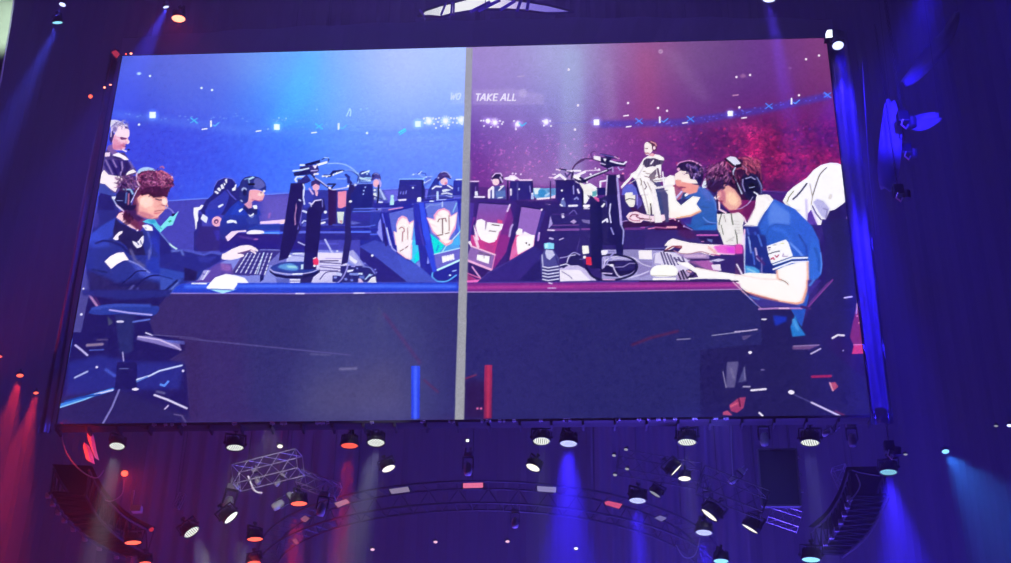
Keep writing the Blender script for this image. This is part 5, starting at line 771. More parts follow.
# ---------------------------------------------------------------- desk edge, dark front, things under the desk
part('pictured_desk_front', 'dark front panel of the red side desk')
G('Z', '463,291 600,291.5 738,288 760,309 762,345 800,420 463,420', '2c2868', own=1)
G('Z', '463,292 560,292 560,420 463,420', '302a6c', own=0, b=6, a=.7); G('Z', '463,380 490,380 490,420 463,420', '301c54', own=0, b=3)
G('Z', '632,345 650,338 678,331', '5c2450', w=2, b=.9, own=0); G('Z', '677,339.5 690,338.8', '9088b0', w=1, own=0); G('Z', '712,335.5 740,332', '9894b8', w=.9, own=0); G('D7', '0,388 80,382 165,370', 'b8a8d0', w=1.4, own=0); G('Z', '464,379 476,375', '782c58', w=1.6, b=.5, own=0)
dots('Z', '477.5,408.5 481,408.5', 'd868a0', 1.2, own=0)
part('pictured_desk_edge', 'glowing magenta front edge of the desk')
G('Z', '464.5,282.8 540,282.4 735,281.2 743,289.5 600,291.6 463,292', '7a2a88'); G('Z', '466,287.5 545,286.8 700,285.5 738,285', 'b03c94', w=3.2, b=1, own=0); G('Z', '464,282.6 733,281.2', '4c3c94', w=1.1, own=0); G('Z', '463,292 600,291.6 742,289.2', 'b08cc4', w=1.1); G('C2', '52,395 175,385 150,410 55,412', 'f070c0', own=0); G('Z', '640,281.4 738,281.2', '38245c', w=1.6, own=0); G('C4', '125,515 145,520', 'e0d0f0', w=1.3, own=0); G('C4', '120,550 170,550', 'c8a8d8', w=1.2, own=0); G('Z', '575,287 610,286.6', '8c3088', w=2, b=.8, own=0)
G('Z', '733,282 762,309', 'd8b0c8', w=1.2)
part('pictured_light_strip', 'upright red light strip')
G('Z', '484.6,365 492.3,365 491.6,418.4 483.8,418.6', '9c2a5c', c2='7c2454'); G('Z', '488.5,367 487.8,417', 'b8345c', w=2.4, b=.8, own=0)
part('pictured_office_chair', 'dark chair seat, armrest and base under the big red side player')
G('D7', '-8,60 95,100 180,230 190,370 300,562 1011,562 1011,0 720,0 560,170 480,190 200,150 100,110', '28205c', own=1, a=.0)
G('Z', '741,289 762,309 763,345 745,345 700,350 700,419 870.5,415 866,380 800,325 790,308 762,301', '28205c', own=1)
G('D7', '100,105 200,140 340,165 480,190 500,200 190,205 150,170', '40348c', own=0, b=.6); G('D7', '110,125 180,145', '4c70c0', w=1.6, own=0, b=.4); G('D7', '180,218 300,212 500,212', 'b080c4', w=1.9, own=0, b=.3); G('D7', '330,212 400,211', 'e8c0e4', w=1.2, own=0); G('D7', '540,210 730,0', '7c3c8c', w=1.6, own=0); G('D7', '560,170 700,20', '5c3480', w=1.6, own=0); G('D7', '500,200 560,215', '402468', w=3, own=0)
G('D7', '545,0 650,0 545,120', '3c2c84', own=0, b=.6); G('D7', '590,0 560,40', '4878c8', w=2.4, own=0, b=.4)
G('D7', '285,265 390,275 385,310 300,345', '2434b0', own=0, b=.9); G('D7', '450,260 480,340 530,415 430,425 415,350', '2c78c8', own=0, b=.4); G('D7', '440,300 470,370', '4c98e0', w=3, own=0, b=.7); E_('D7', 218, 294, 22, 6, 'e0dcf0', own=0); G('D7', '820,133 875,125', 'c8bce0', w=1.6, own=0); G('D7', '730,435 770,412 815,415', 'e4dcf0', w=2, own=0)
G('D7', '860,430 880,330 918,170 945,330 970,550 880,550 890,490', '7c2c60', own=0, b=.4); G('D7', '915,175 910,250', 'b890b8', w=1.2, own=0); dots('D7', '930,320 915,270', 'e890b0', .8, own=0); G('D7', '890,490 960,480 968,550 875,555', 'c83c6c', own=0); G('D7', '890,485 960,483', 'e880a8', w=1, own=0)
G('D7', '430,495 635,485 560,520 430,520', '6c4c84', own=0, b=.5); G('D7', '440,495 630,487', '9078a8', w=1.2, own=0); G('D7', '570,552 640,515', 'b8acd4', w=1.6, own=0); dots('D7', '113,544', 'f4ecff', 1.4, own=0); G('D7', '50,420 130,410 90,440 60,450', '605084', own=0, a=.8)
G('D8', '75,140 150,135 125,300 70,300', '5c5488', own=0, b=.4); G('D8', '145,270 185,170 200,260', '4c4880', own=0, b=.4); G('D8', '50,200 70,300', '8880a8', w=1, own=0); G('D8', '100,180 120,240', '746c98', w=2, own=0, b=.5); E_('D8', 300, 188, 14, 5, '6c6098', own=0); G('D8', '185,172 190,250', '7c74a4', w=.9, own=0)
G('D8', '230,318 320,310', 'e8e0f4', w=2, own=0); G('D8', '180,295 220,295', 'a8a0c4', w=1.5, own=0); E_('D8', 482, 330, 20, 13, 'f0e8fc', own=0, rot=10); G('D8', '500,345 610,395', '4c4484', w=1.1, own=0); G('D8', '610,395 785,478', 'd0c4ec', w=1.8, own=0); G('D8', '760,450 815,475', '6c3060', w=1.6, own=0, b=.4)
G('D8', '90,410 150,365 195,360 180,430 140,460 100,450', 'a03c6c', own=0, b=.3); G('D8', '100,420 140,400', 'c8587c', w=2, own=0, b=.3); G('D8', '150,370 160,420', '501c48', w=1.2, own=0); G('D8', '50,455 80,445 110,475 50,475', 'b04c74', own=0); G('D8', '280,460 300,478', 'f0e8ff', w=1.8, own=0)
G('D8', '615,232 730,228', '9c2458', w=2.6, own=0, b=.3); G('D8', '725,270 760,265 780,295 745,325', 'b04c6c', own=0, b=.3); G('D8', '725,270 745,320', 'e0a0b0', w=1.2, own=0); dots('D8', '810,67', 'a8a0d0', .7, own=0); E_('D8', 222, 78, 12, 8, 'f4ecff', own=0)
# ---------------------------------------------------------------- finer modelling of the filmed faces and hair
VIEW['F1'] = (95, 160, 7.51); VIEW['F2'] = (695, 145, 6.26); VIEW['F3'] = (625, 130, 4.655)
K0 = CUR[0]
def curls(v, n, cx, cy, rx, ry, cols, ln, seed, w=(.6, 1.2), dirn=None, a=.7, cut=None):
    q_ = random.Random(seed); x0, y0, k = VIEW[v]
    for i in range(n):
        t = q_.uniform(0, 6.283); r_ = q_.uniform(0, 1)**.5; x = cx+rx*r_*math.cos(t); y = cy+ry*r_*math.sin(t)
        if cut and not cut(x, y): continue
        g = q_.uniform(0, 6.283) if dirn is None else dirn(x, y)+q_.gauss(0, .25)
        G(v, f'{x:.0f},{y:.0f} {x+ln*math.cos(g):.0f},{y+ln*math.sin(g):.0f} {x+ln*1.8*math.cos(g+.35):.0f},{y+ln*1.8*math.sin(g+.35):.0f}', q_.choice(cols), w=q_.uniform(*w), sm=1, own=0, a=a, b=.15)
# left: skin, eye, nose, mouth, fringe
G('F1', '318,285 345,258 400,250 440,270 500,268 540,285 546,318 530,345 522,378 498,402 470,428 430,440 372,424 326,398', 'eeb0a8', own=0, b=.25)
G('F1', '335,290 390,262 425,285 440,320 430,350 380,360 340,340', 'fcdccc', own=0, b=1.0); G('F1', '330,380 400,400 450,425 420,436 360,420 325,398', 'c88090', own=0, b=.7); G('F1', '400,350 440,345 450,375 420,395 390,385', 'f8c4b4', own=0, b=.8)
G('F1', '500,292 530,288 546,316 528,340 505,330', 'fde4d8', own=0, b=.4); G('F1', '500,337 522,344', '8c4058', w=1.0, own=0, b=.2); G('F1', '455,292 480,300 500,300', '4c2040', w=1.3, own=0, b=.3); G('F1', '440,278 500,276', '50203c', w=1.6, own=0, b=.4); G('F1', '480,310 495,330 470,350', 'd89890', w=1.0, own=0, b=.35)
G('F1', '448,386 475,380 505,376 518,378', '8c4058', w=.8, own=0, b=.25); G('F1', '440,396 475,396 498,384 485,400 455,408', 'd06c80', own=0, b=.3); G('F1', '455,416 480,414', 'f4b8b0', w=1.2, own=0, b=.4)
G('F1', '315,290 330,330 326,395 312,390', '9c5c78', own=0, b=.5); G('F1', '340,255 360,235 420,235 470,255 540,262 545,280 500,270 440,282 400,256 350,268', '3c1438', own=0, b=.35)
curls('F1', 120, 225, 180, 70, 70, ['2c1444', '4c2458', '7c4c80', 'a878a8', '3c1c50', '1c1038'], 16, 21, cut=lambda x, y: x < 320 and y < 215)
curls('F1', 110, 450, 150, 140, 75, ['4c1c4c', '8c4878', 'c07aa8', '6c2c60', 'e0a0c0', '38103c', 'a85c90'], 15, 22, w=(.45, .9))
curls('F1', 60, 450, 225, 110, 28, ['2c1038', '3c1440', '54204c'], 16, 23)
G('F1', '490,60 505,48 520,60', 'c87898', w=.8, own=0); E_('F1', 578, 128, 6, 9, 'e8b0c8', own=0)
G('F1', '225,400 250,430 310,450 340,500 320,525 250,470 215,420', '6c3058', own=0, b=.6); curls('F1', 30, 245, 420, 30, 40, ['2c1030', '4c1c44'], 20, 24, dirn=lambda x, y: 1.4)
# right: face glow, fringe strands, cup detail
G('F2', '165,262 200,250 250,280 285,330 292,370 260,405 215,410 180,375 155,320', 'e8a89c', own=0, b=.5); G('F2', '205,290 245,300 272,345 262,380 225,375 195,340', 'fccfae', own=0, b=1.3); G('F2', '175,380 215,412 265,415 300,385 300,415 230,428', '8c3060', own=0, b=.8)
G('F2', '150,262 175,255 185,275 165,282', '3c1438', own=0, b=.3); G('F2', '150,300 162,330 150,345', 'f0b8b8', w=1.2, own=0, b=.3); G('F2', '128,300 140,345 142,400', '2c1c4c', w=1.6, own=0, b=.3); G('F2', '155,350 175,352', 'b04c68', w=1.1, own=0, b=.2); G('F2', '135,335 152,338', 'e8d0e0', w=1.0, own=0)
G('F2', '150,285 168,262 190,300 192,365 165,352 138,330', 'c87888', own=0, b=.5); G('F2', '152,290 165,300 160,330 138,328', 'e8a0a0', own=0, b=.3); G('F2', '160,270 186,268', '2c1030', w=1.5, own=0, b=.2); G('F2', '148,348 172,352', '8c2c50', w=1.2, own=0, b=.2); G('F2', '140,330 150,322', 'fcd8d0', w=1.2, own=0)
curls('F2', 130, 150, 180, 80, 80, ['3c1448', '7c3c78', 'b8709c', '5c2860', 'd890b8', '2c1038', '8c4884'], 17, 31, w=(.5, 1.0), dirn=lambda x, y: 1.9+(150-x)*.004, cut=lambda x, y: x < 235 and y < 215)
curls('F2', 70, 145, 235, 70, 38, ['1c1440', '2c1848', '38184c', '4c3070'], 15, 32, dirn=lambda x, y: 1.8, cut=lambda x, y: x < 180 or y < 240)
curls('F2', 80, 345, 125, 60, 55, ['5c1c40', 'a84468', 'c85c78', '7c2850', '8c3450', 'e07888'], 15, 33, w=(.5, 1.0), dirn=lambda x, y: .6)
curls('F2', 40, 260, 190, 35, 40, ['3c1440', '8c4068', '2c1034'], 12, 34, dirn=lambda x, y: 1.2)
G('F2', '295,205 320,190 360,195 395,235 400,280 380,315 340,325 305,290', '1c1640', own=0, b=.3); G('F2', '318,210 350,200 375,215', '9c98c8', w=1.4, own=0, b=.2); G('F2', '335,240 365,235 380,260 360,290 335,280', '10102c', own=0, b=.3); G('F2', '340,268 372,262', 'a8b0e0', w=.9, own=0); G('F2', '370,295 392,310', 'f0f0ff', w=1.4, own=0); G('F2', '300,215 298,250 312,290', '8c80b8', w=1.3, own=0, b=.2); G('F2', '395,220 415,260 415,300', '6c70a8', w=.9, own=0); G('F2', '280,400 330,370 362,325', 'b8a8d8', w=.7, sm=1, own=0)
# seated referee: arms, folds, chair arm
G('F3', '92,215 130,225 175,210', '8c707c', w=1.0, own=0); G('F3', '105,245 130,300 140,430', 'a89898', w=1.0, own=0); G('F3', '80,255 100,330 120,430', 'b8acac', w=.9, own=0); G('F3', '88,240 100,265 92,275', '706070', w=1.1, own=0)
G('F3', '130,240 165,290 190,430 205,430 200,300 165,250', '4c4878', own=0, b=.3); G('F3', '118,235 135,250 175,430 140,432', 'f4eeec', own=0, b=.2); G('F3', '145,270 215,258', 'e8e0e4', w=2.4, own=0); G('F3', '150,285 200,280', '6c6488', w=1.0, own=0); G('F3', '175,195 182,260', 'f8f4f8', w=1.3, own=0)
G('F3', '60,215 90,165', 'c8b8c8', w=.8, own=0); G('F3', '20,250 60,225', 'd8c8d0', w=.9, own=0)
G('F3', '262,222 330,232 340,250 262,246', 'fbeee4', own=0, b=.3); G('F3', '262,240 300,248 345,258 335,290 300,300 270,285', 'f09c94', own=0, b=.5); G('F3', '258,265 280,268', '8c3c60', w=1.5, own=0, b=.3)
curls('F3', 60, 325, 190, 50, 28, ['2c1c4c', '5c4080', '8c6498', 'c088b8', '1c1040'], 9, 41, w=(.5, .9))
# left referee: folds of the arms, stubble
VIEW['F4'] = (95, 110, 11.233)
G('F4', '205,300 250,330 300,400 330,430 280,445 230,440 200,420', 'd88ca4', own=0, b=.9, a=.7); G('F4', '290,315 300,330 345,325', '5c2454', w=1.2, own=0); G('F4', '355,335 380,355 370,375', 'fbe0dc', w=1.6, own=0, b=.3); curls('F4', 40, 290, 160, 70, 25, ['b0a8c8', '6c6090', 'f0ecf8', '8c80a8'], 22, 51, w=(.5, .9))
CUR[0] = K0
# ---------------------------------------------------------------- grey bar between the two pictures
part('divider_bar', 'light grey bar parting the two pictures')
G('Z', '466,48 472.6,48 464,422 454.6,422', '9c9ca4', own=1); G('Z', '466,160 471,160 467,280 462,280', '8c90a0', own=0, b=1.2, a=.6)
# fine speckle of the filmed picture
IMG = np.clip(IMG+(noise2(1.6, 11)-.5)[..., None]*np.array([9, 8, 11.])+(noise2(3.1, 12)-.5)[..., None]*7, 0, 255)
# ================================================================ build the screen
def diode_mat():
    m = bpy.data.materials.new('led_diodes'); m.use_nodes = True; nt = m.node_tree; e = nt.nodes['Principled BSDF']; a = nt.nodes.new('ShaderNodeAttribute')
    a.attribute_name = 'diode_colour'; e.inputs['Emission Strength'].default_value = SCREEN_GAIN; e.inputs['Roughness'].default_value = .6; e.inputs['Specular IOR Level'].default_value = 0.0
    mu = nt.nodes.new('ShaderNodeVectorMath'); mu.operation = 'SCALE'; mu.inputs['Scale'].default_value = .22
    nt.links.new(a.outputs['Color'], e.inputs['Emission Color']); nt.links.new(a.outputs['Color'], mu.inputs[0]); nt.links.new(mu.outputs[0], e.inputs['Base Color'])
    m.cycles.emission_sampling = 'NONE'
    return m
SCREEN_GAIN = 1.0
LED = diode_mat()
LIN = np.maximum(s2l(IMG)-np.array([.009, .004, .020]), 0)/.80      # the haze in the hall takes some light and adds some
VX = _u/(NX-1)*SW; VZ = Z0+(1-_v/(NZ-1))*SH
QID = IDS[:-1, :-1]
def pieces(Q):                              # number every connected patch of equal ids
    H, Wd = Q.shape; q = Q.ravel().tolist(); lab = [-1]*len(q); info = []
    for s0 in range(len(q)):
        if lab[s0] >= 0: continue
        k = len(info); v0 = q[s0]; st = [s0]; lab[s0] = k; n_ = 0; nb = {}
        while st:
            c = st.pop(); n_ += 1; x = c % Wd
            for d, ok in ((1, x < Wd-1), (-1, x > 0), (Wd, c+Wd < len(q)), (-Wd, c >= Wd)):
                if not ok: continue
                e = c+d
                if q[e] == v0:
                    if lab[e] < 0: lab[e] = k; st.append(e)
                else: nb[q[e]] = nb.get(q[e], 0)+1
        info.append((v0, n_, max(nb, key=nb.get) if nb else v0))
    return np.array(lab).reshape(H, Wd), info
KEEP = [i for i, p in enumerate(PARTS) if 'lettering' in p[0]]
for _ in range(2):
    LAB, INFO = pieces(QID)
    new = np.array([(nb if n_ < 140 and v_ not in KEEP else v_) for v_, n_, nb in INFO]); QID = new[LAB]
LAB, INFO = pieces(QID)
BIG = {}
for k, (v_, n_, nb) in enumerate(INFO): BIG.setdefault(v_, []).append((n_, k))
def sheet(name, ids, parent, label=None, patch=None):
    m = np.isin(QID, ids) if patch is None else LAB == patch; j, i = np.nonzero(m)
    if len(i) < 4: return None
    q = np.stack([(j+1)*NX+i, (j+1)*NX+i+1, j*NX+i+1, j*NX+i], 1)
    u, inv = np.unique(q, return_inverse=True); inv = inv.reshape(q.shape)
    co = np.stack([VX.ravel()[u], np.zeros(len(u)), VZ.ravel()[u]], 1)
    me = bpy.data.meshes.new(name); me.vertices.add(len(u)); me.vertices.foreach_set('co', co.ravel().astype(np.float32))
    me.loops.add(inv.size); me.loops.foreach_set('vertex_index', inv.ravel().astype(np.int32))
    me.polygons.add(len(q)); me.polygons.foreach_set('loop_start', np.arange(0, inv.size, 4, dtype=np.int32))
    at = me.color_attributes.new('diode_colour', 'FLOAT_COLOR', 'POINT')
    c = np.concatenate([LIN.reshape(-1, 3)[u], np.ones((len(u), 1))], 1); at.data.foreach_set('color', c.ravel().astype(np.float32))
    me.materials.append(LED); me.update(calc_edges=True)
    o = bpy.data.objects.new(name, me); COL.objects.link(o); o.parent = parent; o.location = -Vector(parent_loc(parent))
    if label: o['label'] = label
    return o
def parent_loc(p):
    l = Vector((0, 0, 0))
    while p is not None: l += p.location; p = p.parent
    return l
screen = empty('video_screen', (SW/2, 0.0, Z0), 'huge flat LED screen showing two camera views of gamers split by a grey bar', 'screen')
n_left = [i for i in range(len(PARTS)) if np.any(QID == i) and PX[:-1, :-1][QID == i].mean() < 463 and PARTS[i][0] != 'divider_bar']
n_right = [i for i in range(len(PARTS)) if np.any(QID == i) and i not in n_left and PARTS[i][0] != 'divider_bar']
left_picture = sheet('picture_panel', [0], screen, 'left picture panel with a blue lit arena')
right_picture = sheet('picture_panel', [1], screen, 'right picture panel with a red lit arena')
for par, ids in ((left_picture, n_left), (right_picture, n_right)):
    for i in ids:
        if i in (0, 1): continue
        if i in KEEP or i not in BIG: sheet(PARTS[i][0], [i], par, PARTS[i][1]); continue
        for k, (n_, pk) in enumerate(sorted(BIG[i], reverse=True)):
            sheet(PARTS[i][0], None, par, PARTS[i][1] if k == 0 else None, patch=pk)
k = [i for i in range(len(PARTS)) if PARTS[i][0] == 'divider_bar'][0]
sheet('divider_bar', [k], screen, PARTS[k][1])
# ================================================================ HALL: structure
def struct(name, bm, m): return meta(link(name, bm, m), kind='structure')
def curtain_mat():
    m = bpy.data.materials.new('black_drape'); m.use_nodes = True; nt = m.node_tree; b = nt.nodes['Principled BSDF']
    tc = nt.nodes.new('ShaderNodeTexCoord'); mp = nt.nodes.new('ShaderNodeMapping'); mp.inputs['Scale'].default_value = (1.2, 1.2, 0.02)
    nz = nt.nodes.new('ShaderNodeTexNoise'); nz.inputs['Scale'].default_value = 1.0; nz.inputs['Detail'].default_value = 3
    bp = nt.nodes.new('ShaderNodeBump'); bp.inputs['Strength'].default_value = 0.25; bp.inputs['Distance'].default_value = 0.2
    nt.links.new(tc.outputs['Object'], mp.inputs['Vector']); nt.links.new(mp.outputs['Vector'], nz.inputs['Vector'])
    nt.links.new(nz.outputs['Fac'], bp.inputs['Height']); nt.links.new(bp.outputs['Normal'], b.inputs['Normal'])
    b.inputs['Base Color'].default_value = (0.012, 0.011, 0.013, 1); b.inputs['Roughness'].default_value = 0.95
    return m
DRAPE = curtain_mat()
BLACK = mat('black_metal', (0.02, 0.02, 0.024), 0.45, 0.3); DARK = mat('dark_paint', (0.012, 0.012, 0.015), 0.7)
ALU = mat('truss_aluminium', (0.55, 0.55, 0.58), 0.35, 0.8); GREY = mat('grey_metal', (0.3, 0.3, 0.32), 0.4, 0.6)
DIM = mat('shade_toned_truss', (0.035, 0.035, 0.038), 0.5, 0.4)  # truss metal darkened so these trusses read as dimly lit
FAB = mat('black_scrim', (0.22, 0.22, 0.25), 0.85, bump=0.4, scale=30); RUB = mat('cable_rubber', (0.03, 0.03, 0.035), 0.5)
WL, WR, YB, YF, ZC = -24.0, 42.0, 20.0, -34.0, 48.0
bm = bmesh.new()                                        # back drape with real folds
n = 330; prev = None
for i in range(n+1):
    x = WL+(WR-WL)*i/n; y = YB+0.05*math.sin(i*1.9)+0.04*math.sin(i*0.73+1)
    a = bm.verts.new((x, y, 0)); c = bm.verts.new((x, y, ZC))
    if prev: bm.faces.new((prev[0], a, c, prev[1]))
    prev = (a, c)
struct('wall_back', bm, DRAPE)
bm = bmesh.new(); box(bm, (WL-.4, YF, 0), (WL, YB+.6, ZC)); struct('wall_left', bm, DRAPE)
bm = bmesh.new(); box(bm, (WR, YF, 0), (WR+.4, YB+.6, ZC)); struct('wall_right', bm, DRAPE)
bm = bmesh.new(); box(bm, (WL-.4, YF-.4, 0), (WR+.4, YF, ZC)); struct('wall_front', bm, DRAPE)
bm = bmesh.new(); box(bm, (WL-.4, YF-.4, ZC), (WR+.4, YB+.6, ZC+.4)); struct('ceiling', bm, mat('ceiling_paint', (0.03, 0.03, 0.035), 0.9))
bm = bmesh.new(); box(bm, (WL-.4, YF-.4, -.4), (WR+.4, YB+.6, 0)); struct('floor', bm, mat('stage_floor', (0.04, 0.04, 0.045), 0.5))
# haze that fills the hall
v = bpy.data.materials.new('stage_haze'); v.use_nodes = True; nt = v.node_tree; nt.nodes.clear()
o = nt.nodes.new('ShaderNodeOutputMaterial'); s_ = nt.nodes.new('ShaderNodeVolumeScatter'); s_.inputs['Density'].default_value = HAZE; s_.inputs['Anisotropy'].default_value = 0.2
nt.links.new(s_.outputs[0], o.inputs['Volume'])
bm = bmesh.new(); box(bm, (WL+.1, YF+.1, -.05), (WR-.1, YB-.5, ZC-.1)); hz = link('stage_haze', bm, v)
meta(hz, 'thin theatrical haze filling the whole hall, showing the light beams', 'haze', kind='stuff')
# ================================================================ screen housing
def rel(o, parent): o.location = -Vector(parent_loc(parent)); return o
bm = bmesh.new(); box(bm, (-.04, .02, Z0-.04), (SW+.04, .34, Z0+SH+.04), bevel=.01); rel(link('cabinet', bm, DARK, screen), screen)
bm = bmesh.new()
for i in range(27):
    x = SW*i/26; box(bm, (x-.02, -.01, Z0-.14), (x+.02, .3, Z0-.04))
box(bm, (-.04, -.02, Z0-.06), (SW+.04, .1, Z0-.012)); rel(link('lower_rail', bm, BLACK, screen), screen)
gl = random.Random(3)
for i in range(34):                                       # small bare metal latches added for glints along the lower edge
    x = gl.uniform(1.8, SW-2.5); bm = bmesh.new(); box(bm, (-gl.uniform(.02, .06), -.03, -.018), (gl.uniform(.02, .06), .03, .018), bevel=.005); tube(bm, (0, -.03, -.02), (0, -.03, -.06), .008, 6)
    rel(link('glint_latch', bm, ALU, screen), screen).location += Vector((x, -.03, Z0-.05))
# black header cloth over the screen
top = empty('header_panel', (SW/2, .1, Z0+SH), 'long black cloth header above the big screen', 'drape')
bm = bmesh.new(); N = 60
vs1 = []
for i in range(N+1):
    x = -.1+(SW+.3)*i/N; arch = .85-.25*abs(2*i/N-1)**2
    vs1.append([bm.verts.new((x, .1+.02*math.sin(i*1.3), Z0+SH+.06)), bm.verts.new((x, .1+.03*math.sin(i*1.1), Z0+SH+arch))])
for i in range(N): bm.faces.new((vs1[i][0], vs1[i+1][0], vs1[i+1][1], vs1[i][1]))
r = bmesh.ops.solidify(bm, geom=bm.faces[:], thickness=.03)
rel(link('cloth', bm, FAB, top), top)
bm = bmesh.new(); tube(bm, (-.1, .16, Z0+SH+.62), (SW+.2, .16, Z0+SH+.62), .03); rel(link('pipe', bm, BLACK, top), top)
# side returns
def side(name, x0, x1, x2, x3, label, m):               # (x0,x1) at the top, (x2,x3) at the bottom
    bm = bmesh.new(); K = 28; cols = 9; g = []
    for j in range(K+1):
        t = j/K; a = x0+(x2-x0)*t; b_ = x1+(x3-x1)*t; row = []
        for i in range(cols):
            u = i/(cols-1); row.append(bm.verts.new((a+(b_-a)*u, -.13+.05*math.sin(u*9+math.sin(t*3)*1.5)+.02*math.sin(t*13+u*3), Z0+SH+.12-(SH+.35)*t)))
        g.append(row)
    for j in range(K):
        for i in range(cols-1): bm.faces.new((g[j][i], g[j+1][i], g[j+1][i+1], g[j][i+1]))
    bmesh.ops.solidify(bm, geom=bm.faces[:], thickness=.02)
    return meta(link(name, bm, m, smooth=True), label, 'drape')
SIL = mat('satin_drape', (0.22, 0.22, 0.26), 0.45, 0.1, bump=.3, scale=8)
side('side_drape', SW+.0, SW+.44, SW-.02, SW+.38, 'narrow satin drape lit blue down the right edge of the screen', SIL)
side('side_drape', -.26, -.04, -.30, -.04, 'narrow dark drape glowing dull red down the left edge of the screen', mat('dark_satin', (0.09, 0.08, 0.09), 0.5, bump=.3, scale=8))
# ================================================================ stage lamps
def lens_mat(name, rgb, strength, cells=True):
    if name in MATS: return MATS[name]
    m = bpy.data.materials.new(name); m.use_nodes = True; nt = m.node_tree; nt.nodes.clear()
    o = nt.nodes.new('ShaderNodeOutputMaterial'); e = nt.nodes.new('ShaderNodeEmission'); e.inputs['Color'].default_value = (*rgb, 1); e.inputs['Strength'].default_value = strength
    if cells:
        tc = nt.nodes.new('ShaderNodeTexCoord'); vo = nt.nodes.new('ShaderNodeTexVoronoi'); vo.inputs['Scale'].default_value = 4.2; vo.inputs['Randomness'].default_value = 0.0
        mr = nt.nodes.new('ShaderNodeMapRange'); mr.inputs['From Min'].default_value = 0.25; mr.inputs['From Max'].default_value = 0.5; mr.inputs['To Min'].default_value = strength; mr.inputs['To Max'].default_value = strength*0.25
        nt.links.new(tc.outputs['Object'], vo.inputs['Vector']); nt.links.new(vo.outputs['Distance'], mr.inputs['Value']); nt.links.new(mr.outputs['Result'], e.inputs['Strength'])
    nt.links.new(e.outputs[0], o.inputs['Surface']); m.cycles.emission_sampling = 'NONE'; MATS[name] = m; return m
LC = {'white': ((.95, 1, .93), 1.6), 'warm': ((1, .95, .82), 1.5), 'red': ((1, .10, .06), 2.8), 'blue': ((.55, .6, 1), 2.2), 'cyan': ((.3, .75, 1), 1.5), 'hot': ((1, .25, .15), 4.0), 'dimred': ((.6, .03, .05), 1.0), 'grey': ((.35, .36, .42), 1.0), 'pink': ((1, .55, .75), 1.2)}
MESHES = {}
def lamp_mesh(kind):
    if kind in MESHES: return MESHES[kind]
    bm = bmesh.new()
    if kind == 'lens':
        lathe(bm, [(0, .045), (.35, .035), (.7, .02), (.93, 0)], 28)
    elif kind == 'bezel':
        lathe(bm, [(.93, .0), (.96, .08), (1.08, .08), (1.1, -.1), (1.0, -.12), (.93, -.05)], 28)
    elif kind == 'housing':
        lathe(bm, [(1.02, -.05), (1.04, -.35), (.92, -.8), (.7, -1.15), (.42, -1.3), (0, -1.33)], 24)
        for k in range(12):
            M = Matrix.Rotation(k*math.pi/6, 4, 'Z'); box(bm, (.55, -.03, -1.18), (.98, .03, -.5), M)
    elif kind == 'yoke':
        for s in (-1, 1):
            box(bm, (s*1.16-.05, -.16, -1.5), (s*1.16+.05, .16, -.3), bevel=.02)
            tube(bm, (s*1.02, 0, -.5), (s*1.34, 0, -.5), .14, 10)
        box(bm, (-1.21, -.16, -1.62), (1.21, .16, -1.5), bevel=.02)
        tube(bm, (0, 0, -1.6), (0, 0, -1.95), .12, 10); box(bm, (-.28, -.1, -2.2), (.28, .1, -1.9), bevel=.03)
    me = bpy.data.meshes.new('lamp_'+kind); bmesh.ops.recalc_face_normals(bm, faces=bm.faces[:]); bm.to_mesh(me); bm.free()
    if kind == 'housing': me.polygons.foreach_set('use_smooth', [True]*len(me.polygons))
    MESHES[kind] = me; return me
LAMPS = []
def lamp(px, py, Y, a, b, rot, col, label, power=0, ang=14, aim=None, bcol=None, group=None, cells=True, name='stage_lamp', side_=1):
    """a lamp whose round mouth measures a x b px; rot tilts it; power lights a real beam"""
    p = P(px, py, Y); r = a/2*pxm(Y)/1.0
    v = (CAM-p).normalized(); c = min(1, b/a)
    right = CAMR @ Vector((1, 0, 0)); up = CAMR @ Vector((0, 1, 0)); t = math.radians(-rot)
    mn = (right*math.sin(t)-up*math.cos(t))*side_; mn = (mn-v*mn.dot(v)).normalized()
    nrm = (v*c+mn*math.sqrt(1-c*c)).normalized()
    R = Vector((0, 0, 1)).rotation_difference(nrm).to_euler()
    root = empty(name, p, label, 'stage light', group, rot=R)
    rgb, st = LC[col]
    for kind, m in (('housing', BLACK), ('yoke', BLACK), ('bezel', BLACK), ('lens', lens_mat('lens_'+col+('' if cells else '_plain'), rgb, st, cells))):
        me = lamp_mesh(kind).copy() if (kind, m.name) not in MESHES else MESHES[(kind, m.name)]
        if (kind, m.name) not in MESHES: me.materials.append(m); MESHES[(kind, m.name)] = me
        ch = bpy.data.objects.new(kind, me); COL.objects.link(ch); ch.parent = root; ch.scale = (r, r, r)
        if kind == 'lens': ch['label'] = {'white': 'glowing white', 'warm': 'glowing warm white', 'red': 'glowing red', 'blue': 'glowing blue white', 'cyan': 'glowing cyan', 'hot': 'glaring red', 'dimred': 'dim red', 'grey': 'dim grey', 'pink': 'glowing pink'}[col]+' lens'
    LAMPS.append((p, nrm, r))
    if power:
        bc = bcol or {'white': (.8, .85, 1), 'warm': (1, .9, .8), 'red': (1, .03, .03), 'blue': (.08, .08, 1), 'cyan': (.05, .25, 1), 'hot': (1, .04, .05)}[col]
        q = p+nrm*(r*.3); d = nrm if aim is None else Vector(aim).normalized()
        spot(q, q+d*10, bc, power*BEAM*(.5 if bc[0] > .3 and bc[1] > .3 else 1.7 if bc[0] > .5 else 3.0), ang, .7, max(.03, r*.8))
    return root
D0 = (0, -.12, -1)
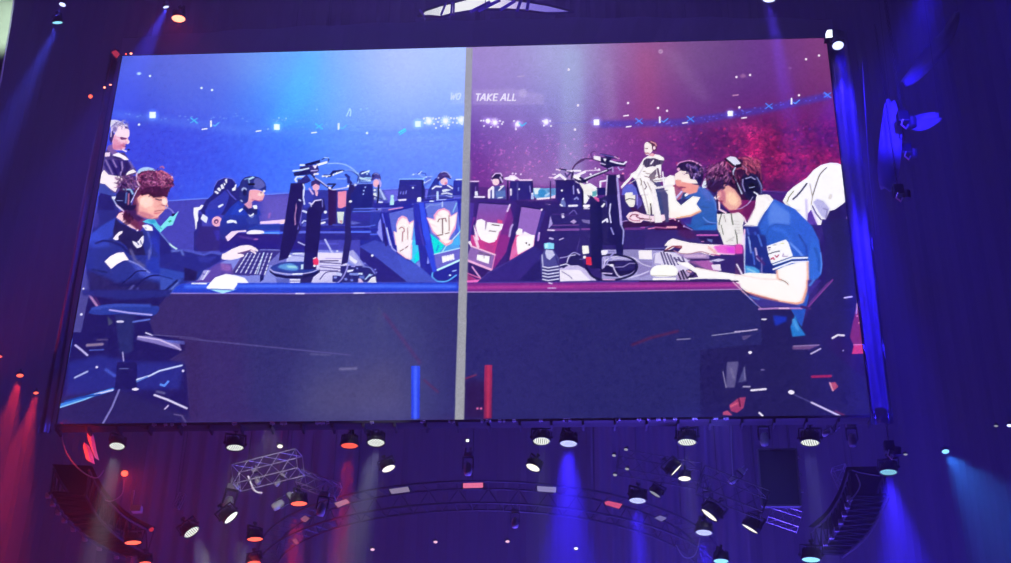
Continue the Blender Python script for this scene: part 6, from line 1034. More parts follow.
# row under the screen
lamp(117, 446, .85, 15, 7.5, 8, 'white', 'white honeycomb stage light under the lower left corner of the screen', 2500, 16, (.0, -.1, -1))
lamp(235, 447.5, .85, 17, 6.5, 3, 'white', 'white honeycomb stage light above the left truss piece', 500, 16, D0)
lamp(349.5, 445.5, .85, 17, 6, 2, 'red', 'red stage light hanging beside a white one under the screen', 2600, 13, D0)
lamp(376, 442.5, .85, 17, 8, 2, 'white', 'white honeycomb stage light right beside the red one under the screen', 2200, 20, (-.12, -.1, -1))
lamp(541.5, 441, .85, 16.5, 8, 0, 'white', 'white stage light just left of the blue white one under mid screen', 500, 16, D0)
lamp(568.5, 443.5, .85, 17, 7, 2, 'blue', 'blue white stage light throwing the strong blue beam under mid screen', 3200, 28, D0, bcol=(.03, .015, 1))
lamp(687, 442, .85, 18, 7, 0, 'white', 'white stage light above the dim truss piece at right', 1600, 11, D0, bcol=(.6, .6, .8))
lamp(810, 442.5, .85, 18, 7, 0, 'white', 'white honeycomb stage light beside the hanging dark box', 500, 14, D0, bcol=(.3, .3, .9))
lamp(888.5, 472, .8, 16.5, 6, -2, 'cyan', 'cyan stage light at the lower right corner of the screen', 2000, 34, (.02, -.12, -1), bcol=(.03, .015, 1))
# second tier
lamp(388.5, 468.5, 1.2, 13.5, 6, -22, 'warm', 'small tilted white light between the red beam and the grey panel', 300, 24, (-.5, -.2, -1), cells=False)
lamp(533, 467.5, 1.2, 14, 6.5, 22, 'warm', 'small tilted white light below the mid screen pair', 0, cells=False)
lamp(299, 503.5, 2.0, 16, 5, 0, 'red', 'red stage light under the left truss piece', 2600, 15, D0, cells=False)
lamp(255, 539, 2.6, 15, 4.5, 0, 'red', 'red stage light low in the photo just right of the tilted white honeycomb light', 2200, 15, D0, cells=False)
lamp(254, 563, 3.2, 13, 4.5, 0, 'red', 'red stage light half cut by the bottom edge directly below another red light', 0, cells=False)
lamp(133, 542.5, 1.8, 16, 4.5, 0, 'red', 'red stage light at lower left below the curved truss', 2200, 14, D0, cells=False)
lamp(145, 563, 2.8, 12, 3.5, 0, 'red', 'red stage light cut by the bottom edge below the lower left one', 0, cells=False)
lamp(191.5, 532, 2.0, 16, 7, -33, 'white', 'white tilted moving light aimed down to the right at lower left', 2200, 18, (.55, -.3, -1))
lamp(231, 517.5, 2.0, 16, 5.2, -42, 'white', 'white tilted moving light hanging from the left truss end', 1800, 18, (.35, -.2, -1), cells=False)
lamp(637.5, 500.5, 2.0, 16, 6, 2, 'blue', 'blue white stage light over a blue beam right of mid photo', 3600, 15, D0, bcol=(.03, .015, 1))
lamp(704, 532.5, 2.6, 15.5, 6, 2, 'blue', 'blue white stage light low right under the slender tilted one', 3600, 15, D0, bcol=(.03, .015, 1))
lamp(721, 561, 3.2, 14, 5, 0, 'cyan', 'pale cyan stage light cut by the bottom edge right of mid photo', 0, cells=False)
lamp(811, 559.5, 3.0, 17, 5.5, 0, 'cyan', 'pale cyan stage light at the bottom under the hanging dark box', 900, 16, D0, cells=False)
lamp(709.5, 515, 2.2, 18, 4.4, 38, 'warm', 'slender bright tilted light edge on above the low right one', 0, cells=False)
lamp(750, 528.5, 2.4, 17, 2.8, 30, 'warm', 'very slender tilted light at right of the other slender one', 0, cells=False)
lamp(655, 494, 3.2, 12, 2.8, 32, 'grey', 'dim grey tilted light below the dim truss piece at right', 0, cells=False)
lamp(684.5, 478.5, 1.7, 12, 5, 0, 'warm', 'small round white light on the dim truss piece at right', 0, cells=False)
lamp(676, 470, .9, 15, 2, -47, 'warm', 'thin bright light blade standing on the dim truss piece at right', 0, cells=False)
lamp(945.5, 451.5, 3.0, 7, 4.5, -10, 'cyan', 'lone small cyan lamp far right below the screen', 380, 60, (.5, -.2, -1), bcol=(.03, .2, 1), cells=False)
lamp(905.5, 454.5, 3.5, 4, 2, 0, 'grey', 'tiny dim lamp left of the lone cyan lamp', 0, cells=False)
lamp(996, 426, 3.5, 4, 2, 0, 'grey', 'tiny dim lamp near the right edge of the photo', 0, cells=False)
lamp(1009.5, 425.5, 3.5, 5, 3, 0, 'blue', 'tiny blue lamp cut by the right edge of the photo', 0, cells=False)
# lamps round the top
lamp(838, 45.5, -.9, 13, 10, -12, 'blue', 'glaring blue white lamp at the top right corner of the screen', 3200, 15, (.055, .10, -1), bcol=(.02, .01, 1), cells=False)
spot(P(840, 44, -.7), P(848, 140, 0), (.02, .01, 1), 900, 50, .9, .08)  # extra spot without a fixture, added to brighten the upper right drape
spot(P(862, 60, -3), P(845, 130, 0), (.02, .01, 1), 1100, 46, 1, .1)  # second added spot, no fixture, evening out the same drape
lamp(769, -1, -.8, 15, 8, 0, 'blue', 'blue white lamp cut by the top edge above the screen', 2600, 10, (.07, .02, -1), bcol=(.10, .05, 1), cells=False)
lamp(178.5, 18.5, -1.5, 16, 9, 5, 'hot', 'glaring orange red lamp above the top left corner of the screen', 22, 150, (0, -.3, -1), cells=False)
lamp(57.5, 22.5, -1.0, 12, 3.6, -5, 'cyan', 'cyan lamp with a blue beam, left of the screen near the top', 1400, 14, (-.17, -.1, -1), bcol=(.05, .08, 1), cells=False)
lamp(62.5, 4.5, -1.0, 8, 5, 20, 'blue', 'small blue white lamp at the very top left', 500, 12, (-.1, -.1, -1), bcol=(.05, .06, 1), cells=False)
lamp(166, 7, -1.0, 7, 3, -15, 'blue', 'small blue lamp above the glaring red one', 1000, 24, (-.28, .0, -1), bcol=(.04, .05, 1), cells=False)
lamp(90.5, 96.5, -.4, 4.5, 8, 0, 'red', 'narrow red lamp left of the screen below its top corner', 0, cells=False)
for x, y, a, lb in ((0, 356.5, 4, 'small red lamp on the left photo edge beside the screen'), (20, 375.5, 7, 'middle of the three small red lamps left of the screen'), (36, 393, 5, 'lowest small red lamp hugging the screen at left')):
    lamp(x, y, .8, a, a*.55, 0, 'red', lb, 1300 if a > 4 else 500, 26, (-.03, -.05, -1), cells=False)
lamp(124.5, 473.5, 1.0, 7, 6, 0, 'red', 'small red lamp below the honeycomb light at lower left', 60, 120, cells=False)
lamp(151.5, 529.5, 1.8, 5, 4, -40, 'dimred', 'small dim red lamp right of the lower left red light', 0, cells=False)
lamp(280, 446.3, .7, 5.5, 4, 0, 'warm', 'tiny white lamp between honeycomb light and red light', 0, cells=False)
lamp(467.5, 440.5, .7, 3.5, 3, 0, 'white', 'tiny white lamp under the grey divider bar', 0, cells=False)
lamp(104.5, 87.5, -.2, 2.6, 2.6, 0, 'hot', 'tiny red lamp on the bracket at the upper left screen edge', 0, cells=False)
lamp(110.5, 84.7, -.2, 3.2, 1.6, 0, 'hot', 'tiny red lamp beside the bracket lamp touching the screen edge', 0, cells=False)
lamp(131, 53.6, -.1, 3, 2.6, 0, 'hot', 'tiny glowing red lamp on the screen top left corner', 0, cells=False)
lamp(126, 54, -.1, 2, 2, 0, 'red', 'tiniest red lamp left of the one on the screen corner', 0, cells=False)
for x, y, lb in ((372.5, 549.5, 'tiny pink lamp low left of middle'), (435.5, 542, 'tiny pink lamp low in the middle'), (507.5, 541.5, 'tiny pink lamp low right of middle'), (576, 548.5, 'tiny white lamp low at the blue beam')):
    lamp(x, y, 6.0, 4, 2.6, 0, 'pink' if 'pink' in lb else 'warm', lb, 0, cells=False)
for i, (x, y) in enumerate(((614, 455.5), (626, 449.5), (615, 475), (627, 469))):
    lamp(x, y, 1.6, 4, 2.6, 10, 'grey', 'tiny grey white lamp on the '+('outer left', 'upper', 'lower left', 'inner lower')[i]+' end of the dim truss piece at right', 0, cells=False)
# square glaring panel beside the corner lamp
def glow_box(name, pts, Y, th, rgb, st, label, cat, part_='glowing_face', group=None):
    c = P(sum(p[0] for p in pts)/len(pts), sum(p[1] for p in pts)/len(pts), Y)
    root = empty(name, c, label, cat, group)
    bm = bmesh.new(); f = [bm.verts.new(P(x, y, Y)-c) for x, y in pts]
    bm.faces.new(f)
    link(part_, bm, lens_mat('panel_'+label[:18], rgb, st, False), root)
    bm = bmesh.new(); cen = Vector((0, 0, 0)); w = 1.12
    f = [bm.verts.new((P(x, y, Y)-c)*w+Vector((0, .01, 0))) for x, y in pts]; k = [bm.verts.new(v_.co+Vector((0, th, .02))) for v_ in f]
    bm.faces.new(f); bm.faces.new(k[::-1])
    for i in range(len(f)): bm.faces.new((f[i], k[i], k[(i+1) % len(f)], f[(i+1) % len(f)]))
    link('casing', bm, BLACK, root); return root
glow_box('flood_light', [(827.3, 30), (832, 29.6), (832.5, 37.3), (825.6, 37.8), (825.6, 33.5)], -.5, .2, (.8, .85, 1), 2.4, 'square glaring white flood light on the top right screen corner', 'stage light')
glow_box('flood_light', [(111, 52), (116, 50), (120, 54), (116.5, 58.5)], -.4, .15, (.45, .03, .07), 1.0, 'dull red square light beside the top left screen corner', 'stage light')
# ================================================================ ring truss with pale light panels
RC, RR, RZ = Vector((7.75, 10.1, 0)), 5.35, 14.0
def ring_pt(t, r, z): return Vector((RC.x+r*math.sin(t), RC.y-r*math.cos(t), z))
ring = empty('ring_truss', (RC.x, RC.y, RZ), 'dark circular lattice truss hanging low behind the screen', 'truss')
bm = bmesh.new(); K = 56; A0, A1 = -1.75, 1.75
for r_, z_ in ((RR, RZ-.05), (RR+.45, RZ-.05), (RR, RZ-.55), (RR+.45, RZ-.55)):
    path(bm, [ring_pt(A0+(A1-A0)*i/K, r_, z_) for i in range(K+1)], .028, 6)
rel(link('chords', bm, DIM, ring), ring)
bm = bmesh.new()
for i in range(K):
    t, t2 = A0+(A1-A0)*i/K, A0+(A1-A0)*(i+1)/K; fl = i % 2
    tube(bm, ring_pt(t, RR, RZ-.05), ring_pt(t2, RR, RZ-.55), .014, 5) if fl else tube(bm, ring_pt(t, RR, RZ-.55), ring_pt(t2, RR, RZ-.05), .014, 5)
    tube(bm, ring_pt(t, RR, RZ-.05), ring_pt(t, RR+.45, RZ-.05), .012, 5); tube(bm, ring_pt(t, RR, RZ-.55), ring_pt(t, RR+.45, RZ-.55), .012, 5)
rel(link('lattice', bm, DIM, ring), ring)
bm = bmesh.new()
for k_ in range(7):
    t = -1.5+k_*.5; tube(bm, ring_pt(t, RR+.22, RZ-.05), ring_pt(t, RR+.22, RZ+16), .012, 5)
rel(link('hanging_wires', bm, RUB, ring), ring)
panels = [([(398.9-10, 489.2), (408, 486.6), (410, 491.6), (391.5, 494)], (.30, .24, .38), 'greyish'), ([(463, 483.2), (483, 482.6), (483, 487.6), (463, 488.2)], (.95, .20, .38), 'bright pink'), ([(537, 486), (556.3, 487.2), (556, 492.6), (537.5, 491.2)], (.30, .27, .55), 'pale blue grey'),
    ([(334, 503), (346.5, 499), (350, 502.6), (338, 507.5)], (.36, .20, .30), 'dull rose'), ([(604.5, 502), (608, 500.8), (622.5, 504), (619, 508.8), (605.5, 504.8)], (.75, .10, .22), 'crimson'), ([(654.5, 518), (660, 515.5), (667, 518), (661.5, 521.5)], (.20, .18, .45), 'dim violet'),
    ([(300, 519), (305, 515.5), (310, 518.5), (305, 522.5)], (.30, .10, .18), 'dim rose'), ([(292, 540), (295.5, 538), (298.5, 543), (296, 545)], (.22, .08, .14), 'faint rose')]
for pts, rgb, nm in panels:
    q = P(pts[0][0], pts[0][1], 5); dd = PZ = None
    glow_box('light_panel', pts, 4.0+abs(sum(p[0] for p in pts)/len(pts)-473)**2*7e-5, .06, rgb, 1.0, nm+' glowing rectangular panel on the hanging ring truss', 'light panel')
# ================================================================ dark side trusses running back from the lower screen corners
def side_truss(pts, label, z=12.85, w=.34, rows=(0, -.5)):
    pts = [Vector((x, y, 0)) for x, y in pts]; root = empty('side_truss', (pts[0].x, pts[0].y, z), label, 'truss')
    fine = [Vector((*p, 0)) for p in crom(np.array([[p.x, p.y] for p in pts]), False, 6)]
    def off(i, s, zz):
        a = fine[max(0, i-1)]; b = fine[min(len(fine)-1, i+1)]; d = (b-a).normalized(); n_ = Vector((-d.y, d.x, 0))
        return fine[i]+n_*s+Vector((0, 0, z+zz))
    bm = bmesh.new()
    for s in (-w, w):
        for zz in rows: path(bm, [off(i, s, zz) for i in range(len(fine))], .03, 6)
    rel(link('chords', bm, DIM, root), root)
    bm = bmesh.new()
    for i in range(len(fine)-1):
        k = 1 if i % 2 else -1
        tube(bm, off(i, -w*k, rows[1]), off(i+1, w*k, rows[1]), .010, 5); tube(bm, off(i, w, rows[i % 2]), off(i+1, w, rows[(i+1) % 2]), .016, 5); tube(bm, off(i, -w, rows[i % 2]), off(i+1, -w, rows[(i+1) % 2]), .016, 5)
    rel(link('lattice', bm, BLACK, root), root)
    bm = bmesh.new(); 
    vs_ = [[bm.verts.new(off(i, -w-.05, rows[0]+.1)), bm.verts.new(off(i, w+.05, rows[0]+.1))] for i in range(len(fine))]
    for i in range(len(fine)-1): bm.faces.new((vs_[i][0], vs_[i+1][0], vs_[i+1][1], vs_[i][1]))
    bmesh.ops.solidify(bm, geom=bm.faces[:], thickness=.03); rel(link('top_cover', bm, DARK, root), root)
    bm = bmesh.new()
    vs_ = [[bm.verts.new(off(i, -w+.03, rows[1]+.04)), bm.verts.new(off(i, w-.03, rows[1]+.04))] for i in range(len(fine))]
    for i in range(len(fine)-1): bm.faces.new((vs_[i][0], vs_[i+1][0], vs_[i+1][1], vs_[i][1]))
    bmesh.ops.solidify(bm, geom=bm.faces[:], thickness=.02); rel(link('underside_cover', bm, DARK, root), root)
    for i in range(1, len(fine)-1, 3):
        bm = bmesh.new(); box(bm, (-.05, -.05, -.05), (.05, .05, .05), bevel=.012); tube(bm, (0, -.07, 0), (0, .07, 0), .03, 8)
        link('coupler', bm, GREY, root).location = off(i, w+.04, rows[1]-.02)-root.location
    return root
side_truss([(.15, .75), (.05, 1.6), (.02, 2.5), (.15, 3.6), (.5, 4.5)], 'curved dark truss sweeping back from the lower left screen corner')
side_truss([(15.7, 1.2), (15.72, 2.0), (15.7, 2.9), (15.6, 3.8), (15.35, 4.7)], 'curved dark truss sweeping back from the lower right screen corner')
# ================================================================ small truss pieces with gear
def truss_piece(name, a0, a1, Y0, Y1, h, label, m, bays=6, r_=.02):
    """box truss between two traced places; h metres deep"""
    A, B = P(*a0, Y0), P(*a1, Y1); root = empty(name, (A+B)/2, label, 'truss'); c = (A+B)/2
    d = (B-A).normalized(); s = d.cross(Vector((0, 0, 1))).normalized(); u = s.cross(d).normalized()
    cor = [s*h/2+u*h/2, -s*h/2+u*h/2, -s*h/2-u*h/2, s*h/2-u*h/2]
    bm = bmesh.new()
    for k in cor: tube(bm, A+k-c, B+k-c, r_, 8)
    link('chords', bm, m, root)
    bm = bmesh.new()
    for i in range(bays):
        p, q = A.lerp(B, i/bays), A.lerp(B, (i+1)/bays)
        for k in range(4): tube(bm, p+cor[k]-c, q+cor[(k+1) % 4]-c, r_*.55, 6)
    for i in (0, bays):
        p = A.lerp(B, i/bays)
        for k in range(4): tube(bm, p+cor[k]-c, p+cor[(k+1) % 4]-c, r_*.7, 6)
    link('lattice', bm, m, root)
    bm = bmesh.new(); L = (B-A).length
    for t in (.2, .8): tube(bm, A.lerp(B, t)+u*h/2-c, A.lerp(B, t)+Vector((0, 0, 12))-c, .008, 5)
    link('hanging_wires', bm, RUB, root); return root
truss_piece('box_truss', (236, 478), (300, 462), 1.6, 1.4, .42, 'white lit box truss piece hanging below the screen at left', ALU, 4, .012)
truss_piece('box_truss', (618, 462), (700, 476), 2.8, 2.8, .42, 'dim box truss piece hanging below the screen at right', DIM, 5, .012)
truss_piece('box_truss', (700, 480), (765, 505), 1.3, 1.3, .45, 'dark blue box truss piece left of the hanging dark box', DIM, 4, .014)
truss_piece('box_truss', (300, 478), (338, 492), 3.4, 3.4, .3, 'short dim truss piece right of the white lit truss', GREY, 4, .014)
# moving head bodies -------------------------------------------------
def mover(px, py, Y, s, label, tilt=0):
    root = empty('moving_head', P(px, py, Y), label, 'stage light', rot=(0, math.radians(tilt), 0))
    bm = bmesh.new(); lathe(bm, [(.0, -.34), (.12, -.33), (.15, -.2), (.13, .02), (.08, .1), (0, .12)], 18); link('head', bm, GREYP, root, smooth=True).scale = (s,)*3
    bm = bmesh.new()
    for k in (-1, 1): box(bm, (k*.18-.02, -.05, -.12), (k*.18+.02, .05, .3), bevel=.01)
    box(bm, (-.2, -.06, .28), (.2, .06, .33), bevel=.01); link('yoke', bm, BLACK, root).scale = (s,)*3
    bm = bmesh.new(); box(bm, (-.16, -.1, .33), (.16, .1, .48), bevel=.02); link('base', bm, GREYP, root).scale = (s,)*3
    bm = bmesh.new()
    for k in (-.1, .1): tube(bm, (k, 0, .48), (k, 0, .6), .02, 8); lathe(bm, [(.035, .58), (.05, .6), (.05, .66), (.035, .68)], 10, None) if False else None
    bm.free()
    for k in (-.1, .1):
        bm = bmesh.new(); tube(bm, (k, 0, .48), (k, 0, .6), .02, 8); box(bm, (k-.03, -.03, .58), (k+.03, .03, .68), bevel=.01); link('clamp', bm, ALU, root).scale = (s,)*3
    return root
GREYP = mat('grey_plastic', (.32, .34, .33), .4)
mover(229.5, 500, 3.0, .72, 'grey moving head hanging at the left end of the white lit truss', 10)
mover(322, 506, 2.6, .62, 'slim grey moving head hanging from the short dim truss', 8)
mover(281, 503, 3.0, .6, 'tilted grey moving head under the white lit truss', 55)
mover(708, 499, 3.0, .5, 'dim grey moving head above the slender bright light', 0)
mover(257, 478, 2.5, .42, 'small white lit fixture clipped on the left truss piece', -20)
mover(279, 481, 2.6, .36, 'small fixture with loop arm beside the clipped one', 30)
# hanging dark box -----------------------------------------------------
A = P(757.5, 449.5, 3.4); B = P(801, 506, 3.4); zt, zb = P(778, 449.5, 3.4).z, P(778, 506, 3.4).z
root = empty('hanging_box', ((A.x+B.x)/2, 3.4, zb), 'dark greenish rectangular cabinet hanging below the right part of the screen', 'loudspeaker')
w = (B.x-A.x)/2
bm = bmesh.new(); box(bm, (-w, 0, 0), (w, .14, zt-zb), bevel=.02); link('cabinet', bm, mat('dark_green_grille', (.05, .07, .09), .7, bump=.3, scale=60), root)
bm = bmesh.new()
for x0, x1, z0, z1 in ((-w-.02, -w+.02, 0, zt-zb), (w-.02, w+.02, 0, zt-zb), (-w, w, zt-zb-.02, zt-zb+.02), (-w, w, -.02, .02)): box(bm, (x0, -.03, z0), (x1, 0, z1))
link('frame', bm, GREY, root)
bm = bmesh.new()
for x in (-w*.7, w*.7): tube(bm, (x, .2, zt-zb), (x, .2, zt-zb+14), .008, 5)
link('hanging_wires', bm, RUB, root)
bm = bmesh.new()
for z_ in (.25, .55, .85): box(bm, (w+.02, -.05, (zt-zb)*z_-.03), (w+.08, 0, (zt-zb)*z_+.03), bevel=.01)
link('hooks', bm, ALU, root)
# lit opening at the top --------------------------------------------------
lo = [(418, 16.5), (430, 16), (441, 17), (452, 14), (470, 11), (487, 9.3), (505, 9.3), (525, 10.5), (545, 13.2), (560, 13), (573.5, 12)]
up_ = [(573.5, 12), (562, 8.5), (548, 5), (530, 2), (515, 0), (495, -3), (470, -2), (455, 2), (440, 5.5), (425, 10.5), (418, 16.5)]
def outline_obj(name, part_, pts, Y, th, m, label, cat):
    c = P(sum(p[0] for p in pts)/len(pts), sum(p[1] for p in pts)/len(pts), Y); root = empty(name, c, label, cat)
    bm = bmesh.new(); f = [bm.verts.new(P(x, y, Y)-c) for x, y in pts]; k = [bm.verts.new(v_.co+Vector((0, th, th*.3))) for v_ in f]
    bm.faces.new(f); bm.faces.new(k[::-1])
    for i in range(len(f)): bm.faces.new((f[i], k[i], k[(i+1) % len(f)], f[(i+1) % len(f)]))
    link(part_, bm, m, root); return root, c
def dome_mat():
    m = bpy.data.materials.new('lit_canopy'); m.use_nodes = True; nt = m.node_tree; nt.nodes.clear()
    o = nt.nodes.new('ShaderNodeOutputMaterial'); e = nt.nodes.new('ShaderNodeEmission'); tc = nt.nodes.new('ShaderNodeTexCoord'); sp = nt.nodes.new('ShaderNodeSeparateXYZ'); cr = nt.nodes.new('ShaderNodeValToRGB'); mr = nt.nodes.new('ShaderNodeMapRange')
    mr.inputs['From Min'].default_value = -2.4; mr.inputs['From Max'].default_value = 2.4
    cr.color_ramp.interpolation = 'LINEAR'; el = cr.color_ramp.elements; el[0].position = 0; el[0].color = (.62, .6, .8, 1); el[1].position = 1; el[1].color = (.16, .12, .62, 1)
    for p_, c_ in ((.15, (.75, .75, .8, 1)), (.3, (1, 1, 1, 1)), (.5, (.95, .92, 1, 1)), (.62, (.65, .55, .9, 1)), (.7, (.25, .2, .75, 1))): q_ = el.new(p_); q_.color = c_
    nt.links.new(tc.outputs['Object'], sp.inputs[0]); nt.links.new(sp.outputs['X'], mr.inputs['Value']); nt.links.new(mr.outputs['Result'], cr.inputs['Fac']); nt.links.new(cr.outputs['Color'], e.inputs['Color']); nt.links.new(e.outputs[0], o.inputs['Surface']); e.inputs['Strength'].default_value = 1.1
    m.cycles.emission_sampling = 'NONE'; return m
root, c = outline_obj('lit_canopy', 'glowing_cloth', lo+up_[1:-1], 5.0, .02, dome_mat(), 'white and violet glowing lens shaped canopy at the top centre of the photo', 'canopy')
RIBM = mat('violet_rib', (.12, .08, .3), .6)
for a_, b_ in (((441, 15), (446, 3)), ((451, 15), (452, 2)), ((453.6, 15), (454, 2)), ((517, 11), (521, 0)), ((527, 10), (528.5, 1)), ((424, 16), (420, 10)), ((500, 10), (515, 1)), ((470, 12), (490, 2)), ((478, 11), (500, 0))):
    bm = bmesh.new(); tube(bm, P(*a_, 4.8)-c, P(*b_, 4.8)-c, .03 if a_[0] < 460 else .045, 6); link('rib', bm, RIBM, root)
bm = bmesh.new(); path(bm, [P(x, y, 4.95)-c for x, y in lo+up_[1:]], .035, 6); link('rim', bm, BLACK, root)
# pale banner at the left edge, swags and gear at the right ---------------------
root, c = outline_obj('pale_banner', 'cloth', [(-14, -20), (13.5, -20), (13, 0), (9.5, 25), (5, 50), (1, 75), (-3, 95), (-14, 110)], -6, .06, mat('pale_cloth', (.62, .68, .6), .8, bump=.2, scale=6), 'pale greenish banner cut by the top left photo edge', 'banner')
spot(P(4, -40, -8), P(2, 25, -6), (.8, 1, .8), 260, 40, .8, .1)  # unseen spot added to brighten the banner
def swag(pts, wd, Y, label):
    pts = [P(x, y, Y+dy) for x, y, dy in pts]; c = pts[0].copy(); root = empty('fabric_swag', c, label, 'drape')
    bm = bmesh.new(); fine = [Vector(p) for p in crom(np.array([list(p) for p in pts]), False, 5)]; rows = []
    for i, p in enumerate(fine):
        d = (fine[min(i+1, len(fine)-1)]-fine[max(i-1, 0)]).normalized(); s = d.cross(Vector((0, 1, 0))).normalized(); t = i/(len(fine)-1); ww = wd*(.25+.75*math.sin(math.pi*min(1, .1+t*.85)))
        rows.append([bm.verts.new(p-c+s*ww*(k/4-.5)+Vector((0, .06*math.sin(k*1.7+i*.4), 0))) for k in range(5)])
    for i in range(len(rows)-1):
        for k in range(4): bm.faces.new((rows[i][k], rows[i+1][k], rows[i+1][k+1], rows[i][k+1]))
    bmesh.ops.solidify(bm, geom=bm.faces[:], thickness=.02); link('cloth', bm, SWAGM, root, smooth=True)
    bm = bmesh.new(); tube(bm, fine[-1]-c, fine[-1]-c+Vector((.2, 0, 9)), .005, 5); link('hanging_wire', bm, DARK, root); return root
SWAGM = mat('swag_cloth', (.3, .3, .36), .7, bump=.3, scale=6)
swag([(904, 84, 0), (918, 70, 0), (934, 52, .1), (948, 34, .2), (958, 12, .3)], .42, 1.9, 'long blue lit cloth swag rising to the right of the screen')
swag([(887, 190, 0), (889, 165, 0), (891, 130, 0), (890, 100, .05)], .5, 1.1, 'upright blue lit cloth fold right of the screen')
swag([(908, 124, 0), (922, 121, 0), (940, 117, .1)], .42, 1.2, 'short blue lit cloth fold pointing right beside the rigging motor')
def motor(px, py, s, label, Y=.5):
    root = empty('rigging_motor', P(px, py, Y), label, 'hoist')
    bm = bmesh.new(); box(bm, (-.14, -.12, -.16), (.14, .12, .16), bevel=.03); link('body', bm, BLACK, root).scale = (s,)*3
    bm = bmesh.new(); path(bm, [(-.04, -.13, -.14), (-.1, -.15, -.3), (0, -.15, -.42), (.06, -.14, -.3)], .025, 6); link('hook', bm, ALU, root).scale = (s,)*3
    bm = bmesh.new()
    for i in range(60): path(bm, [Vector((.03*math.cos(t)*(i % 2), .03*math.cos(t)*(1-i % 2)-.02, .18+i*.09+.05*math.sin(t))) for t in np.linspace(0, 6.0, 7)], .009, 4)
    link('chain', bm, BLACK, root).scale = (s,)*3
    bm = bmesh.new(); lathe(bm, [(0, -.22), (.1, -.2), (.12, .0), (.12, .02)], 12, Matrix.Translation((.2, 0, -.05))); link('chain_bag', bm, RUB, root).scale = (s,)*3
    return root
motor(903, 118, .9, 'upper rigging motor among the blue cloth folds right of the screen')
motor(906, 150, .8, 'middle rigging motor with glinting hook right of the screen', 1.4)
motor(898, 191, .8, 'lowest rigging motor right of the screen')
motor(889, 447, .7, 'rigging motor hanging above the cyan stage light')
mover(764, 436, 1.6, .6, 'dark moving head with blue glints above the hanging dark box', 0)
mover(852, 437, 2.2, .6, 'dark moving head with blue glints near the lower right screen corner', 0)
mover(828, 432, 3.0, .4, 'small dark moving head between the two honeycomb side lamps at right', 60)
mover(735, 478, 3.2, .5, 'dark moving head above the very slender light', 45)
mover(468, 466, 2.4, .6, 'dark moving head hanging over the bright pink panel', 0)
mover(515, 520, 3.6, .5, 'dark moving head low over the tiny pink lamp', 0)
truss_piece('box_truss', (838, 468), (852, 500), 5.4, 5.4, .3, 'small blue glinting truss piece inside the curved right truss', GREY, 3, .012)
truss_piece('box_truss', (770, 512), (800, 522), 4.6, 4.6, .35, 'small blue glinting truss piece under the hanging dark box', GREY, 3, .012)
truss_piece('box_truss', (176, 508), (183, 494), 2.6, 2.6, .12, 'thin reddish strut left of the white tilted light', GREY, 3, .008)
# bent metal plate
c = P(131, 510, 2.4); root = empty('metal_bracket', c, 'pale grey L shaped metal bracket at lower left', 'bracket'); u_ = pxm(2.4)
bm = bmesh.new(); box(bm, (-.5*u_-.02, 0, 0), (.5*u_, .04, 20*u_), bevel=.004); link('upright', bm, GREYP, root)
bm = bmesh.new(); box(bm, (0, 0, -.02), (9*u_, .16, 5*u_), bevel=.004); link('foot', bm, GREYP, root)
# cables ---------------------------------------------------------------------------
def cable(pts, Y, r_, label, m=RUB):
    pp = [P(x, y, Y) for x, y in pts]; c = pp[0].copy(); bm = bmesh.new(); path(bm, [Vector(p)-c for p in crom(np.array([list(p) for p in pp]), False, 5)], r_, 6)
    o = link('cable', bm, m); o.location = c; return meta(o, label, 'cable')
# drapes hung behind the lower rig
def hung_drape(x0, x1, y0, y1, Y, label, m):
    A, B = P(x0, y0, Y), P(x1, y1, Y); root_z = B.z; c = Vector(((A.x+B.x)/2, Y, root_z)); bm = bmesh.new(); n = 90; prev = None
    for i in range(n+1):
        x = A.x+(B.x-A.x)*i/n; y = .09*math.sin(i*.9)+.07*math.sin(i*.37+1)
        a_ = bm.verts.new((x-c.x, y, 0)); b_ = bm.verts.new((x-c.x, y*.7, A.z-root_z+2))
        if prev: bm.faces.new((prev[0], a_, b_, prev[1]))
        prev = (a_, b_)
    o = link('hung_drape', bm, m, smooth=True); o.location = c; return meta(o, label, 'drape')
DRP = mat('purple_lit_drape', (.03, .026, .03), .9)
hung_drape(150, 348, 425, 565, 17, 'wide folded drape catching red light behind the left truss piece', DRP)
hung_drape(590, 752, 425, 565, 17, 'wide folded drape catching blue light behind the right truss pieces', DRP)
CABB = mat('blue_cable', (.25, .25, .3), .4)
cable([(731, 425), (731.5, 450), (733, 476)], .9, .012, 'straight cable hanging from the screen edge above the dark blue truss', CABB)
cable([(862.5, 62), (864, 90), (866.5, 130), (869, 170), (876, 235)], .2, .007, 'thin cable run beside the right screen drape', CABB)
cable([(852, 470), (862, 473), (880, 476)], .5, .012, 'short cable leading to the cyan stage light', CABB)
cable([(856, 474), (860, 485), (855, 495), (848, 502)], .5, .015, 'cable loop under the lower right corner', CABB)
cable([(60, 428), (66, 452), (80, 470), (96, 478), (104, 470)], .45, .014, 'drooping cable at the lower left corner', CABB)
cable([(124, 480), (122, 494), (112, 501), (105, 500)], 1.4, .012, 'cable loop below the small red lamp', CABB)
cable([(676, 545), (684, 557), (695, 555), (700, 538)], 3, .012, 'cable loop beside the low right stage light', CABB)
cable([(248, 476), (254, 490), (262, 493)], 1.5, .02, 'white cable hooked round the left truss piece', mat('white_cable', (.7, .7, .7), .4))
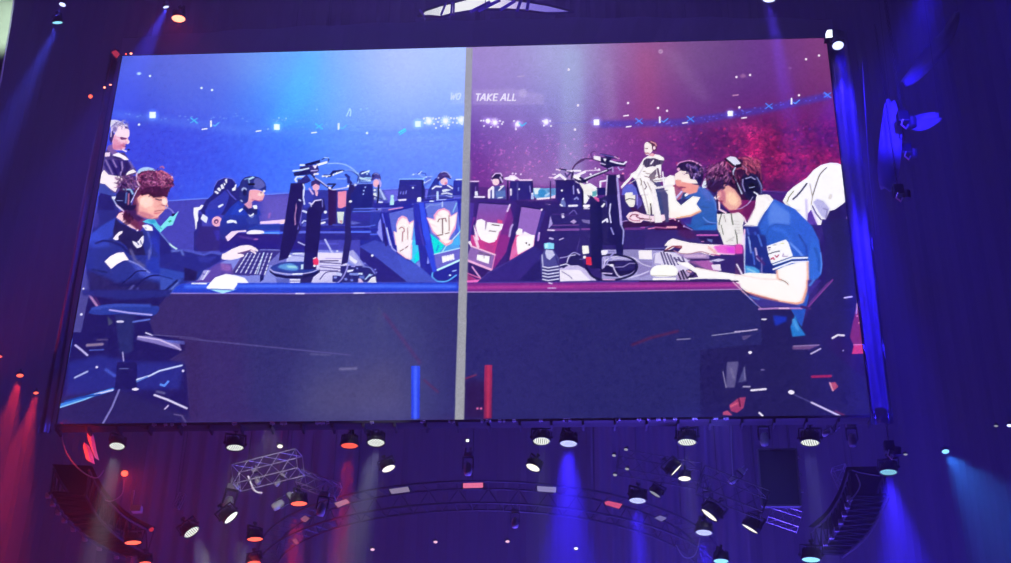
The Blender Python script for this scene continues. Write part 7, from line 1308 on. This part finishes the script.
# red lit folded cloth at the lower left corner
root = empty('folded_cloth', P(90, 455, .6), 'crumpled cloth lit bright red at the lower left screen corner', 'drape')
c = root.location.copy()
for (pp_, nm) in (([(86, 426), (88, 440), (95, 458), (92, 447), (89, 430)], 'upper_fold'), ([(83, 447), (86, 459), (90, 462), (88, 452), (84, 442)], 'lower_fold')):
    bm = bmesh.new(); fr = [P(x, y, .6)-c for x, y in pp_]; f = [bm.verts.new(p) for p in fr]; k = [bm.verts.new(p*.9+Vector((.05, .15, 0))) for p in fr]
    bm.faces.new(f); bm.faces.new(k[::-1])
    for i in range(len(f)): bm.faces.new((f[i], k[i], k[(i+1) % len(f)], f[(i+1) % len(f)]))
    link(nm, bm, mat('pale_satin', (.6, .55, .55), .5), root)
spot(P(60, 420, -2.5), P(89, 448, .6), (1, .03, .02), 1500, 18, .5, .05)  # unseen red spot added to light the folded cloth
# ================================================================ unseen wash and spot lights added to colour the haze and brighten the rig
def area(loc, tgt, col, power, size):
    l = bpy.data.lights.new('added_wash', 'AREA'); l.shape = 'DISK'; l.size = size; l.color = col; l.energy = power
    o = bpy.data.objects.new('added_wash', l); COL.objects.link(o); o.location = loc; o.rotation_euler = (Vector(tgt)-Vector(loc)).to_track_quat('-Z', 'Y').to_euler(); return o
area((26, 10, 34), (26, 20, 16), (.045, .025, 1), 1900*WASH, 6)      # blue from the right
area((6, 9, 40), (8, 14, 26), (.2, .12, 1), 3000*WASH, 8)        # violet overhead
area((-14, 6, 34), (-10, 14, 16), (.16, .11, 1), 3000*WASH, 6)      # violet on the left
area((-8, 5, 3), (-4, 12, 12), (1, .05, .15), 1300*WASH, 4)        # red from low left
area((12, 8, 4), (11, 14, 20), (.12, .07, 1), 11000*WASH, 5)         # blue from below
area((20, 8, 6), (22, 14, 20), (.04, .02, 1), 3600*WASH, 4)
spot((8, -12, 34), (8, 0, 23.2), (.2, .115, 1), 11000, 78, .9, 1)           # violet front wash on the header
spot(P(230, 330, 5), P(250, 500, 17), (1, .03, .2), 900, 70, .9, .3)
spot(P(680, 330, 5), P(670, 500, 17), (.05, .03, 1), 3500, 70, .9, .3)
spot(P(270, 430, -4), P(270, 478, 1.5), (1, .95, 1), 1600, 16, .6, .1)   # white on the left truss piece
spot(P(720, 420, -4), P(700, 490, 1.8), (.15, .15, 1), 900, 40, .6, .1)
spot(P(930, -20, -6), P(905, 110, 1), (.02, .01, 1), 30000, 22, .8, .2)
spot(P(60, 380, -5), P(70, 480, 1), (1, .15, .3), 300, 40, .8, .2)
spot(P(-80, 430, -1), P(85, 250, 0), (1, .03, .06), 2600, 40, .8, .1)
spot(P(380, 300, -6), P(380, 421, 0), (.9, .9, 1), 900, 12, .7, .05)
W = sc.world = bpy.data.worlds.new('world'); W.use_nodes = True; W.node_tree.nodes['Background'].inputs[0].default_value = (0, 0, 0, 1)
cy = sc.cycles; cy.volume_bounces = 0; cy.max_bounces = 4; cy.diffuse_bounces = 2; cy.glossy_bounces = 2; cy.use_denoising = True; cy.sample_clamp_indirect = 2.0; cy.sample_clamp_direct = 0
